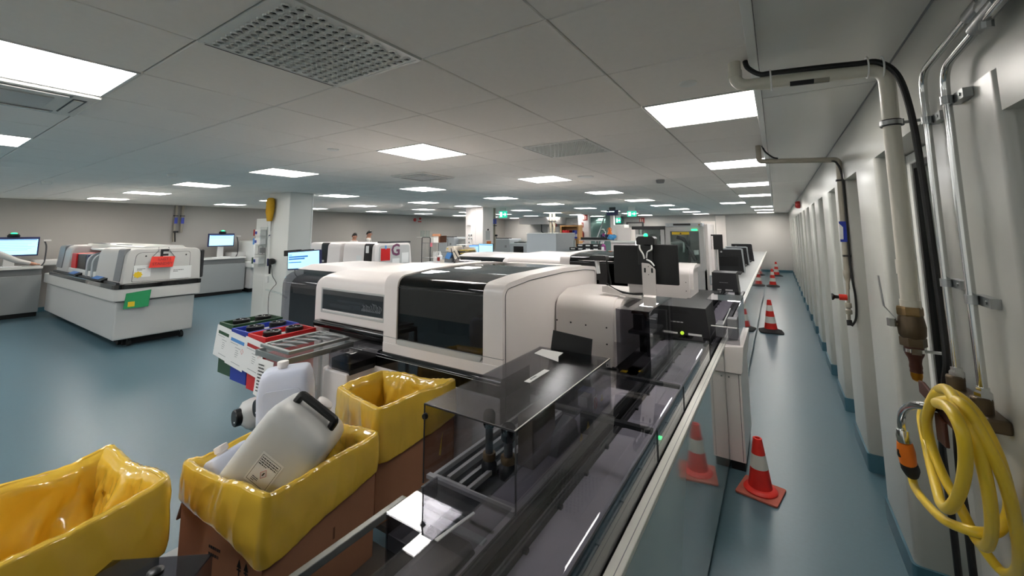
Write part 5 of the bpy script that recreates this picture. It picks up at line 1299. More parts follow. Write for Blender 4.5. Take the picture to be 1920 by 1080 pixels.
# bag stand with clear bag
bx0, bx1, by0, by1, bz = -2.99, -2.60, 1.45, 1.93, 1.0
t = thing('bag_stand', 'galvanised bag stand frame beside the red bin', 'bag stand', ((bx0 + bx1) / 2, (by0 + by1) / 2, 0))
part(t, 'upper_ring', MB().frame(bx0 + 0.02, bx1 - 0.02, by0 + 0.02, by1 - 0.02, bz - 0.004, bz + 0.016, 0.026, axis='z'), 'galv', bev=0.003)
part(t, 'lower_ring', MB().frame(bx0, bx1, by0, by1, bz - 0.055, bz - 0.018, 0.012, axis='z'), 'galv', bev=0.003)
for x, y in ((bx0 + 0.01, by1 - 0.01), (bx1 - 0.01, by0 + 0.01), (bx1 - 0.01, by1 - 0.01)): part(t, 'leg', MB().box(x - 0.01, x + 0.01, y - 0.01, y + 0.01, 0, bz - 0.055), 'galv')
mb = MB(); rings = []
for dz, gr in ((0.02, 0.012), (-0.03, 0.0), (-0.15, -0.005), (-0.3, -0.02), (-0.42, -0.05), (-0.47, -0.12)):
    r = []
    for k in range(72):
        ph = 2 * math.pi * k / 72
        base = superring((bx0 + bx1) / 2, (by0 + by1) / 2, bz + dz, (bx1 - bx0) / 2 + gr - 0.03, (by1 - by0) / 2 + gr - 0.03, 7, 72)[k]
        w = 0.016 * noise.noise(Vector((math.cos(ph) * 4, math.sin(ph) * 4, dz * 3))) * (1 if dz < 0 else 0.3)
        r.append((base[0] + math.cos(ph) * w, base[1] + math.sin(ph) * w, base[2]))
    rings.append(r)
mb.loft(rings[::-1], 0, True)
mb.f.pop(); mb.mi.pop(); mb.sm.pop()
t = thing('clear_bag', 'clear plastic bag hanging in the galvanised bag stand', 'bag', ((bx0 + bx1) / 2, (by0 + by1) / 2, bz - 0.47))
part(t, 'film', mb, 'film', angle=180)
fold = MB()
for k in range(5):
    y = by0 + 0.06 + 0.08 * k
    fold.sheet([(bx0 + 0.05, y, bz + 0.018), (bx0 + 0.12, y - 0.02, bz + 0.022), (bx0 + 0.32, y + 0.05, bz + 0.02), (bx0 + 0.22, y + 0.06, bz + 0.02)], 0.0006)
part(t, 'loose_folds', fold, 'film')
def glove(cx, cy, cz, s, label):
    mb = MB(); rings = []
    for i in range(9):
        th = math.pi * i / 8; r = []
        for k in range(20):
            ph = 2 * math.pi * k / 20
            n_ = 1 + 0.5 * noise.noise(Vector((math.sin(th) * math.cos(ph) * 2 + s * 9, math.sin(th) * math.sin(ph) * 2, math.cos(th) * 2)))
            r.append((cx + s * n_ * (math.sin(th) + 0.02) * math.cos(ph), cy + s * n_ * (math.sin(th) + 0.02) * math.sin(ph) * 0.6, cz - s * 0.6 * n_ * math.cos(th)))
        rings.append(r)
    mb.loft(rings, 0, True)
    return mb
single('glove', glove(-2.66, 1.60, 0.86, 0.055, ''), 'glove_blue', 'crumpled blue glove inside the clear bag, upper one', 'glove', 'blue gloves in the clear bag')
single('glove', glove(-2.69, 1.58, 0.80, 0.05, ''), 'glove_blue', 'crumpled blue glove inside the clear bag, lower one', 'glove', 'blue gloves in the clear bag')
t = thing('printed_sheet', 'white printed sheet hanging on the front of the bag stand', 'paper', (-2.85, 1.43, 0.74))
part(t, 'sheet', MB().sheet([(-2.91, 1.435, 0.945), (-2.92, 1.42, 0.72), (-2.73, 1.42, 0.70), (-2.72, 1.435, 0.945)], 0.0012), 'paper')
part(t, 'print', scribble(MB(), (-2.89, 1.4185, 0.74), (1, 0, 0), (0, 0.06, 1), 0.12, 0.18, 9, seed=31, fill=0.6), 'ink')
# ================================================================== analysers, benches and people on the left
ZF = 0.13
t = thing('analyzer_bench', 'long grey-white analyzer marked with letter E and a red standby sign', 'analyzer', (-10.7, 2.6, 0))
ex, y0, y1 = -8.5, 2.05, 3.08
base = [(-13.15, y0 + 0.02), (ex - 0.02, y0 + 0.02), (ex - 0.02, y1), (-13.15, y1)]
part(t, 'base_cabinet', MB().prism(base, 'z', ZF, 0.70), 'light_grey', bev=0.02)
part(t, 'plinth', MB().box(-13.1, ex - 0.25, y0 + 0.2, y1 - 0.1, 0.0, ZF), 'black_matt')
for x, y in ((ex - 0.15, y0 + 0.25), (ex - 0.12, y1 - 0.12), (ex - 0.35, y0 + 0.18)):
    part(t, 'caster', MB().lathe([(0.05, -0.02), (0.05, 0.02)], (x, y, 0.05), axis='y', n=16).tube([(x, y, 0.05), (x, y, ZF)], 0.015, 8), 'rubber')
part(t, 'tray_body', MB().prism(rpoly([(-13.2, y0 - 0.03), (ex + 0.05, y0 - 0.03), (ex + 0.05, y1 + 0.06), (-13.2, y1 + 0.06)], [0.02, 0.12, 0.06, 0.02], 6), 'z', 0.715, 0.905, 0, True), 'lab_grey', bev=0.012)
part(t, 'tray_gap', MB().prism(base, 'z', 0.70, 0.716), 'black_matt')
part(t, 'black_band', MB().prism(rpoly([(-12.75, y0 - 0.035), (ex + 0.056, y0 - 0.035), (ex + 0.056, y1 + 0.065), (-12.75, y1 + 0.065)], [0.02, 0.12, 0.06, 0.02], 6), 'z', 0.895, 0.965, 0, True), 'black_gloss', bev=0.004)
part(t, 'work_deck', MB().box(-12.75, ex - 0.1, y0 + 0.02, y1, 0.965, 0.985), 'dark_grey')
# right hood with end panel
hp = rpoly([(y0 + 0.06, 0.965), (y0 + 0.10, 1.50), (y1 + 0.03, 1.50), (y1 + 0.05, 0.965)], [0.0, 0.14, 0.12, 0.0], 8)
part(t, 'hood', MB().prism(hp, 'x', -9.95, ex, 0, True), 'lab_grey', bev=0.012)
ep = rpoly([(y0 + 0.17, 0.99), (y0 + 0.20, 1.445), (y1 - 0.12, 1.445), (y1 - 0.11, 0.99)], [0.02, 0.09, 0.05, 0.02], 6)
part(t, 'panel_gap', MB().prism(ep, 'x', ex - 0.01, ex + 0.0015), 'dark_grey')
part(t, 'end_panel', MB().prism([((a - 2.6) * 0.985 + 2.6, (b - 1.2) * 0.98 + 1.2) for a, b in ep], 'x', ex - 0.005, ex + 0.004, 0), 'lab_grey')
part(t, 'tinted_corner', MB().prism(rpoly([(y0 + 0.05, 1.0), (y0 + 0.088, 1.497), (y0 + 0.16, 1.505), (y0 + 0.10, 1.40), (y0 + 0.10, 1.0)], [0, 0.12, 0, 0.05, 0], 6), 'x', -8.90, -8.60, 0, True), 'mid_grey')
part(t, 'dark_edge', MB().box(-8.7, ex - 0.02, y1 + 0.05, y1 + 0.10, 0.98, 1.46), 'charcoal', bev=0.02)
part(t, 'screw', MB().lathe([(0.012, -0.001), (0.012, 0.006)], (ex + 0.002, 2.37, 1.385), axis='x', n=10), 'black')
part(t, 'screw', MB().lathe([(0.012, -0.001), (0.012, 0.006)], (ex + 0.002, 2.90, 1.385), axis='x', n=10), 'black')
# open loading bay and middle gear
part(t, 'loading_tray', MB().box(-11.8, -9.95, y0 + 0.07, y1, 0.985, 1.08), 'white_paint', bev=0.01)
part(t, 'bay_back', MB().box(-11.9, -9.95, y1 - 0.15, y1, 0.98, 1.42), 'light_grey')
part(t, 'red_cassette', MB().box(-11.70, -11.38, y0 + 0.08, y0 + 0.5, 1.08, 1.36), 'red', bev=0.01)
part(t, 'black_cassette', MB().box(-11.37, -10.80, y0 + 0.10, y0 + 0.5, 1.08, 1.35), 'black', bev=0.01)
part(t, 'blue_cassette', MB().box(-10.79, -10.64, y0 + 0.10, y0 + 0.5, 1.08, 1.355), 'blue_navy', bev=0.01)
for x in (-10.52, -10.20):
    pp = rpoly([(y0 + 0.05, 0.98), (y0 + 0.05, 1.38), (y0 + 0.5, 1.44), (y0 + 0.5, 0.98)], [0, 0.2, 0, 0], 6)
    part(t, 'curved_divider', MB().prism(pp, 'x', x, x + 0.08, 0, True), 'cool_grey', bev=0.01)
part(t, 'bay_lamp', MB().box(-10.75, -9.95, y0 + 0.15, y0 + 0.5, 1.44, 1.47), 'white_paint', bev=0.01)
for x in (-11.1, -9.55):
    tb = MB().prism([(y0 - 0.02, 0.97), (y0 - 0.02, 0.985), (y0 + 0.14, 1.06), (y0 + 0.16, 0.97)], 'x', x - 0.32, x + 0.32)
    o = part(t, 'touch_pad', tb, 'black', bev=0.004)
    part(o, 'pad_screen', MB().sheet([(x - 0.28, y0 - 0.005, 0.994), (x + 0.12, y0 - 0.005, 0.994), (x + 0.12, y0 + 0.12, 1.053), (x - 0.28, y0 + 0.12, 1.053)], 0.002), 'screen_text')
# left hoods
part(t, 'hood', MB().prism(hp, 'x', -12.75, -11.85, 0, True), 'light_grey', bev=0.03, seg=3)
part(t, 'tinted_corner', MB().prism(rpoly([(y0 + 0.05, 1.05), (y0 + 0.088, 1.497), (y0 + 0.20, 1.505), (y0 + 0.10, 1.38), (y0 + 0.10, 1.05)], [0, 0.12, 0, 0.05, 0], 6), 'x', -12.74, -12.3, 0, True), 'mid_grey')
part(t, 'roof', MB().prism(rpoly([(y0 + 0.35, 1.42), (y0 + 0.40, 1.53), (y1 - 0.1, 1.535), (y1, 1.45)], [0, 0.05, 0.05, 0], 4), 'x', -12.3, -8.9, 0, True), 'white_paint', bev=0.01)
part(t, 'roof_lines', MB().box(-12.2, -11.2, y0 + 0.45, y0 + 0.5, 1.533, 1.542).box(-10.6, -9.9, y0 + 0.45, y0 + 0.5, 1.533, 1.54), 'black')
E_ = MB(); text_mb(E_, 'E', 0.25, (ex + 0.005, 2.60, 1.385), (0, 1, 0), (0, 0, 1), bold=True)
single('letter_sign', E_, 'ink', 'large black letter E stuck on the analyzer end panel', 'letter')
t = thing('standby_sign', 'red hanging sign with faint lettering below the letter E', 'sign', (ex + 0.03, 2.58, 1.19))
o = part(t, 'card', MB().sheet([(ex + 0.02, 2.44, 1.375), (ex + 0.055, 2.40, 1.20), (ex + 0.055, 2.71, 1.195), (ex + 0.02, 2.745, 1.365)], 0.002), 'orange_red')
tx = MB(); text_mb(tx, 'LAGT I', 0.055, (ex + 0.036, 2.60, 1.325), (0, 1, 0), (-0.2, 0, 1), thick=0.004, bold=True); part(o, 'upper_lettering', tx, 'red_dull'); tx = MB(); text_mb(tx, 'STANDBY', 0.06, (ex + 0.047, 2.575, 1.255), (0, 1, 0), (-0.2, 0, 1), thick=0.004, bold=True)
part(o, 'lettering', tx, 'red_dull')
part(t, 'cord', MB().tube([(ex + 0.022, 2.45, 1.375), (ex + 0.012, 2.52, 1.46), (ex - 0.02, 2.53, 1.515)], 0.004, 6).tube([(ex + 0.022, 2.735, 1.365), (ex + 0.012, 2.67, 1.46), (ex - 0.02, 2.66, 1.515)], 0.004, 6), 'dark_grey')
def note(name, ya, yb, za, zb, m, label, seed=None, x=ex + 0.0065):
    t = thing(name, label, 'paper', (x, (ya + yb) / 2, za))
    part(t, 'sheet', MB().box(x - 0.0015, x, ya, yb, za, zb), m)
    if seed: part(t, 'handwriting', scribble(MB(), (x, ya + 0.04, za + (zb - za) * 0.55), (0, 1, 0), (0, 0, 1), (yb - ya) * 0.6, (zb - za) * 0.2, 2, seed=seed), 'ink')
note('paper_note', 2.235, 2.445, 1.06, 1.245, 'paper', 'white note with handwriting at the left of the E panel', 41)
note('paper_note', 2.70, 2.99, 0.995, 1.20, 'paper', 'white printed sheet at the lower right of the E panel', 42)
single('star_sticker', MB().prism([(2.29 + 0.06 * (1 if k % 2 == 0 else 0.75) * math.cos(k * math.pi / 8), 1.10 + 0.055 * (1 if k % 2 == 0 else 0.75) * math.sin(k * math.pi / 8)) for k in range(16)], 'x', ex + 0.0068, ex + 0.009), 'yellow', 'small yellow sticker on the handwritten note', 'sticker')
t = thing('green_sheet', 'translucent green plastic sheet taped to the analyzer tray edge', 'sheet', (ex + 0.06, 2.3, 0.56))
part(t, 'sheet', MB().sheet([(ex + 0.058, 2.14, 0.60), (ex + 0.058, 2.44, 0.60), (ex + 0.058, 2.46, 0.86), (ex + 0.058, 2.16, 0.83)], 0.003), 'green_sign')
part(t, 'yellow_note', MB().box(ex + 0.061, ex + 0.063, 2.19, 2.27, 0.625, 0.70), 'yellow')

# wall benches with monitors
def bench(ya, yb, label):
    t = thing('lab_bench', label, 'bench', (-13.6, (ya + yb) / 2, 0), 'grey benches along the left wall')
    part(t, 'front_panel', MB().box(-13.30, -13.27, ya, yb, 0.10, 0.86), 'bench_grey')
    part(t, 'body', MB().box(-13.98, -13.30, ya, yb, 0.10, 0.86), 'light_grey')
    part(t, 'plinth', MB().box(-13.98, -13.36, ya, yb, 0, 0.10), 'black_matt')
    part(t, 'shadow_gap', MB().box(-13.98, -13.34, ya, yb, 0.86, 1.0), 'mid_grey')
    for y in (ya + 0.35, ya + 0.62): part(t, 'bracket', MB().box(-13.34, -13.28, y, y + 0.05, 0.88, 1.0), 'black')
    part(t, 'worktop', MB().box(-13.98, -13.25, ya, yb, 1.0, 1.045), 'white_paint', bev=0.004)
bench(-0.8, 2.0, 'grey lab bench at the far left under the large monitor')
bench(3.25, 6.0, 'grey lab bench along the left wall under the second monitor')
def workstation(y, z0, z1, w, label, lines):
    x = -13.5
    t = thing('monitor', label, 'monitor', (x, y, 1.045), 'wide monitors on the left wall')
    part(t, 'housing', MB().box(x - 0.03, x + 0.02, y - w / 2, y + w / 2, z0, z1), 'blue_navy', bev=0.006)
    s = part(t, 'screen', MB().box(x + 0.02, x + 0.024, y - w / 2 + 0.025, y + w / 2 - 0.025, z0 + 0.03, z1 - 0.045), 'screen_cyan')
    ui = MB().box(x + 0.024, x + 0.0255, y - w / 2 + 0.04, y + w / 2 - 0.04, z1 - 0.065, z1 - 0.05)
    for k in range(lines): ui.box(x + 0.024, x + 0.0255, y - w / 2 + 0.05, y + w / 2 - 0.06 - 0.05 * (k % 3), z1 - 0.10 - 0.035 * k, z1 - 0.096 - 0.035 * k)
    part(s, 'screen_rows', ui, 'screen_text')
    part(t, 'stand', MB().box(x - 0.05, x - 0.01, y - 0.08, y + 0.08, 1.045, z0 + 0.02), 'light_grey', bev=0.01)
    part(t, 'camera_puck', MB().lathe([(0.085, z1), (0.095, z1 + 0.03), (0.07, z1 + 0.065), (0.03, z1 + 0.075)], (x, y + 0.02, 0), n=20), 'black')
    part(t, 'status_light', MB().lathe([(0.05, z1 + 0.066), (0.04, z1 + 0.09), (0.001, z1 + 0.095)], (x + 0.02, y + 0.02, 0), n=16), 'led_green')
    single('keyboard', MB().box(-13.38, -13.26, y - 0.30, y + 0.16, 1.0455, 1.065), 'paper', f'white keyboard under the {label.split(" on ")[0].split(" with ")[0]}', 'keyboard', bev=0.005)
    h = thing('hand_scanner', f'grey hand scanner on a stalk right of the {label.split(" on ")[0].split(" with ")[0]}', 'scanner', (x, y + w / 2 + 0.1, 1.045))
    part(h, 'stalk', MB().tube(smooth_path([(x + 0.05, y + w / 2 + 0.06, 1.046), (x + 0.04, y + w / 2 + 0.10, 1.15), (x, y + w / 2 + 0.11, 1.45), (x, y + w / 2 + 0.07, z1 - 0.08)], 5), 0.014, 8), 'dark_grey')
    part(h, 'head', MB().box(x - 0.03, x + 0.03, y + w / 2 + 0.05, y + w / 2 + 0.17, z1 - 0.10, z1 - 0.06), 'light_grey', bev=0.012)
    single('tray_unit', MB().box(-13.9, -13.45, y + w / 2 - 0.05, y + w / 2 + 0.4, 1.0455, 1.17), 'light_grey', f'pale low tray unit beside the {label.split(" on ")[0].split(" with ")[0]}', 'tray', bev=0.02)
workstation(1.55, 1.27, 1.67, 0.78, 'large lit monitor at the far left with green light on top', 6)
workstation(5.42, 1.35, 1.72, 0.66, 'second lit monitor on the left wall bench', 2)
# analyser next to the second bench, mostly behind the column
t = thing('analyzer_small', 'white analyzer with dark hood window left of the duster column', 'analyzer', (-13.2, 6.6, 0))
part(t, 'cabinet', MB().box(-13.95, -13.05, 6.05, 7.3, 0.12, 0.72), 'light_grey', bev=0.01)
part(t, 'plinth', MB().box(-13.9, -13.2, 6.1, 7.25, 0, 0.12), 'black_matt')
part(t, 'tray', MB().box(-13.95, -12.90, 6.02, 7.35, 0.72, 0.90), 'white_paint', bev=0.03)
part(t, 'drawer', MB().box(-12.91, -12.89, 6.2, 7.2, 0.80, 0.93), 'light_grey', bev=0.005)
part(t, 'hood', MB().prism(rpoly([(-13.95, 0.9), (-12.98, 0.9), (-13.02, 1.48), (-13.95, 1.5)], [0, 0, 0.15, 0], 6), 'y', 6.08, 7.3, 0, True), 'white_paint', bev=0.02)
part(t, 'dark_window', MB().prism(rpoly([(-12.975, 0.98), (-13.01, 1.45), (-13.1, 1.49), (-13.1, 0.98)], [0, 0.05, 0, 0], 4), 'y', 6.20, 7.2), 'charcoal')
# pipes up the wall
for k, y in enumerate((4.45, 4.60)):
    t = thing('wall_pipe', ('left', 'right')[k] + ' grey conduit pipe with blue tag on the left wall', 'pipe', (-13.95, y, 1.4), 'wall conduits')
    part(t, 'pipe', MB().tube([(-13.95, y, 2.5), (-13.95, y, 1.5 + 0.25 * k)], 0.03, 10), 'pvc_grey')
    part(t, 'tag', MB().box(-13.918, -13.912, y - 0.035, y + 0.035, 2.0, 2.17), 'blue')
    part(t, 'clip', MB().box(-13.99, -13.91, y - 0.045, y + 0.045, 2.2, 2.23), 'dark_grey')
single('pipe_tap', MB().lathe([(0.06, 1.75), (0.06, 1.80)], (-13.93, 4.47, 0), n=12).tube([(-13.93, 4.47, 1.5), (-13.93, 4.45, 1.75)], 0.02, 8), 'black', 'black tap at the foot of the left wall conduits', 'tap')

# hood analysers in the middle row
def hood_analyzer(x0, x1, y, label, slots, mirror=False):
    t = thing('analyzer', label, 'analyzer', ((x0 + x1) / 2, y + 0.65, 0), 'middle row hood analyzers')
    hp = rpoly([(y, 0.80), (y + 0.03, 1.46), (y + 1.20, 1.46), (y + 1.28, 0.80)], [0.0, 0.14, 0.12, 0.0], 8)
    part(t, 'hood', MB().prism(hp, 'x', x0, x1, 0, True), 'white', bev=0.02, seg=3)
    part(t, 'cabinet', MB().box(x0 + 0.03, x1 - 0.03, y + 0.02, y + 1.25, 0.12, 0.78), 'light_grey', bev=0.02)
    part(t, 'plinth', MB().box(x0 + 0.1, x1 - 0.1, y + 0.1, y + 1.2, 0, 0.12), 'black_matt')
    part(t, 'deck_line', MB().box(x0 - 0.01, x1 + 0.01, y - 0.02, y + 1.3, 0.78, 0.83), 'dark_grey')
    for a, b in slots:
        sp = rpoly([(y - 0.004, 0.88), (y + 0.022, 1.42), (y + 0.06, 1.455), (y + 0.12, 1.455), (y + 0.12, 0.88)], [0, 0.06, 0, 0, 0], 5)
        part(t, 'dark_slot', MB().prism(sp, 'x', a, b, 0, True), 'black')
        part(t, 'knob', MB().lathe([(0.03, -0.05), (0.03, 0.0)], ((a + b) / 2, y - 0.003, 0.95), axis='y', n=12), 'paper')
        part(t, 'front_note', MB().box(a - 0.30, a - 0.08, y + 0.004, y + 0.008, 0.95, 1.15), 'paper')
    return t
g = hood_analyzer(-9.85, -8.55, 6.85, 'white hood analyzer marked with a purple letter G', [(-8.97, -8.66)])
part(g, 'white_lever', MB().box(-8.83, -8.76, 6.80, 6.85, 1.22, 1.40), 'paper', bev=0.01)
ep = rpoly([(7.0, 0.88), (7.0, 1.41), (8.02, 1.41), (8.02, 0.88)], [0.02, 0.09, 0.09, 0.02], 6)
part(g, 'end_panel', MB().prism(ep, 'x', -8.55, -8.54), 'light_grey')
part(g, 'roof_vent', MB().box(-9.0, -8.6, 7.3, 8.1, 1.46, 1.50), 'dark_grey')
hood_analyzer(-11.45, -10.0, 6.85, 'white hood analyzer beside the duster column with one dark slot', [(-10.85, -10.55)])
G_ = MB(); text_mb(G_, 'G', 0.42, (-8.535, 7.52, 1.27), (0, 1, 0), (0, 0, 1), bold=True, thick=0.004)
single('letter_sign', G_, 'purple', 'purple patterned letter G on the analyzer end', 'letter')
single('red_sheet', MB().box(-8.538, -8.535, 7.04, 7.34, 1.02, 1.33), 'red', 'red sheet of paper left of the letter G', 'paper')
single('blue_clip', MB().box(-8.54, -8.528, 7.17, 7.21, 1.31, 1.41), 'blue_light', 'light blue clip above the red sheet', 'clip', bev=0.004)
single('white_sheet', MB().box(-8.538, -8.535, 7.42, 7.66, 0.85, 1.06), 'paper', 'white sheet below the letter G', 'paper')
single('white_sheet', MB().box(-8.538, -8.535, 7.74, 7.98, 0.93, 1.20), 'paper', 'white sheet right of the letter G', 'paper')

# column A: duster, brush holders, scanner and monitor
t = thing('feather_duster', 'yellow fluffy duster on a long blue and white pole fixed to the column', 'duster', (-8.19, 4.10, 1.1))
rings = []
for i in range(15):
    f = i / 14; z = 1.97 + 0.45 * f; r = (0.05 + 0.055 * math.sin(math.pi * min(1, f * 0.62 + 0.08))) * (1 if f < 0.93 else 0.6)
    rings.append([(-8.19 + r * (1 + 0.25 * noise.noise(Vector((k * 1.7, i * 1.3, 2)))) * math.cos(2 * math.pi * k / 22), 4.08 + r * 0.6 * (1 + 0.25 * noise.noise(Vector((k * 1.7, i * 1.3, 2)))) * math.sin(2 * math.pi * k / 22), z) for k in range(22)])
part(t, 'fluffy_head', MB().loft(rings, 0, True), 'yellow_duster', angle=180)
part(t, 'pole', MB().tube([(-8.19, 4.11, 1.12), (-8.18, 4.09, 1.98)], 0.014, 10), 'paper')
for a, b in ((1.12, 1.26), (1.66, 1.71), (1.78, 1.98)): part(t, 'blue_grip', MB().tube([(-8.19, 4.10, a), (-8.185, 4.095, b)], 0.017, 10), 'blue_navy')
for k, (z, m, nm) in enumerate(((1.69, 'red_dull', 'red'), (1.52, 'blue_light', 'blue'), (1.15, 'green', 'green'))):
    t = thing('glove_box_holder', f'clear holder with a {nm} and white glove box on the column board', 'holder', (-8.52, 4.1, z))
    part(t, 'box', MB().box(-8.66, -8.40, 4.03, 4.14, z, z + 0.12), 'paper', bev=0.004)
    part(t, 'colour_end', MB().box(-8.665, -8.61, 4.025, 4.141, z, z + 0.12), m)
    part(t, 'blue_print', MB().box(-8.60, -8.53, 4.027, 4.031, z + 0.03, z + 0.085), 'blue')
    part(t, 'clear_bracket', MB().box(-8.40, -8.37, 4.02, 4.15, z - 0.05, z + 0.17), 'clear')
single('wire_basket', MB().frame(-8.55, -8.38, 1.34, 1.50, 4.08, 4.09, 0.006).box(-8.55, -8.38, 4.02, 4.14, 1.33, 1.336).box(-8.44, -8.38, 4.05, 4.13, 1.36, 1.46), 'mid_grey', 'grey wire basket between the blue and green holders', 'basket')
t = thing('hand_scanner', 'black hand scanner hanging on the column with a thin cable', 'scanner', (-8.03, 4.08, 0.98))
part(t, 'head', MB().lathe([(0.055, -0.06), (0.06, -0.02), (0.05, 0.02)], (-8.03, 4.11, 1.21), axis='y', n=16), 'black')
part(t, 'grip', MB().tube([(-8.08, 4.08, 1.24), (-8.09, 4.09, 0.98)], [0.022, 0.018], 10), 'black')
part(t, 'cable', MB().tube(smooth_path([(-8.03, 4.08, 1.15), (-7.98, 4.09, 0.95), (-7.85, 4.1, 0.82), (-7.95, 4.1, 0.74), (-8.08, 4.1, 0.6), (-8.08, 4.1, 0.3), (-8.02, 4.1, 0.18)], 6), 0.005, 6), 'cable')
single('wall_socket', MB().box(-8.30, -8.22, 4.12, 4.15, 0.80, 0.92), 'paper', 'small white socket low on the duster column', 'socket', bev=0.006)
single('plastic_rod', MB().tube([(-8.2, 4.10, 0.68), (-7.6, 4.05, 0.66), (-7.2, 3.95, 0.63)], 0.016, 8), 'clear', 'clear plastic rod sticking out of the duster column', 'rod')
t = thing('monitor', 'lit monitor on a stand in front of the duster column', 'monitor', (-6.66, 3.9, 0))
mm = axes(Vector((-6.66, 3.9, 1.29)), (0, 0, 1), (0.995, 0.1, 0)); mm = mm @ Matrix.Rotation(math.radians(-4), 4, 'Y')
part(t, 'housing', xform(MB().box(-0.41, 0.41, 0.0, 0.04, -0.15, 0.16), mm), 'blue_navy', bev=0.006)
s = part(t, 'screen', xform(MB().box(-0.39, 0.39, -0.004, 0.0, -0.125, 0.145), mm), 'screen_cyan')
part(s, 'highlighted_rows', xform(MB().box(-0.37, 0.12, -0.006, -0.004, 0.055, 0.08).box(-0.37, 0.04, -0.006, -0.004, 0.02, 0.045).box(-0.37, -0.29, -0.006, -0.004, 0.095, 0.105).box(-0.37, -0.05, -0.006, -0.004, -0.03, -0.015), mm), 'screen_ui')
part(t, 'top_box', xform(MB().box(-0.55, -0.20, 0.02, 0.12, 0.09, 0.19).box(-0.1, 0.15, 0.02, 0.1, 0.16, 0.18), mm), 'black', bev=0.01)
part(t, 'post', MB().box(-6.72, -6.60, 3.95, 4.02, 0.05, 1.25), 'black')
part(t, 'foot', MB().box(-6.95, -6.40, 3.8, 4.3, 0, 0.05), 'black', bev=0.01)
part(t, 'side_cable', MB().tube(smooth_path([(-6.95, 3.93, 1.18), (-6.92, 3.92, 1.05), (-6.8, 3.94, 0.98)], 5), 0.006, 6), 'cable')
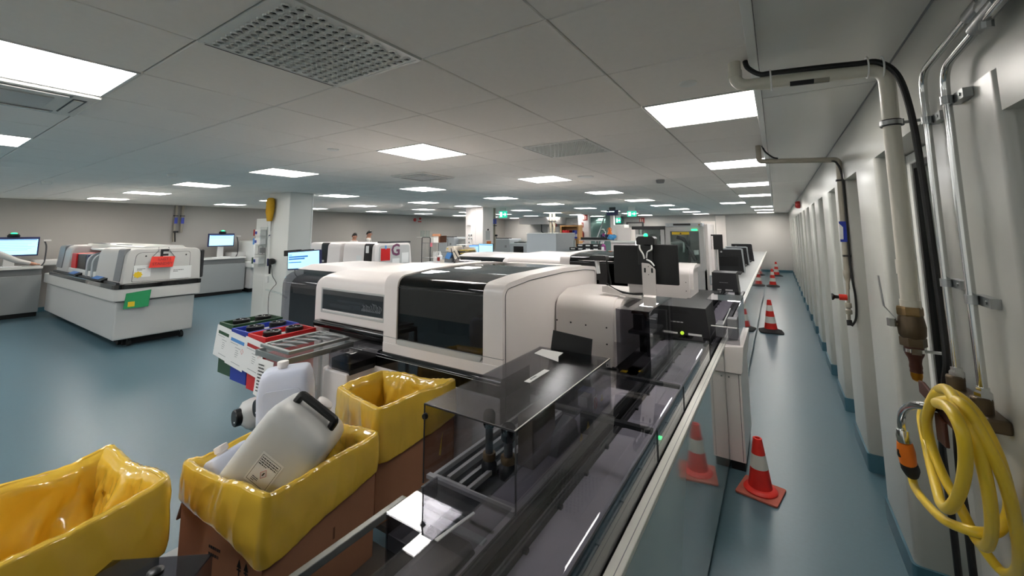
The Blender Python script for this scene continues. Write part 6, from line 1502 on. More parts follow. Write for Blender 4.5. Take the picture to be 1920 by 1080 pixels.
# people
def person(name_label, base, face, hgt, hair, arms, hairy=0.0):
    """one skinned body; arms = list of (shoulder->hand) joint offsets in a frame where +y is where the person faces"""
    s = hgt / 1.78
    J = [(0, 0, 0.96), (0, 0.0, 1.12), (0, 0.0, 1.30), (0, -0.01, 1.44), (0, 0.0, 1.52), (0, 0.015, 1.60), (0, 0.02, 1.68)]
    R = [(0.16, 0.11), (0.15, 0.105), (0.175, 0.115), (0.13, 0.09), (0.055, 0.06), (0.072, 0.085), (0.075, 0.09)]
    edges = [(i, i + 1) for i in range(6)]
    for sx in (-1, 1):
        k = len(J); J += [(0.09 * sx, 0, 0.90), (0.10 * sx, 0.01, 0.50), (0.10 * sx, -0.01, 0.09), (0.11 * sx, 0.10, 0.04)]
        R += [(0.10, 0.11), (0.07, 0.075), (0.05, 0.055), (0.045, 0.035)]
        edges += [(0, k), (k, k + 1), (k + 1, k + 2), (k + 2, k + 3)]
    for sx, arm in zip((-1, 1), arms):
        k = len(J); J += [(0.19 * sx, -0.01, 1.42)] + arm
        R += [(0.065, 0.07), (0.05, 0.055), (0.036, 0.038), (0.038, 0.022), (0.03, 0.018)][:1 + len(arm)]
        edges += [(3, k)] + [(k + i, k + i + 1) for i in range(len(arm))]
    me = bpy.data.meshes.new('body'); me.from_pydata([tuple(Vector(j) * s) for j in J], edges, [])
    ob = bpy.data.objects.new('body', me); COL.objects.link(ob)
    md = ob.modifiers.new('skin', 'SKIN'); ob.modifiers.new('sub', 'SUBSURF').levels = 2
    for i, v in enumerate(me.skin_vertices[0].data):
        v.radius = (R[i][0] * s, R[i][1] * s); v.use_root = (i == 0)
    dg = bpy.context.evaluated_depsgraph_get(); dg.update()
    nm = bpy.data.meshes.new_from_object(ob.evaluated_get(dg)); nm.name = 'body'
    bpy.data.objects.remove(ob)
    for m_ in ('coat', 'skin', 'trousers', 'rubber'): nm.materials.append(M[m_])
    hands = [Vector(J[len(J) - 1 - 0]) * s]
    tips = []
    for sx, arm in zip((-1, 1), arms): tips.append(Vector(arm[-1]) * s); tips.append(Vector(arm[-2]) * s)
    for p in nm.polygons:
        c = p.center / s; mi = 0
        if c.z > 1.475 and abs(c.x) < 0.13: mi = 1
        if c.z < 0.62 and abs(c.x) < 0.3: mi = 2
        if c.z < 0.07: mi = 3
        if min((p.center - q).length for q in tips) < 0.075 * s: mi = 1
        p.material_index = mi; p.use_smooth = True
    t = thing('person', name_label, 'person', base, rotz=face)
    bo = bpy.data.objects.new('body', nm); COL.objects.link(bo); bo.parent = t
    # hair cap, ears, nose, eyes, mouth
    rings = []
    for i in range(8):
        th = math.pi * 0.5 * i / 7
        rings.append([(0.0835 * s * math.cos(th) * math.cos(a) , (0.012 + 0.098 * math.cos(th) * math.sin(a)) * s, (1.665 + 0.10 * math.sin(th) + (0.03 if math.sin(a) > 0.3 else -0.055 * (0.3 - math.sin(a)) / 1.3) * (1 - i / 7)) * s) for a in [2 * math.pi * k / 24 for k in range(24)]])
    part(t, 'hair', MB().loft(rings, 0, True), hair, local=True, angle=180)
    for sx in (-1, 1):
        part(t, 'ear', MB().loft([superring(0.083 * sx * s, 0.005 * s, (1.60 + 0.06 * f) * s, 0.010 * s * math.sin(math.pi * (0.15 + 0.7 * f)), 0.022 * s * math.sin(math.pi * (0.15 + 0.7 * f)), 2, 12) for f in (0, 0.25, 0.5, 0.75, 1)], 0, True), 'skin', local=True)
        part(t, 'eye', MB().lathe([(0.001, -0.004), (0.010, -0.002), (0.010, 0.004)], (0.032 * sx * s, 0.103 * s, 1.655 * s), axis='y', n=10), 'black', local=True)
    part(t, 'nose', MB().loft([superring(0, 0.105 * s, 1.655 * s, 0.006 * s, 0.008 * s, 2, 10), superring(0, 0.113 * s, 1.63 * s, 0.012 * s, 0.016 * s, 2, 10), superring(0, 0.108 * s, 1.612 * s, 0.014 * s, 0.014 * s, 2, 10)], 0, True), 'skin', local=True)
    part(t, 'mouth', MB().box(-0.022 * s, 0.022 * s, 0.09 * s, 0.1 * s, 1.582 * s, 1.588 * s), 'red_dull', local=True)
    for sx, arm in zip((-1, 1), arms):   # fingers
        h = Vector(arm[-1]) * s; w_ = Vector(arm[-2]) * s; d = (h - w_).normalized(); side = d.cross(Vector((0, 0, 1)))
        side = side.normalized() if side.length > 0.1 else Vector((1, 0, 0))
        for k, (o_, L_) in enumerate(((-0.024, 0.065), (-0.008, 0.075), (0.008, 0.072), (0.024, 0.058))):
            a0 = h - d * 0.01 + side * o_ * s
            part(t, 'finger', MB().tube([a0, a0 + d * L_ * 0.5 * s, a0 + d * L_ * 0.95 * s + Vector((0, 0, -0.015 * s))], [0.0095 * s, 0.0088 * s, 0.007 * s], 8), 'skin', local=True)
        th = h - d * 0.05 * s - side * 0.025 * s * sx
        part(t, 'thumb', MB().tube([th, th + d * 0.03 * s - side * 0.025 * s * sx, th + d * 0.055 * s - side * 0.03 * s * sx], [0.011 * s, 0.010 * s, 0.008 * s], 8), 'skin', local=True)
    part(t, 'coat_skirt', MB().loft([superring(0, 0, 0.58 * s, 0.235 * s, 0.165 * s, 2.3, 32), superring(0, 0, 0.80 * s, 0.21 * s, 0.15 * s, 2.3, 32), superring(0, 0, 0.98 * s, 0.175 * s, 0.125 * s, 2.2, 32)], 0, True), 'coat', local=True)
    return t
down = lambda sx: [(0.24 * sx, 0.0, 1.14), (0.25 * sx, 0.09, 0.90), (0.25 * sx, 0.12, 0.82)]
bend = lambda sx: [(0.25 * sx, 0.02, 1.15), (0.22 * sx, 0.26, 1.08), (0.21 * sx, 0.34, 1.07)]
person('person with grey hair in a white coat standing behind the middle row analyzers', (-12.60, 9.2, 0), math.radians(-70), 1.74, 'hair_grey', [bend(-1), bend(1)])
person('taller person with dark hair in a white coat standing behind the middle row analyzers', (-12.52, 9.75, 0), math.radians(-40), 1.83, 'hair_black', [bend(-1), down(1)])
reach = [(0.38, 0.26, 1.24), (0.51, 0.52, 1.155), (0.545, 0.60, 1.145)]
person('person in a white coat at the left edge reaching to the keyboard', (-12.88, 1.14, 0), math.radians(60), 1.72, 'hair_black', [[(-0.24, 0.14, 1.20), (-0.18, 0.38, 1.11), (-0.15, 0.46, 1.10)], reach])
# ================================================================== far middle of the room
# column B fittings
single('wall_phone', MB().box(-8.12, -7.98, 9.98, 10.05, 1.95, 2.12), 'white', 'white wall phone high on the second column', 'phone', bev=0.015)
k = 0
for z in (1.63, 1.52, 1.41):
    for x in (-8.06, -7.97):
        if z == 1.41 and x > -8: continue
        t = thing('wall_socket', f'white double socket on the second column, {("top", "middle", "bottom")[round((1.63 - z) / 0.11)]} row {("left", "right")[x > -8]}', 'socket', (x, 10.02, z), 'sockets on the second column')
        part(t, 'plate', MB().box(x - 0.035, x + 0.035, 10.02, 10.05, z, z + 0.07), 'paper', bev=0.005)
        part(t, 'holes', MB().box(x - 0.02, x + 0.02, 10.012, 10.021, z + 0.005, z + 0.03), 'dark_grey')
        k += 1
single('socket_cable', MB().tube(smooth_path([(-7.97, 10.01, 1.52), (-7.96, 9.99, 1.4), (-7.95, 10.0, 1.25)], 5), 0.012, 6), 'paper', 'white cable hanging from the column sockets', 'cable')
for i, y in enumerate((10.66, 10.78)):
    t = thing('wall_pipe', ('nearer', 'farther')[i] + ' dark grey pipe beside the second column', 'pipe', (-7.62, y, 0.9), 'pipes beside the second column')
    part(t, 'pipe', MB().tube([(-7.62, y, CZ), (-7.62, y, 1.2)], 0.035, 10), 'pvc_grey')
    part(t, 'tag', MB().box(-7.582, -7.575, y - 0.04, y + 0.04, 2.0, 2.16), 'blue')
    part(t, 'clip', MB().box(-7.66, -7.57, y - 0.05, y + 0.05, 1.93, 1.96), 'black')
part(t, 'valve_knob', MB().lathe([(0.03, 0), (0.035, 0.05), (0.02, 0.08)], (-7.58, 10.76, 1.63), axis='x', n=12), 'black')
single('fire_notice', MB().box(-7.549, -7.545, 10.25, 10.48, 1.2, 1.46), 'orange', 'orange notice low on the side of the second column', 'notice')
single('grey_notice', MB().box(-7.549, -7.545, 10.2, 10.42, 1.5, 1.78), 'light_grey', 'grey notice on the side of the second column', 'notice')
single('grey_notice', MB().box(-7.549, -7.545, 10.28, 10.36, 1.79, 1.84), 'ink', 'small black plate on the side of the second column', 'plate')
# red round signs on the left wall
single('fire_alarm_disc', MB().lathe([(0.08, 0), (0.08, 0.03), (0.05, 0.04)], (-13.99, 13.4, 2.30), axis='x', n=20), 'red_dull', 'dark red round alarm disc high on the left wall', 'alarm')
single('fire_alarm_strobe', MB().lathe([(0.045, 0), (0.05, 0.05), (0.02, 0.07)], (-13.99, 13.72, 2.36), axis='x', n=16).box(-13.99, -13.96, 13.62, 13.80, 2.20, 2.25), 'red_dull', 'small dark red strobe beside the alarm disc', 'alarm')

# wire trolley with glassware
t = thing('wire_trolley', 'grey wire cage trolley behind the letter G analyzer', 'trolley', (-10.1, 10.6, 0))
x0, x1, ya, yb = -10.52, -9.72, 10.45, 10.9
part(t, 'hoop', MB().tube(bend_path([(x0, ya, 0.0), (x0, ya, 1.56), (x0 + 0.40, ya, 1.56), (x0 + 0.40, ya, 0.1)], 0.06), 0.015, 8), 'dark_grey')
part(t, 'hoop', MB().tube(bend_path([(x1 - 0.02, ya, 0.1), (x1 - 0.02, ya, 1.38)], 0.05), 0.012, 8), 'mid_grey')
part(t, 'hoop', MB().tube(bend_path([(x0, yb, 0.1), (x0, yb, 1.5), (x1, yb, 1.5), (x1, yb, 0.1)], 0.06), 0.012, 8), 'mid_grey')
wires = MB()
for i in range(12): wires.tube([(x0 + 0.03 + 0.068 * i, ya + 0.01, 0.85), (x0 + 0.03 + 0.068 * i, ya + 0.01, 1.38)], 0.004, 5)
part(t, 'top_shelf', MB().box(-10.9, -10.35, 10.55, 10.85, 1.545, 1.562), 'light_grey')
part(t, 'wire_mesh', wires, 'light_grey', kind='stuff')
for z in (0.35, 0.84, 1.36): part(t, 'shelf_rail', MB().box(x0, x1, ya - 0.008, ya + 0.008, z, z + 0.016), 'mid_grey')
for z in (0.35, 0.84): part(t, 'shelf', MB().box(x0, x1, ya, yb, z, z + 0.012), 'light_grey')
single('pink_tag', MB().box(-10.10, -10.01, 10.43, 10.441, 1.24, 1.375), 'pink', 'pink tag on the wire trolley', 'tag')
for i, x in enumerate((-10.75, -10.50)):
    single('glass_cylinder', MB().lathe([(0.075, 1.565), (0.08, 1.57), (0.08, 1.80), (0.077, 1.80)], (x, 10.7, 0), n=20), 'clear_green', ('left', 'right')[i] + ' clear plastic cylinder standing above the wire trolley', 'cylinder', 'clear cylinders')
for i in range(4):
    single('white_bottle', MB().lathe([(0.035, 0.854), (0.04, 0.86), (0.04, 1.02), (0.02, 1.06), (0.02, 1.08)], (-10.08 + 0.095 * i, 10.60, 0), n=14), 'paper', f'white bottle on the wire trolley, {ORD[i]} from the left', 'bottle', 'white bottles on the wire trolley')
single('white_carton', MB().box(-10.2, -9.98, 10.5, 10.8, 1.378, 1.56), 'light_grey', 'pale carton on top of the wire trolley', 'carton', bev=0.004)
t = thing('cardboard_carton', 'open brown carton on top of the wire trolley', 'carton', (-9.9, 10.6, 1.38))
part(t, 'body', MB().prism([(-9.98, 1.38), (-9.75, 1.38), (-9.70, 1.62), (-10.0, 1.62)], 'y', 10.47, 10.8), 'paper')
part(t, 'flap', MB().prism([(-10.04, 1.60), (-9.66, 1.60), (-9.66, 1.68), (-10.02, 1.68)], 'y', 10.45, 10.5), 'cardboard')
part(t, 'side', MB().box(-9.755, -9.69, 10.465, 10.8, 1.385, 1.62), 'cardboard_dark')

# work table with dispensers, printer, paper tray and two monitors
t = thing('work_table', 'grey work table in front of the second column', 'table', (-8.0, 9.4, 0))
part(t, 'top', MB().box(-8.95, -6.3, 8.95, 9.95, 0.83, 0.86), 'cool_grey', bev=0.004)
for x in (-8.9, -6.35):
    for y in (9.0, 9.9): part(t, 'leg', MB().box(x - 0.025, x + 0.025, y - 0.025, y + 0.025, 0, 0.83), 'mid_grey')
part(t, 'apron', MB().box(-8.9, -7.9, 9.0, 9.03, 0.70, 0.83), 'slate')
def pump_bottle(x, y, z, h_, r, m, label, cap='paper'):
    t = thing('pump_bottle', label, 'bottle', (x, y, z), 'pump bottles')
    part(t, 'body', MB().lathe([(r * 0.95, z), (r, z + 0.01), (r, z + h_ * 0.62), (r * 0.4, z + h_ * 0.75), (r * 0.4, z + h_ * 0.8)], (x, y, 0), n=18), m)
    part(t, 'pump', MB().tube(bend_path([(x, y, z + h_ * 0.8), (x, y, z + h_), (x - r * 1.4, y, z + h_ * 0.97)], 0.015), r * 0.2, 8), cap)
    part(t, 'label', MB().box(x - r * 0.6, x + r * 0.6, y - r - 0.002, y - r * 0.8, z + h_ * 0.15, z + h_ * 0.5), 'red_dull' if m == 'paper' else 'magenta' if m == 'clear_green' else 'paper')
pump_bottle(-8.56, 9.05, 0.86, 0.22, 0.045, 'white', 'small white pump bottle on the work table')
pump_bottle(-8.36, 9.05, 0.86, 0.31, 0.07, 'paper', 'larger white pump bottle with red label on the work table')
single('tissue_box', MB().box(-8.34, -8.18, 9.0, 9.04, 0.86, 0.95), 'cream', 'small cream box on the work table', 'box')
t = thing('label_printer', 'cream tabletop device with blue tray and slanted lid', 'device', (-8.05, 9.3, 0.86))
part(t, 'head', MB().prism(rpoly([(-8.30, 1.18), (-8.24, 1.32), (-7.98, 1.34), (-7.9, 1.15)], 0.03, 4), 'y', 9.2, 9.6, 0, True), 'cream', bev=0.01)
part(t, 'yellow_label', MB().box(-8.24, -8.18, 9.195, 9.2, 1.24, 1.27), 'yellow')
part(t, 'body', MB().prism([(-8.18, 0.86), (-7.85, 0.86), (-7.85, 1.2), (-8.05, 1.2)], 'y', 9.25, 9.6), 'dark_grey')
part(t, 'blue_tray', MB().prism([(-8.30, 0.98), (-8.12, 0.95), (-8.02, 1.14), (-8.2, 1.15)], 'y', 9.18, 9.3), 'blue_light')
part(t, 'pedestal', MB().box(-8.32, -8.05, 9.2, 9.5, 0.86, 0.98), 'mid_grey')
part(t, 'lid', MB().box(-7.95, -7.60, 9.3, 9.6, 1.36, 1.38), 'paper')
t = thing('paper_tray', 'cream slanted letter tray with ochre shelves', 'letter tray', (-7.6, 9.3, 0.86))
part(t, 'side_board', MB().prism([(-7.80, 0.86), (-7.55, 0.86), (-7.78, 1.22), (-7.98, 1.28)], 'y', 9.1, 9.13), 'cream')
part(t, 'dark_edge', MB().tube([(-7.62, 9.095, 0.88), (-7.86, 9.095, 1.20), (-7.95, 9.095, 1.14), (-7.98, 9.095, 1.28)], 0.012, 6), 'charcoal')
part(t, 'back', MB().prism([(-7.6, 0.9), (-7.22, 0.9), (-7.40, 1.30), (-7.80, 1.30)], 'y', 9.45, 9.5), 'cream')
for i in range(4):
    z = 0.95 + 0.085 * i
    part(t, 'tray_shelf', MB().box(-7.60 - 0.03 * i, -7.24 - 0.04 * i, 9.12, 9.45, z, z + 0.035), 'ochre', bev=0.003)
part(t, 'foot', MB().box(-7.6, -7.2, 9.1, 9.5, 0.86, 0.93), 'paper')
for i, (xa, xb, za, zb, m) in enumerate(((-7.72, -7.36, 1.11, 1.375, 'screen_blue'), (-7.36, -6.84, 1.13, 1.41, 'screen_cyan'))):
    t = thing('monitor', ('lit monitor on the work table, the left of the two', 'lit monitor on the work table, the right of the two')[i], 'monitor', ((xa + xb) / 2, 9.6, 0.86), 'work table monitors')
    part(t, 'housing', MB().box(xa, xb, 9.6, 9.64, za, zb), 'black', bev=0.005)
    s_ = part(t, 'screen', MB().box(xa + 0.012, xb - 0.012, 9.596, 9.6, za + 0.018, zb - 0.012), m)
    part(s_, 'window_bar', MB().box(xa + 0.02, xb - 0.02, 9.594, 9.596, zb - 0.045, zb - 0.025), 'screen_ui')
    part(t, 'stand', MB().box((xa + xb) / 2 - 0.03, (xa + xb) / 2 + 0.03, 9.62, 9.66, 0.86, za + 0.02).box((xa + xb) / 2 - 0.1, (xa + xb) / 2 + 0.1, 9.55, 9.75, 0.86, 0.875), 'black')
single('desk_phone', MB().prism([(9.45, 0.86), (9.7, 0.86), (9.7, 0.98), (9.45, 0.90)], 'x', -6.75, -6.45), 'black', 'black desk phone right of the monitors', 'phone', bev=0.01)

# grey instruments behind
def instrument(x0, x1, y, z1, m, label, dark=None, dep=0.8, extra=True):
    t = thing('instrument_cabinet', label, 'instrument', ((x0 + x1) / 2, y + dep / 2, 0), 'grey instruments behind the work table')
    part(t, 'body', MB().box(x0, x1, y, y + dep, 0.1, z1), m, bev=0.03, seg=3)
    part(t, 'plinth', MB().box(x0 + 0.05, x1 - 0.05, y + 0.05, y + dep, 0, 0.1), 'black_matt')
    if dark: part(t, 'dark_opening', MB().box(dark[0], dark[1], y - 0.004, y + 0.01, dark[2], dark[3]), 'black')
    if extra: part(t, 'top_strip', MB().box(x0 + 0.1, x1 - 0.1, y + 0.1, y + 0.3, z1, z1 + 0.03), 'charcoal')
    part(t, 'front_line', MB().box(x0 + 0.02, x1 - 0.02, y - 0.003, y + 0.002, z1 * 0.62, z1 * 0.62 + 0.012), 'mid_grey')
    if dark: part(t, 'curved_hood', MB().prism(rpoly([(-7.3, z1), (-7.2, 1.46), (-6.9, 1.46), (-6.86, z1)], 0.03, 4), 'y', 11.6, 12.0, 0, True), 'light_grey')
    part(t, 'button', MB().box(x1 - 0.2, x1 - 0.12, y - 0.004, y + 0.002, z1 - 0.3, z1 - 0.22), 'mid_grey')
instrument(-11.20, -10.40, 12.0, 1.54, 'cool_grey', 'grey instrument behind the brown carton')
instrument(-10.35, -9.85, 12.2, 1.50, 'light_grey', 'pale instrument between the carton and the second column', extra=False)
instrument(-9.6, -8.7, 12.3, 1.51, 'cool_grey', 'grey instrument half hidden by the second column')
instrument(-8.60, -7.85, 12.0, 1.50, 'cool_grey', 'grey instrument right of the second column with small screen')
instrument(-7.80, -7.55, 12.3, 1.35, 'light_grey', 'low pale instrument beside the grey one', extra=False)
instrument(-7.50, -6.86, 11.5, 1.38, 'cool_grey', 'grey instrument with a black square opening', dark=(-7.36, -6.98, 1.0, 1.27))
t = thing('storage_cabinet', 'tall plain grey steel cabinet in the middle of the room', 'cabinet', (-4.95, 9.5, 0))
part(t, 'body', MB().box(-5.36, -4.53, 9.0, 10.1, 0.08, 1.705), 'cool_grey', bev=0.005)
part(t, 'top', MB().box(-5.37, -4.52, 8.99, 10.11, 1.705, 1.72), 'white_paint')
part(t, 'plinth', MB().box(-5.3, -4.6, 9.05, 10.05, 0, 0.08), 'black_matt')
# pipes and boxes on the far wall
for i, x in enumerate((-7.95, -7.78)):
    t = thing('wall_pipe', ('left', 'right')[i] + ' dark pipe rising beside the binder shelf', 'pipe', (x, 15.3, 0), 'pipes beside the binder shelf')
    part(t, 'pipe', MB().tube([(x, 15.3, 0.0), (x, 15.3, CZ)], 0.055, 10), 'pvc_grey')
    part(t, 'clip', MB().box(x - 0.07, x + 0.07, 15.22, 15.36, 2.16, 2.20), 'dark_grey')
single('wall_cabinet', MB().box(-10.9, -10.2, 20.6, 20.9, 1.45, 2.0), 'white_warm', 'white wall cabinet under the far duct', 'cabinet', bev=0.01)
single('wall_conduit', MB().tube([(-11.4, 20.8, 2.15), (-11.4, 20.8, 1.75), (-11.2, 20.8, 1.6)], 0.03, 8), 'dark_grey', 'dark conduit on the far wall', 'pipe')
t = thing('orange_valve_stand', 'white upright tube with an orange head at the far wall', 'stand', (-9.75, 19.2, 0))
part(t, 'tube', MB().tube([(-9.75, 19.2, 0), (-9.75, 19.2, 2.0)], 0.07, 12), 'paper')
part(t, 'head', MB().lathe([(0.1, 2.0), (0.11, 2.1), (0.08, 2.2)], (-9.75, 19.2, 0), n=14), 'red_dull')
# binder shelf
t = thing('binder_shelf', 'wooden open shelf with red and blue binders', 'shelf', (-6.96, 15.2, 0))
part(t, 'frame', MB().frame(-7.36, -6.56, 0.0, 2.0, 15.0, 15.4, 0.06), 'wood')
part(t, 'back', MB().box(-7.3, -6.62, 15.38, 15.4, 0.05, 2.0), 'wood')
part(t, 'board', MB().box(-7.3, -6.62, 15.02, 15.38, 1.44, 1.47), 'wood')
for i in range(9):
    red = i < 5
    x = -7.29 + 0.065 * i + (0.09 if i > 4 else 0)
    t = thing('binder', f'{"red" if red else "blue"} binder on the wooden shelf, {ORD[i if red else i - 5]} {"red" if red else "blue"} one from the left', 'binder', (x, 15.05, 1.47), 'binders on the wooden shelf')
    lean = 0.0 if i != 5 else 0.05
    part(t, 'cover', MB().prism([(x, 1.471), (x + 0.058, 1.471), (x + 0.058 + lean, 1.80), (x + lean, 1.80)], 'y', 15.03, 15.30), 'red' if red else 'blue', bev=0.003)
    part(t, 'spine_label', MB().prism([(x + 0.012 + lean * 0.2, 1.54), (x + 0.046 + lean * 0.2, 1.54), (x + 0.046 + lean * 0.6, 1.65), (x + 0.012 + lean * 0.6, 1.65)], 'y', 15.027, 15.031), 'paper')
# stair
t = thing('stair', 'steel stair with green treads rising beyond the far partition', 'stair', (-7.0, 19.3, 0))
for i in range(13):
    y = 17.7 + 0.19 * i; z = 0.6 + 0.14 * i
    part(t, 'tread', MB().box(-7.75, -6.95, y, y + 0.25, z, z + 0.04), 'stair_green')
    part(t, 'riser', MB().box(-7.75, -6.95, y + 0.24, y + 0.25, z, z + 0.14), 'stair_green')
part(t, 'stringer', MB().prism([(17.7, 0.45), (20.2, 2.27), (20.2, 2.5), (17.7, 0.70)], 'x', -6.95, -6.90), 'light_grey')
part(t, 'handrail', MB().tube([(-6.93, 17.7, 1.25), (-6.93, 19.0, 2.45)], 0.03, 8), 'cool_grey')
part(t, 'handrail', MB().tube([(-7.78, 17.7, 1.25), (-7.78, 19.0, 2.45)], 0.03, 8), 'cool_grey')
struct('wall_stair', MB().box(-6.32, -6.10, 17.42, 17.6, 0, CZ - 0.01), 'stair_green')
# signs
def hang_sign(x0, x1, y, z0, z1, bg, fg, label, kind):
    t = thing('exit_sign' if kind == 'exit' else 'direction_sign', label, 'sign', ((x0 + x1) / 2, y, z0), 'hanging signs')
    part(t, 'panel', MB().box(x0, x1, y, y + 0.03, z0, z1), bg, bev=0.003)
    w = x1 - x0; h_ = z1 - z0; f = MB(); yy = y - 0.003
    if kind == 'exit':
        # door with running figure and an arrow
        f.box(x0 + w * 0.12, x0 + w * 0.40, yy, y, z0 + h_ * 0.15, z0 + h_ * 0.85)
        cx = x0 + w * 0.72
        f.box(x0 + w * 0.50, x0 + w * 0.78, yy, y, z0 + h_ * 0.42, z0 + h_ * 0.58)
        f.prism([(x0 + w * 0.74, z0 + h_ * 0.2), (x0 + w * 0.95, z0 + h_ * 0.5), (x0 + w * 0.74, z0 + h_ * 0.8)], 'y', yy, y)
    else:
        f.box(x0 + w * 0.05, x0 + w * 0.13, yy, y, z0 + h_ * 0.62, z0 + h_ * 0.74)
        f.box(x0 + w * 0.20, x0 + w * 0.42, yy, y, z0 + h_ * 0.62, z0 + h_ * 0.78).box(x0 + w * 0.45, x0 + w * 0.66, yy, y, z0 + h_ * 0.62, z0 + h_ * 0.78)
    part(t, 'pictogram', f, fg)
    part(t, 'hanger', MB().box((x0 + x1) / 2 - 0.1, (x0 + x1) / 2 + 0.1, y, y + 0.03, z1, CZ), 'paper' if kind == 'exit' else 'dark_grey')
hang_sign(-7.60, -7.30, 11.0, 2.20, 2.42, 'exit_green', 'exit_white', 'green lit exit sign right of the second column', 'exit')
hang_sign(-3.83, -3.56, 12.5, 2.20, 2.37, 'exit_green', 'exit_white', 'green lit exit sign right of the dark blue sign', 'exit')
hang_sign(-6.05, -5.83, 18.0, 2.12, 2.35, 'exit_green', 'exit_white', 'small far green exit sign above the doorway', 'exit')
hang_sign(-4.50, -4.11, 12.5, 2.25, 2.42, 'blue_navy', 'exit_white', 'dark blue hanging direction sign with white arrow and text', 'dir')
def fire_sign(x0, x1, y, z0, z1, label):
    t = thing('fire_sign', label, 'sign', ((x0 + x1) / 2, y, z0), 'red fire signs')
    part(t, 'plate', MB().box(x0, x1, y - 0.008, y, z0, z1), 'red_dull')
    w = x1 - x0
    part(t, 'pictogram', MB().box(x0 + w * 0.12, x0 + w * 0.42, y - 0.011, y - 0.008, z0 + 0.03, z1 - 0.03).box(x0 + w * 0.58, x0 + w * 0.75, y - 0.011, y - 0.008, z0 + 0.04, z1 - 0.05), 'cream')
fire_sign(-7.39, -7.16, 17.398, 2.25, 2.50, 'red fire extinguisher sign high on the far partition')
fire_sign(-7.46, -7.36, 17.398, 1.93, 2.15, 'smaller red notice below the fire sign on the far partition')
fire_sign(-5.80, -5.55, 20.89, 2.15, 2.42, 'red fire sign on the far wall right of the exit sign')
t = thing('fire_extinguisher', 'red fire extinguisher on the far partition', 'extinguisher', (-7.38, 17.3, 1.50))
part(t, 'bottle', MB().lathe([(0.07, 1.30), (0.075, 1.32), (0.075, 1.68), (0.03, 1.74), (0.03, 1.77)], (-7.38, 17.31, 0), n=18), 'red')
part(t, 'hose', MB().tube(smooth_path([(-7.35, 17.3, 1.76), (-7.30, 17.25, 1.7), (-7.30, 17.25, 1.5)], 4), 0.012, 6), 'black')
part(t, 'bracket', MB().box(-7.43, -7.33, 17.38, 17.4, 1.4, 1.7), 'black')

# shelving with black drawers and dispensers
t = thing('drawer_rack', 'metal shelf rack with black label-fronted drawers', 'rack', (-3.9, 9.7, 0))
part(t, 'upper_shelf', MB().box(-4.15, -3.25, 9.5, 9.9, 1.525, 1.55), 'light_grey')
part(t, 'lower_shelf', MB().box(-4.45, -3.25, 9.5, 9.9, 1.255, 1.28), 'light_grey')
for x in (-4.43, -3.80, -3.27): part(t, 'post', MB().box(x - 0.015, x + 0.015, 9.85, 9.9, 0, 1.53), 'light_grey')
part(t, 'base', MB().box(-4.45, -3.25, 9.5, 9.9, 0, 0.9), 'cool_grey')
for i in range(4):
    for j in range(2):
        x = -4.32 + 0.2 * i; z = 1.281 + 0.085 * j
        if i == 0 and j == 1: continue
        o = thing('storage_bin', f'black storage bin with white label, {("lower", "upper")[j]} row, {ORD[i]} from the left', 'storage bin', (x, 9.5, z), 'black bins on the metal rack')
        part(o, 'tub', MB().box(x - 0.09, x + 0.09, 9.5, 9.8, z, z + 0.08), 'black', bev=0.004)
        part(o, 'label', MB().box(x - 0.05, x + 0.06, 9.496, 9.5, z + 0.03, z + 0.06), 'paper')
single('black_bin_row', MB().box(-4.10, -3.42, 9.5, 9.75, 1.551, 1.61), 'black', 'long low black bin on the rack top', 'bin', bev=0.004)
single('glove_box', MB().box(-3.60, -3.30, 9.55, 9.72, 1.611, 1.68), 'blue_navy', 'dark blue glove box on the rack top', 'box')
pump_bottle(-3.49, 9.5, 1.611, 0.20, 0.045, 'clear_green', 'clear hand sanitiser pump bottle on the rack top')
t = thing('orange_funnel_bottle', 'orange pointed bottle behind the sanitiser', 'bottle', (-3.40, 9.75, 1.61))
part(t, 'body', MB().lathe([(0.06, 1.681), (0.065, 1.69), (0.03, 1.78), (0.012, 1.84)], (-3.40, 9.64, 0), n=16), 'orange')
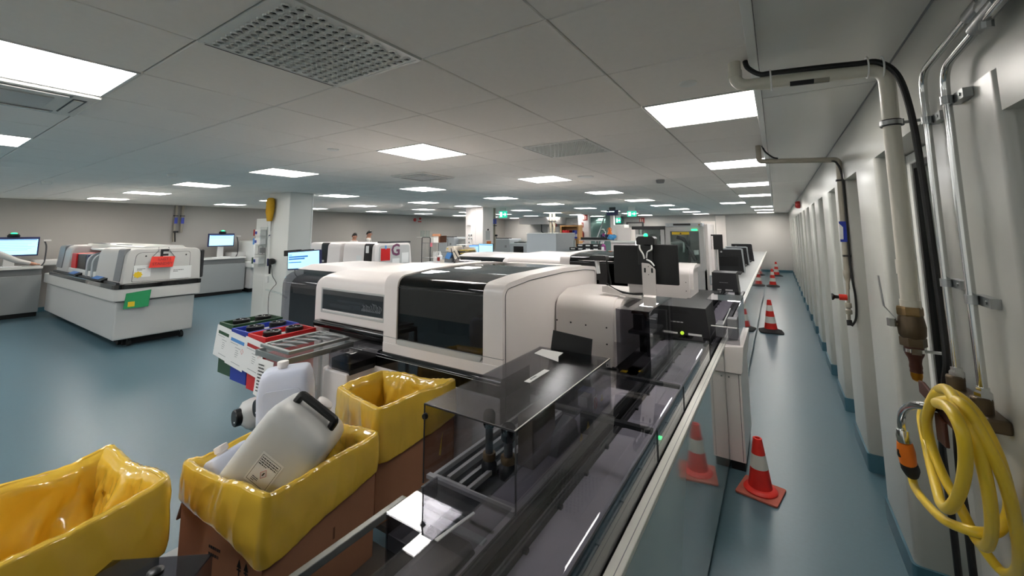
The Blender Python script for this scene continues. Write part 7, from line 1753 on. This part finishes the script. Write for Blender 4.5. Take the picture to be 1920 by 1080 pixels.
part(t, 'handle', MB().tube([(-3.40 + 0.05 * math.cos(a), 9.64, 1.80 + 0.04 * math.sin(a)) for a in [i * math.pi / 8 for i in range(16)]], 0.008, 6, closed=True), 'orange')
gb = glove(-3.28, 9.45, 1.62, 0.10, ''); single('glove', gb, 'glove_blue', 'bunched light blue glove on the white counter', 'glove')
t = thing('white_counter', 'white counter unit behind the double monitor', 'counter', (-3.1, 9.6, 0))
part(t, 'top', MB().box(-3.235, -2.55, 9.2, 9.95, 1.50, 1.54), 'white_paint', bev=0.004)
part(t, 'body', MB().box(-3.22, -2.57, 9.25, 9.9, 0, 1.50), 'white', bev=0.004)
single('printer_unit', MB().box(-3.42, -3.15, 10.0, 10.4, 0.0, 1.92), 'white_paint', 'tall white unit in the background left of the carton stack', 'cabinet', bev=0.01)
single('white_carton', MB().box(-3.18, -2.85, 9.5, 9.9, 1.541, 1.84), 'white_warm', 'plain white carton standing on the white counter', 'carton', bev=0.004)
single('room_divider', MB().frame(-3.35, -2.90, 0.0, 2.0, 10.8, 10.85, 0.04), 'charcoal', 'dark framed divider behind the white carton', 'divider')
pump_bottle(-3.33, 9.0, 1.30, 0.22, 0.05, 'magenta', 'magenta bottle beside the drawer rack')
single('side_table', MB().box(-3.45, -3.2, 8.9, 9.15, 1.27, 1.298).box(-3.42, -3.38, 8.95, 9.1, 0, 1.27).box(-3.27, -3.23, 8.95, 9.1, 0, 1.27), 'light_grey', 'narrow pale side table under the magenta bottle', 'table')
t = thing('hand_scanner', 'black and white hand scanner left of the double monitor', 'scanner', (-1.42, 3.6, 1.0))
part(t, 'head', MB().box(-1.45, -1.30, 3.55, 3.65, 1.50, 1.545), 'black', bev=0.008)
part(t, 'handle', MB().tube([(-1.40, 3.6, 1.50), (-1.385, 3.6, 1.38)], [0.02, 0.017], 10), 'paper')
part(t, 'stand', MB().tube([(-1.33, 3.66, 1.50), (-1.31, 3.7, 1.3), (-1.28, 3.7, 0.862)], 0.008, 8), 'black')
single('white_beam', MB().box(-13.95, -13.0, 15.0, 20.0, 0.0, 0.8), 'light_grey', 'low pale bench along the far left wall', 'bench', bev=0.01)
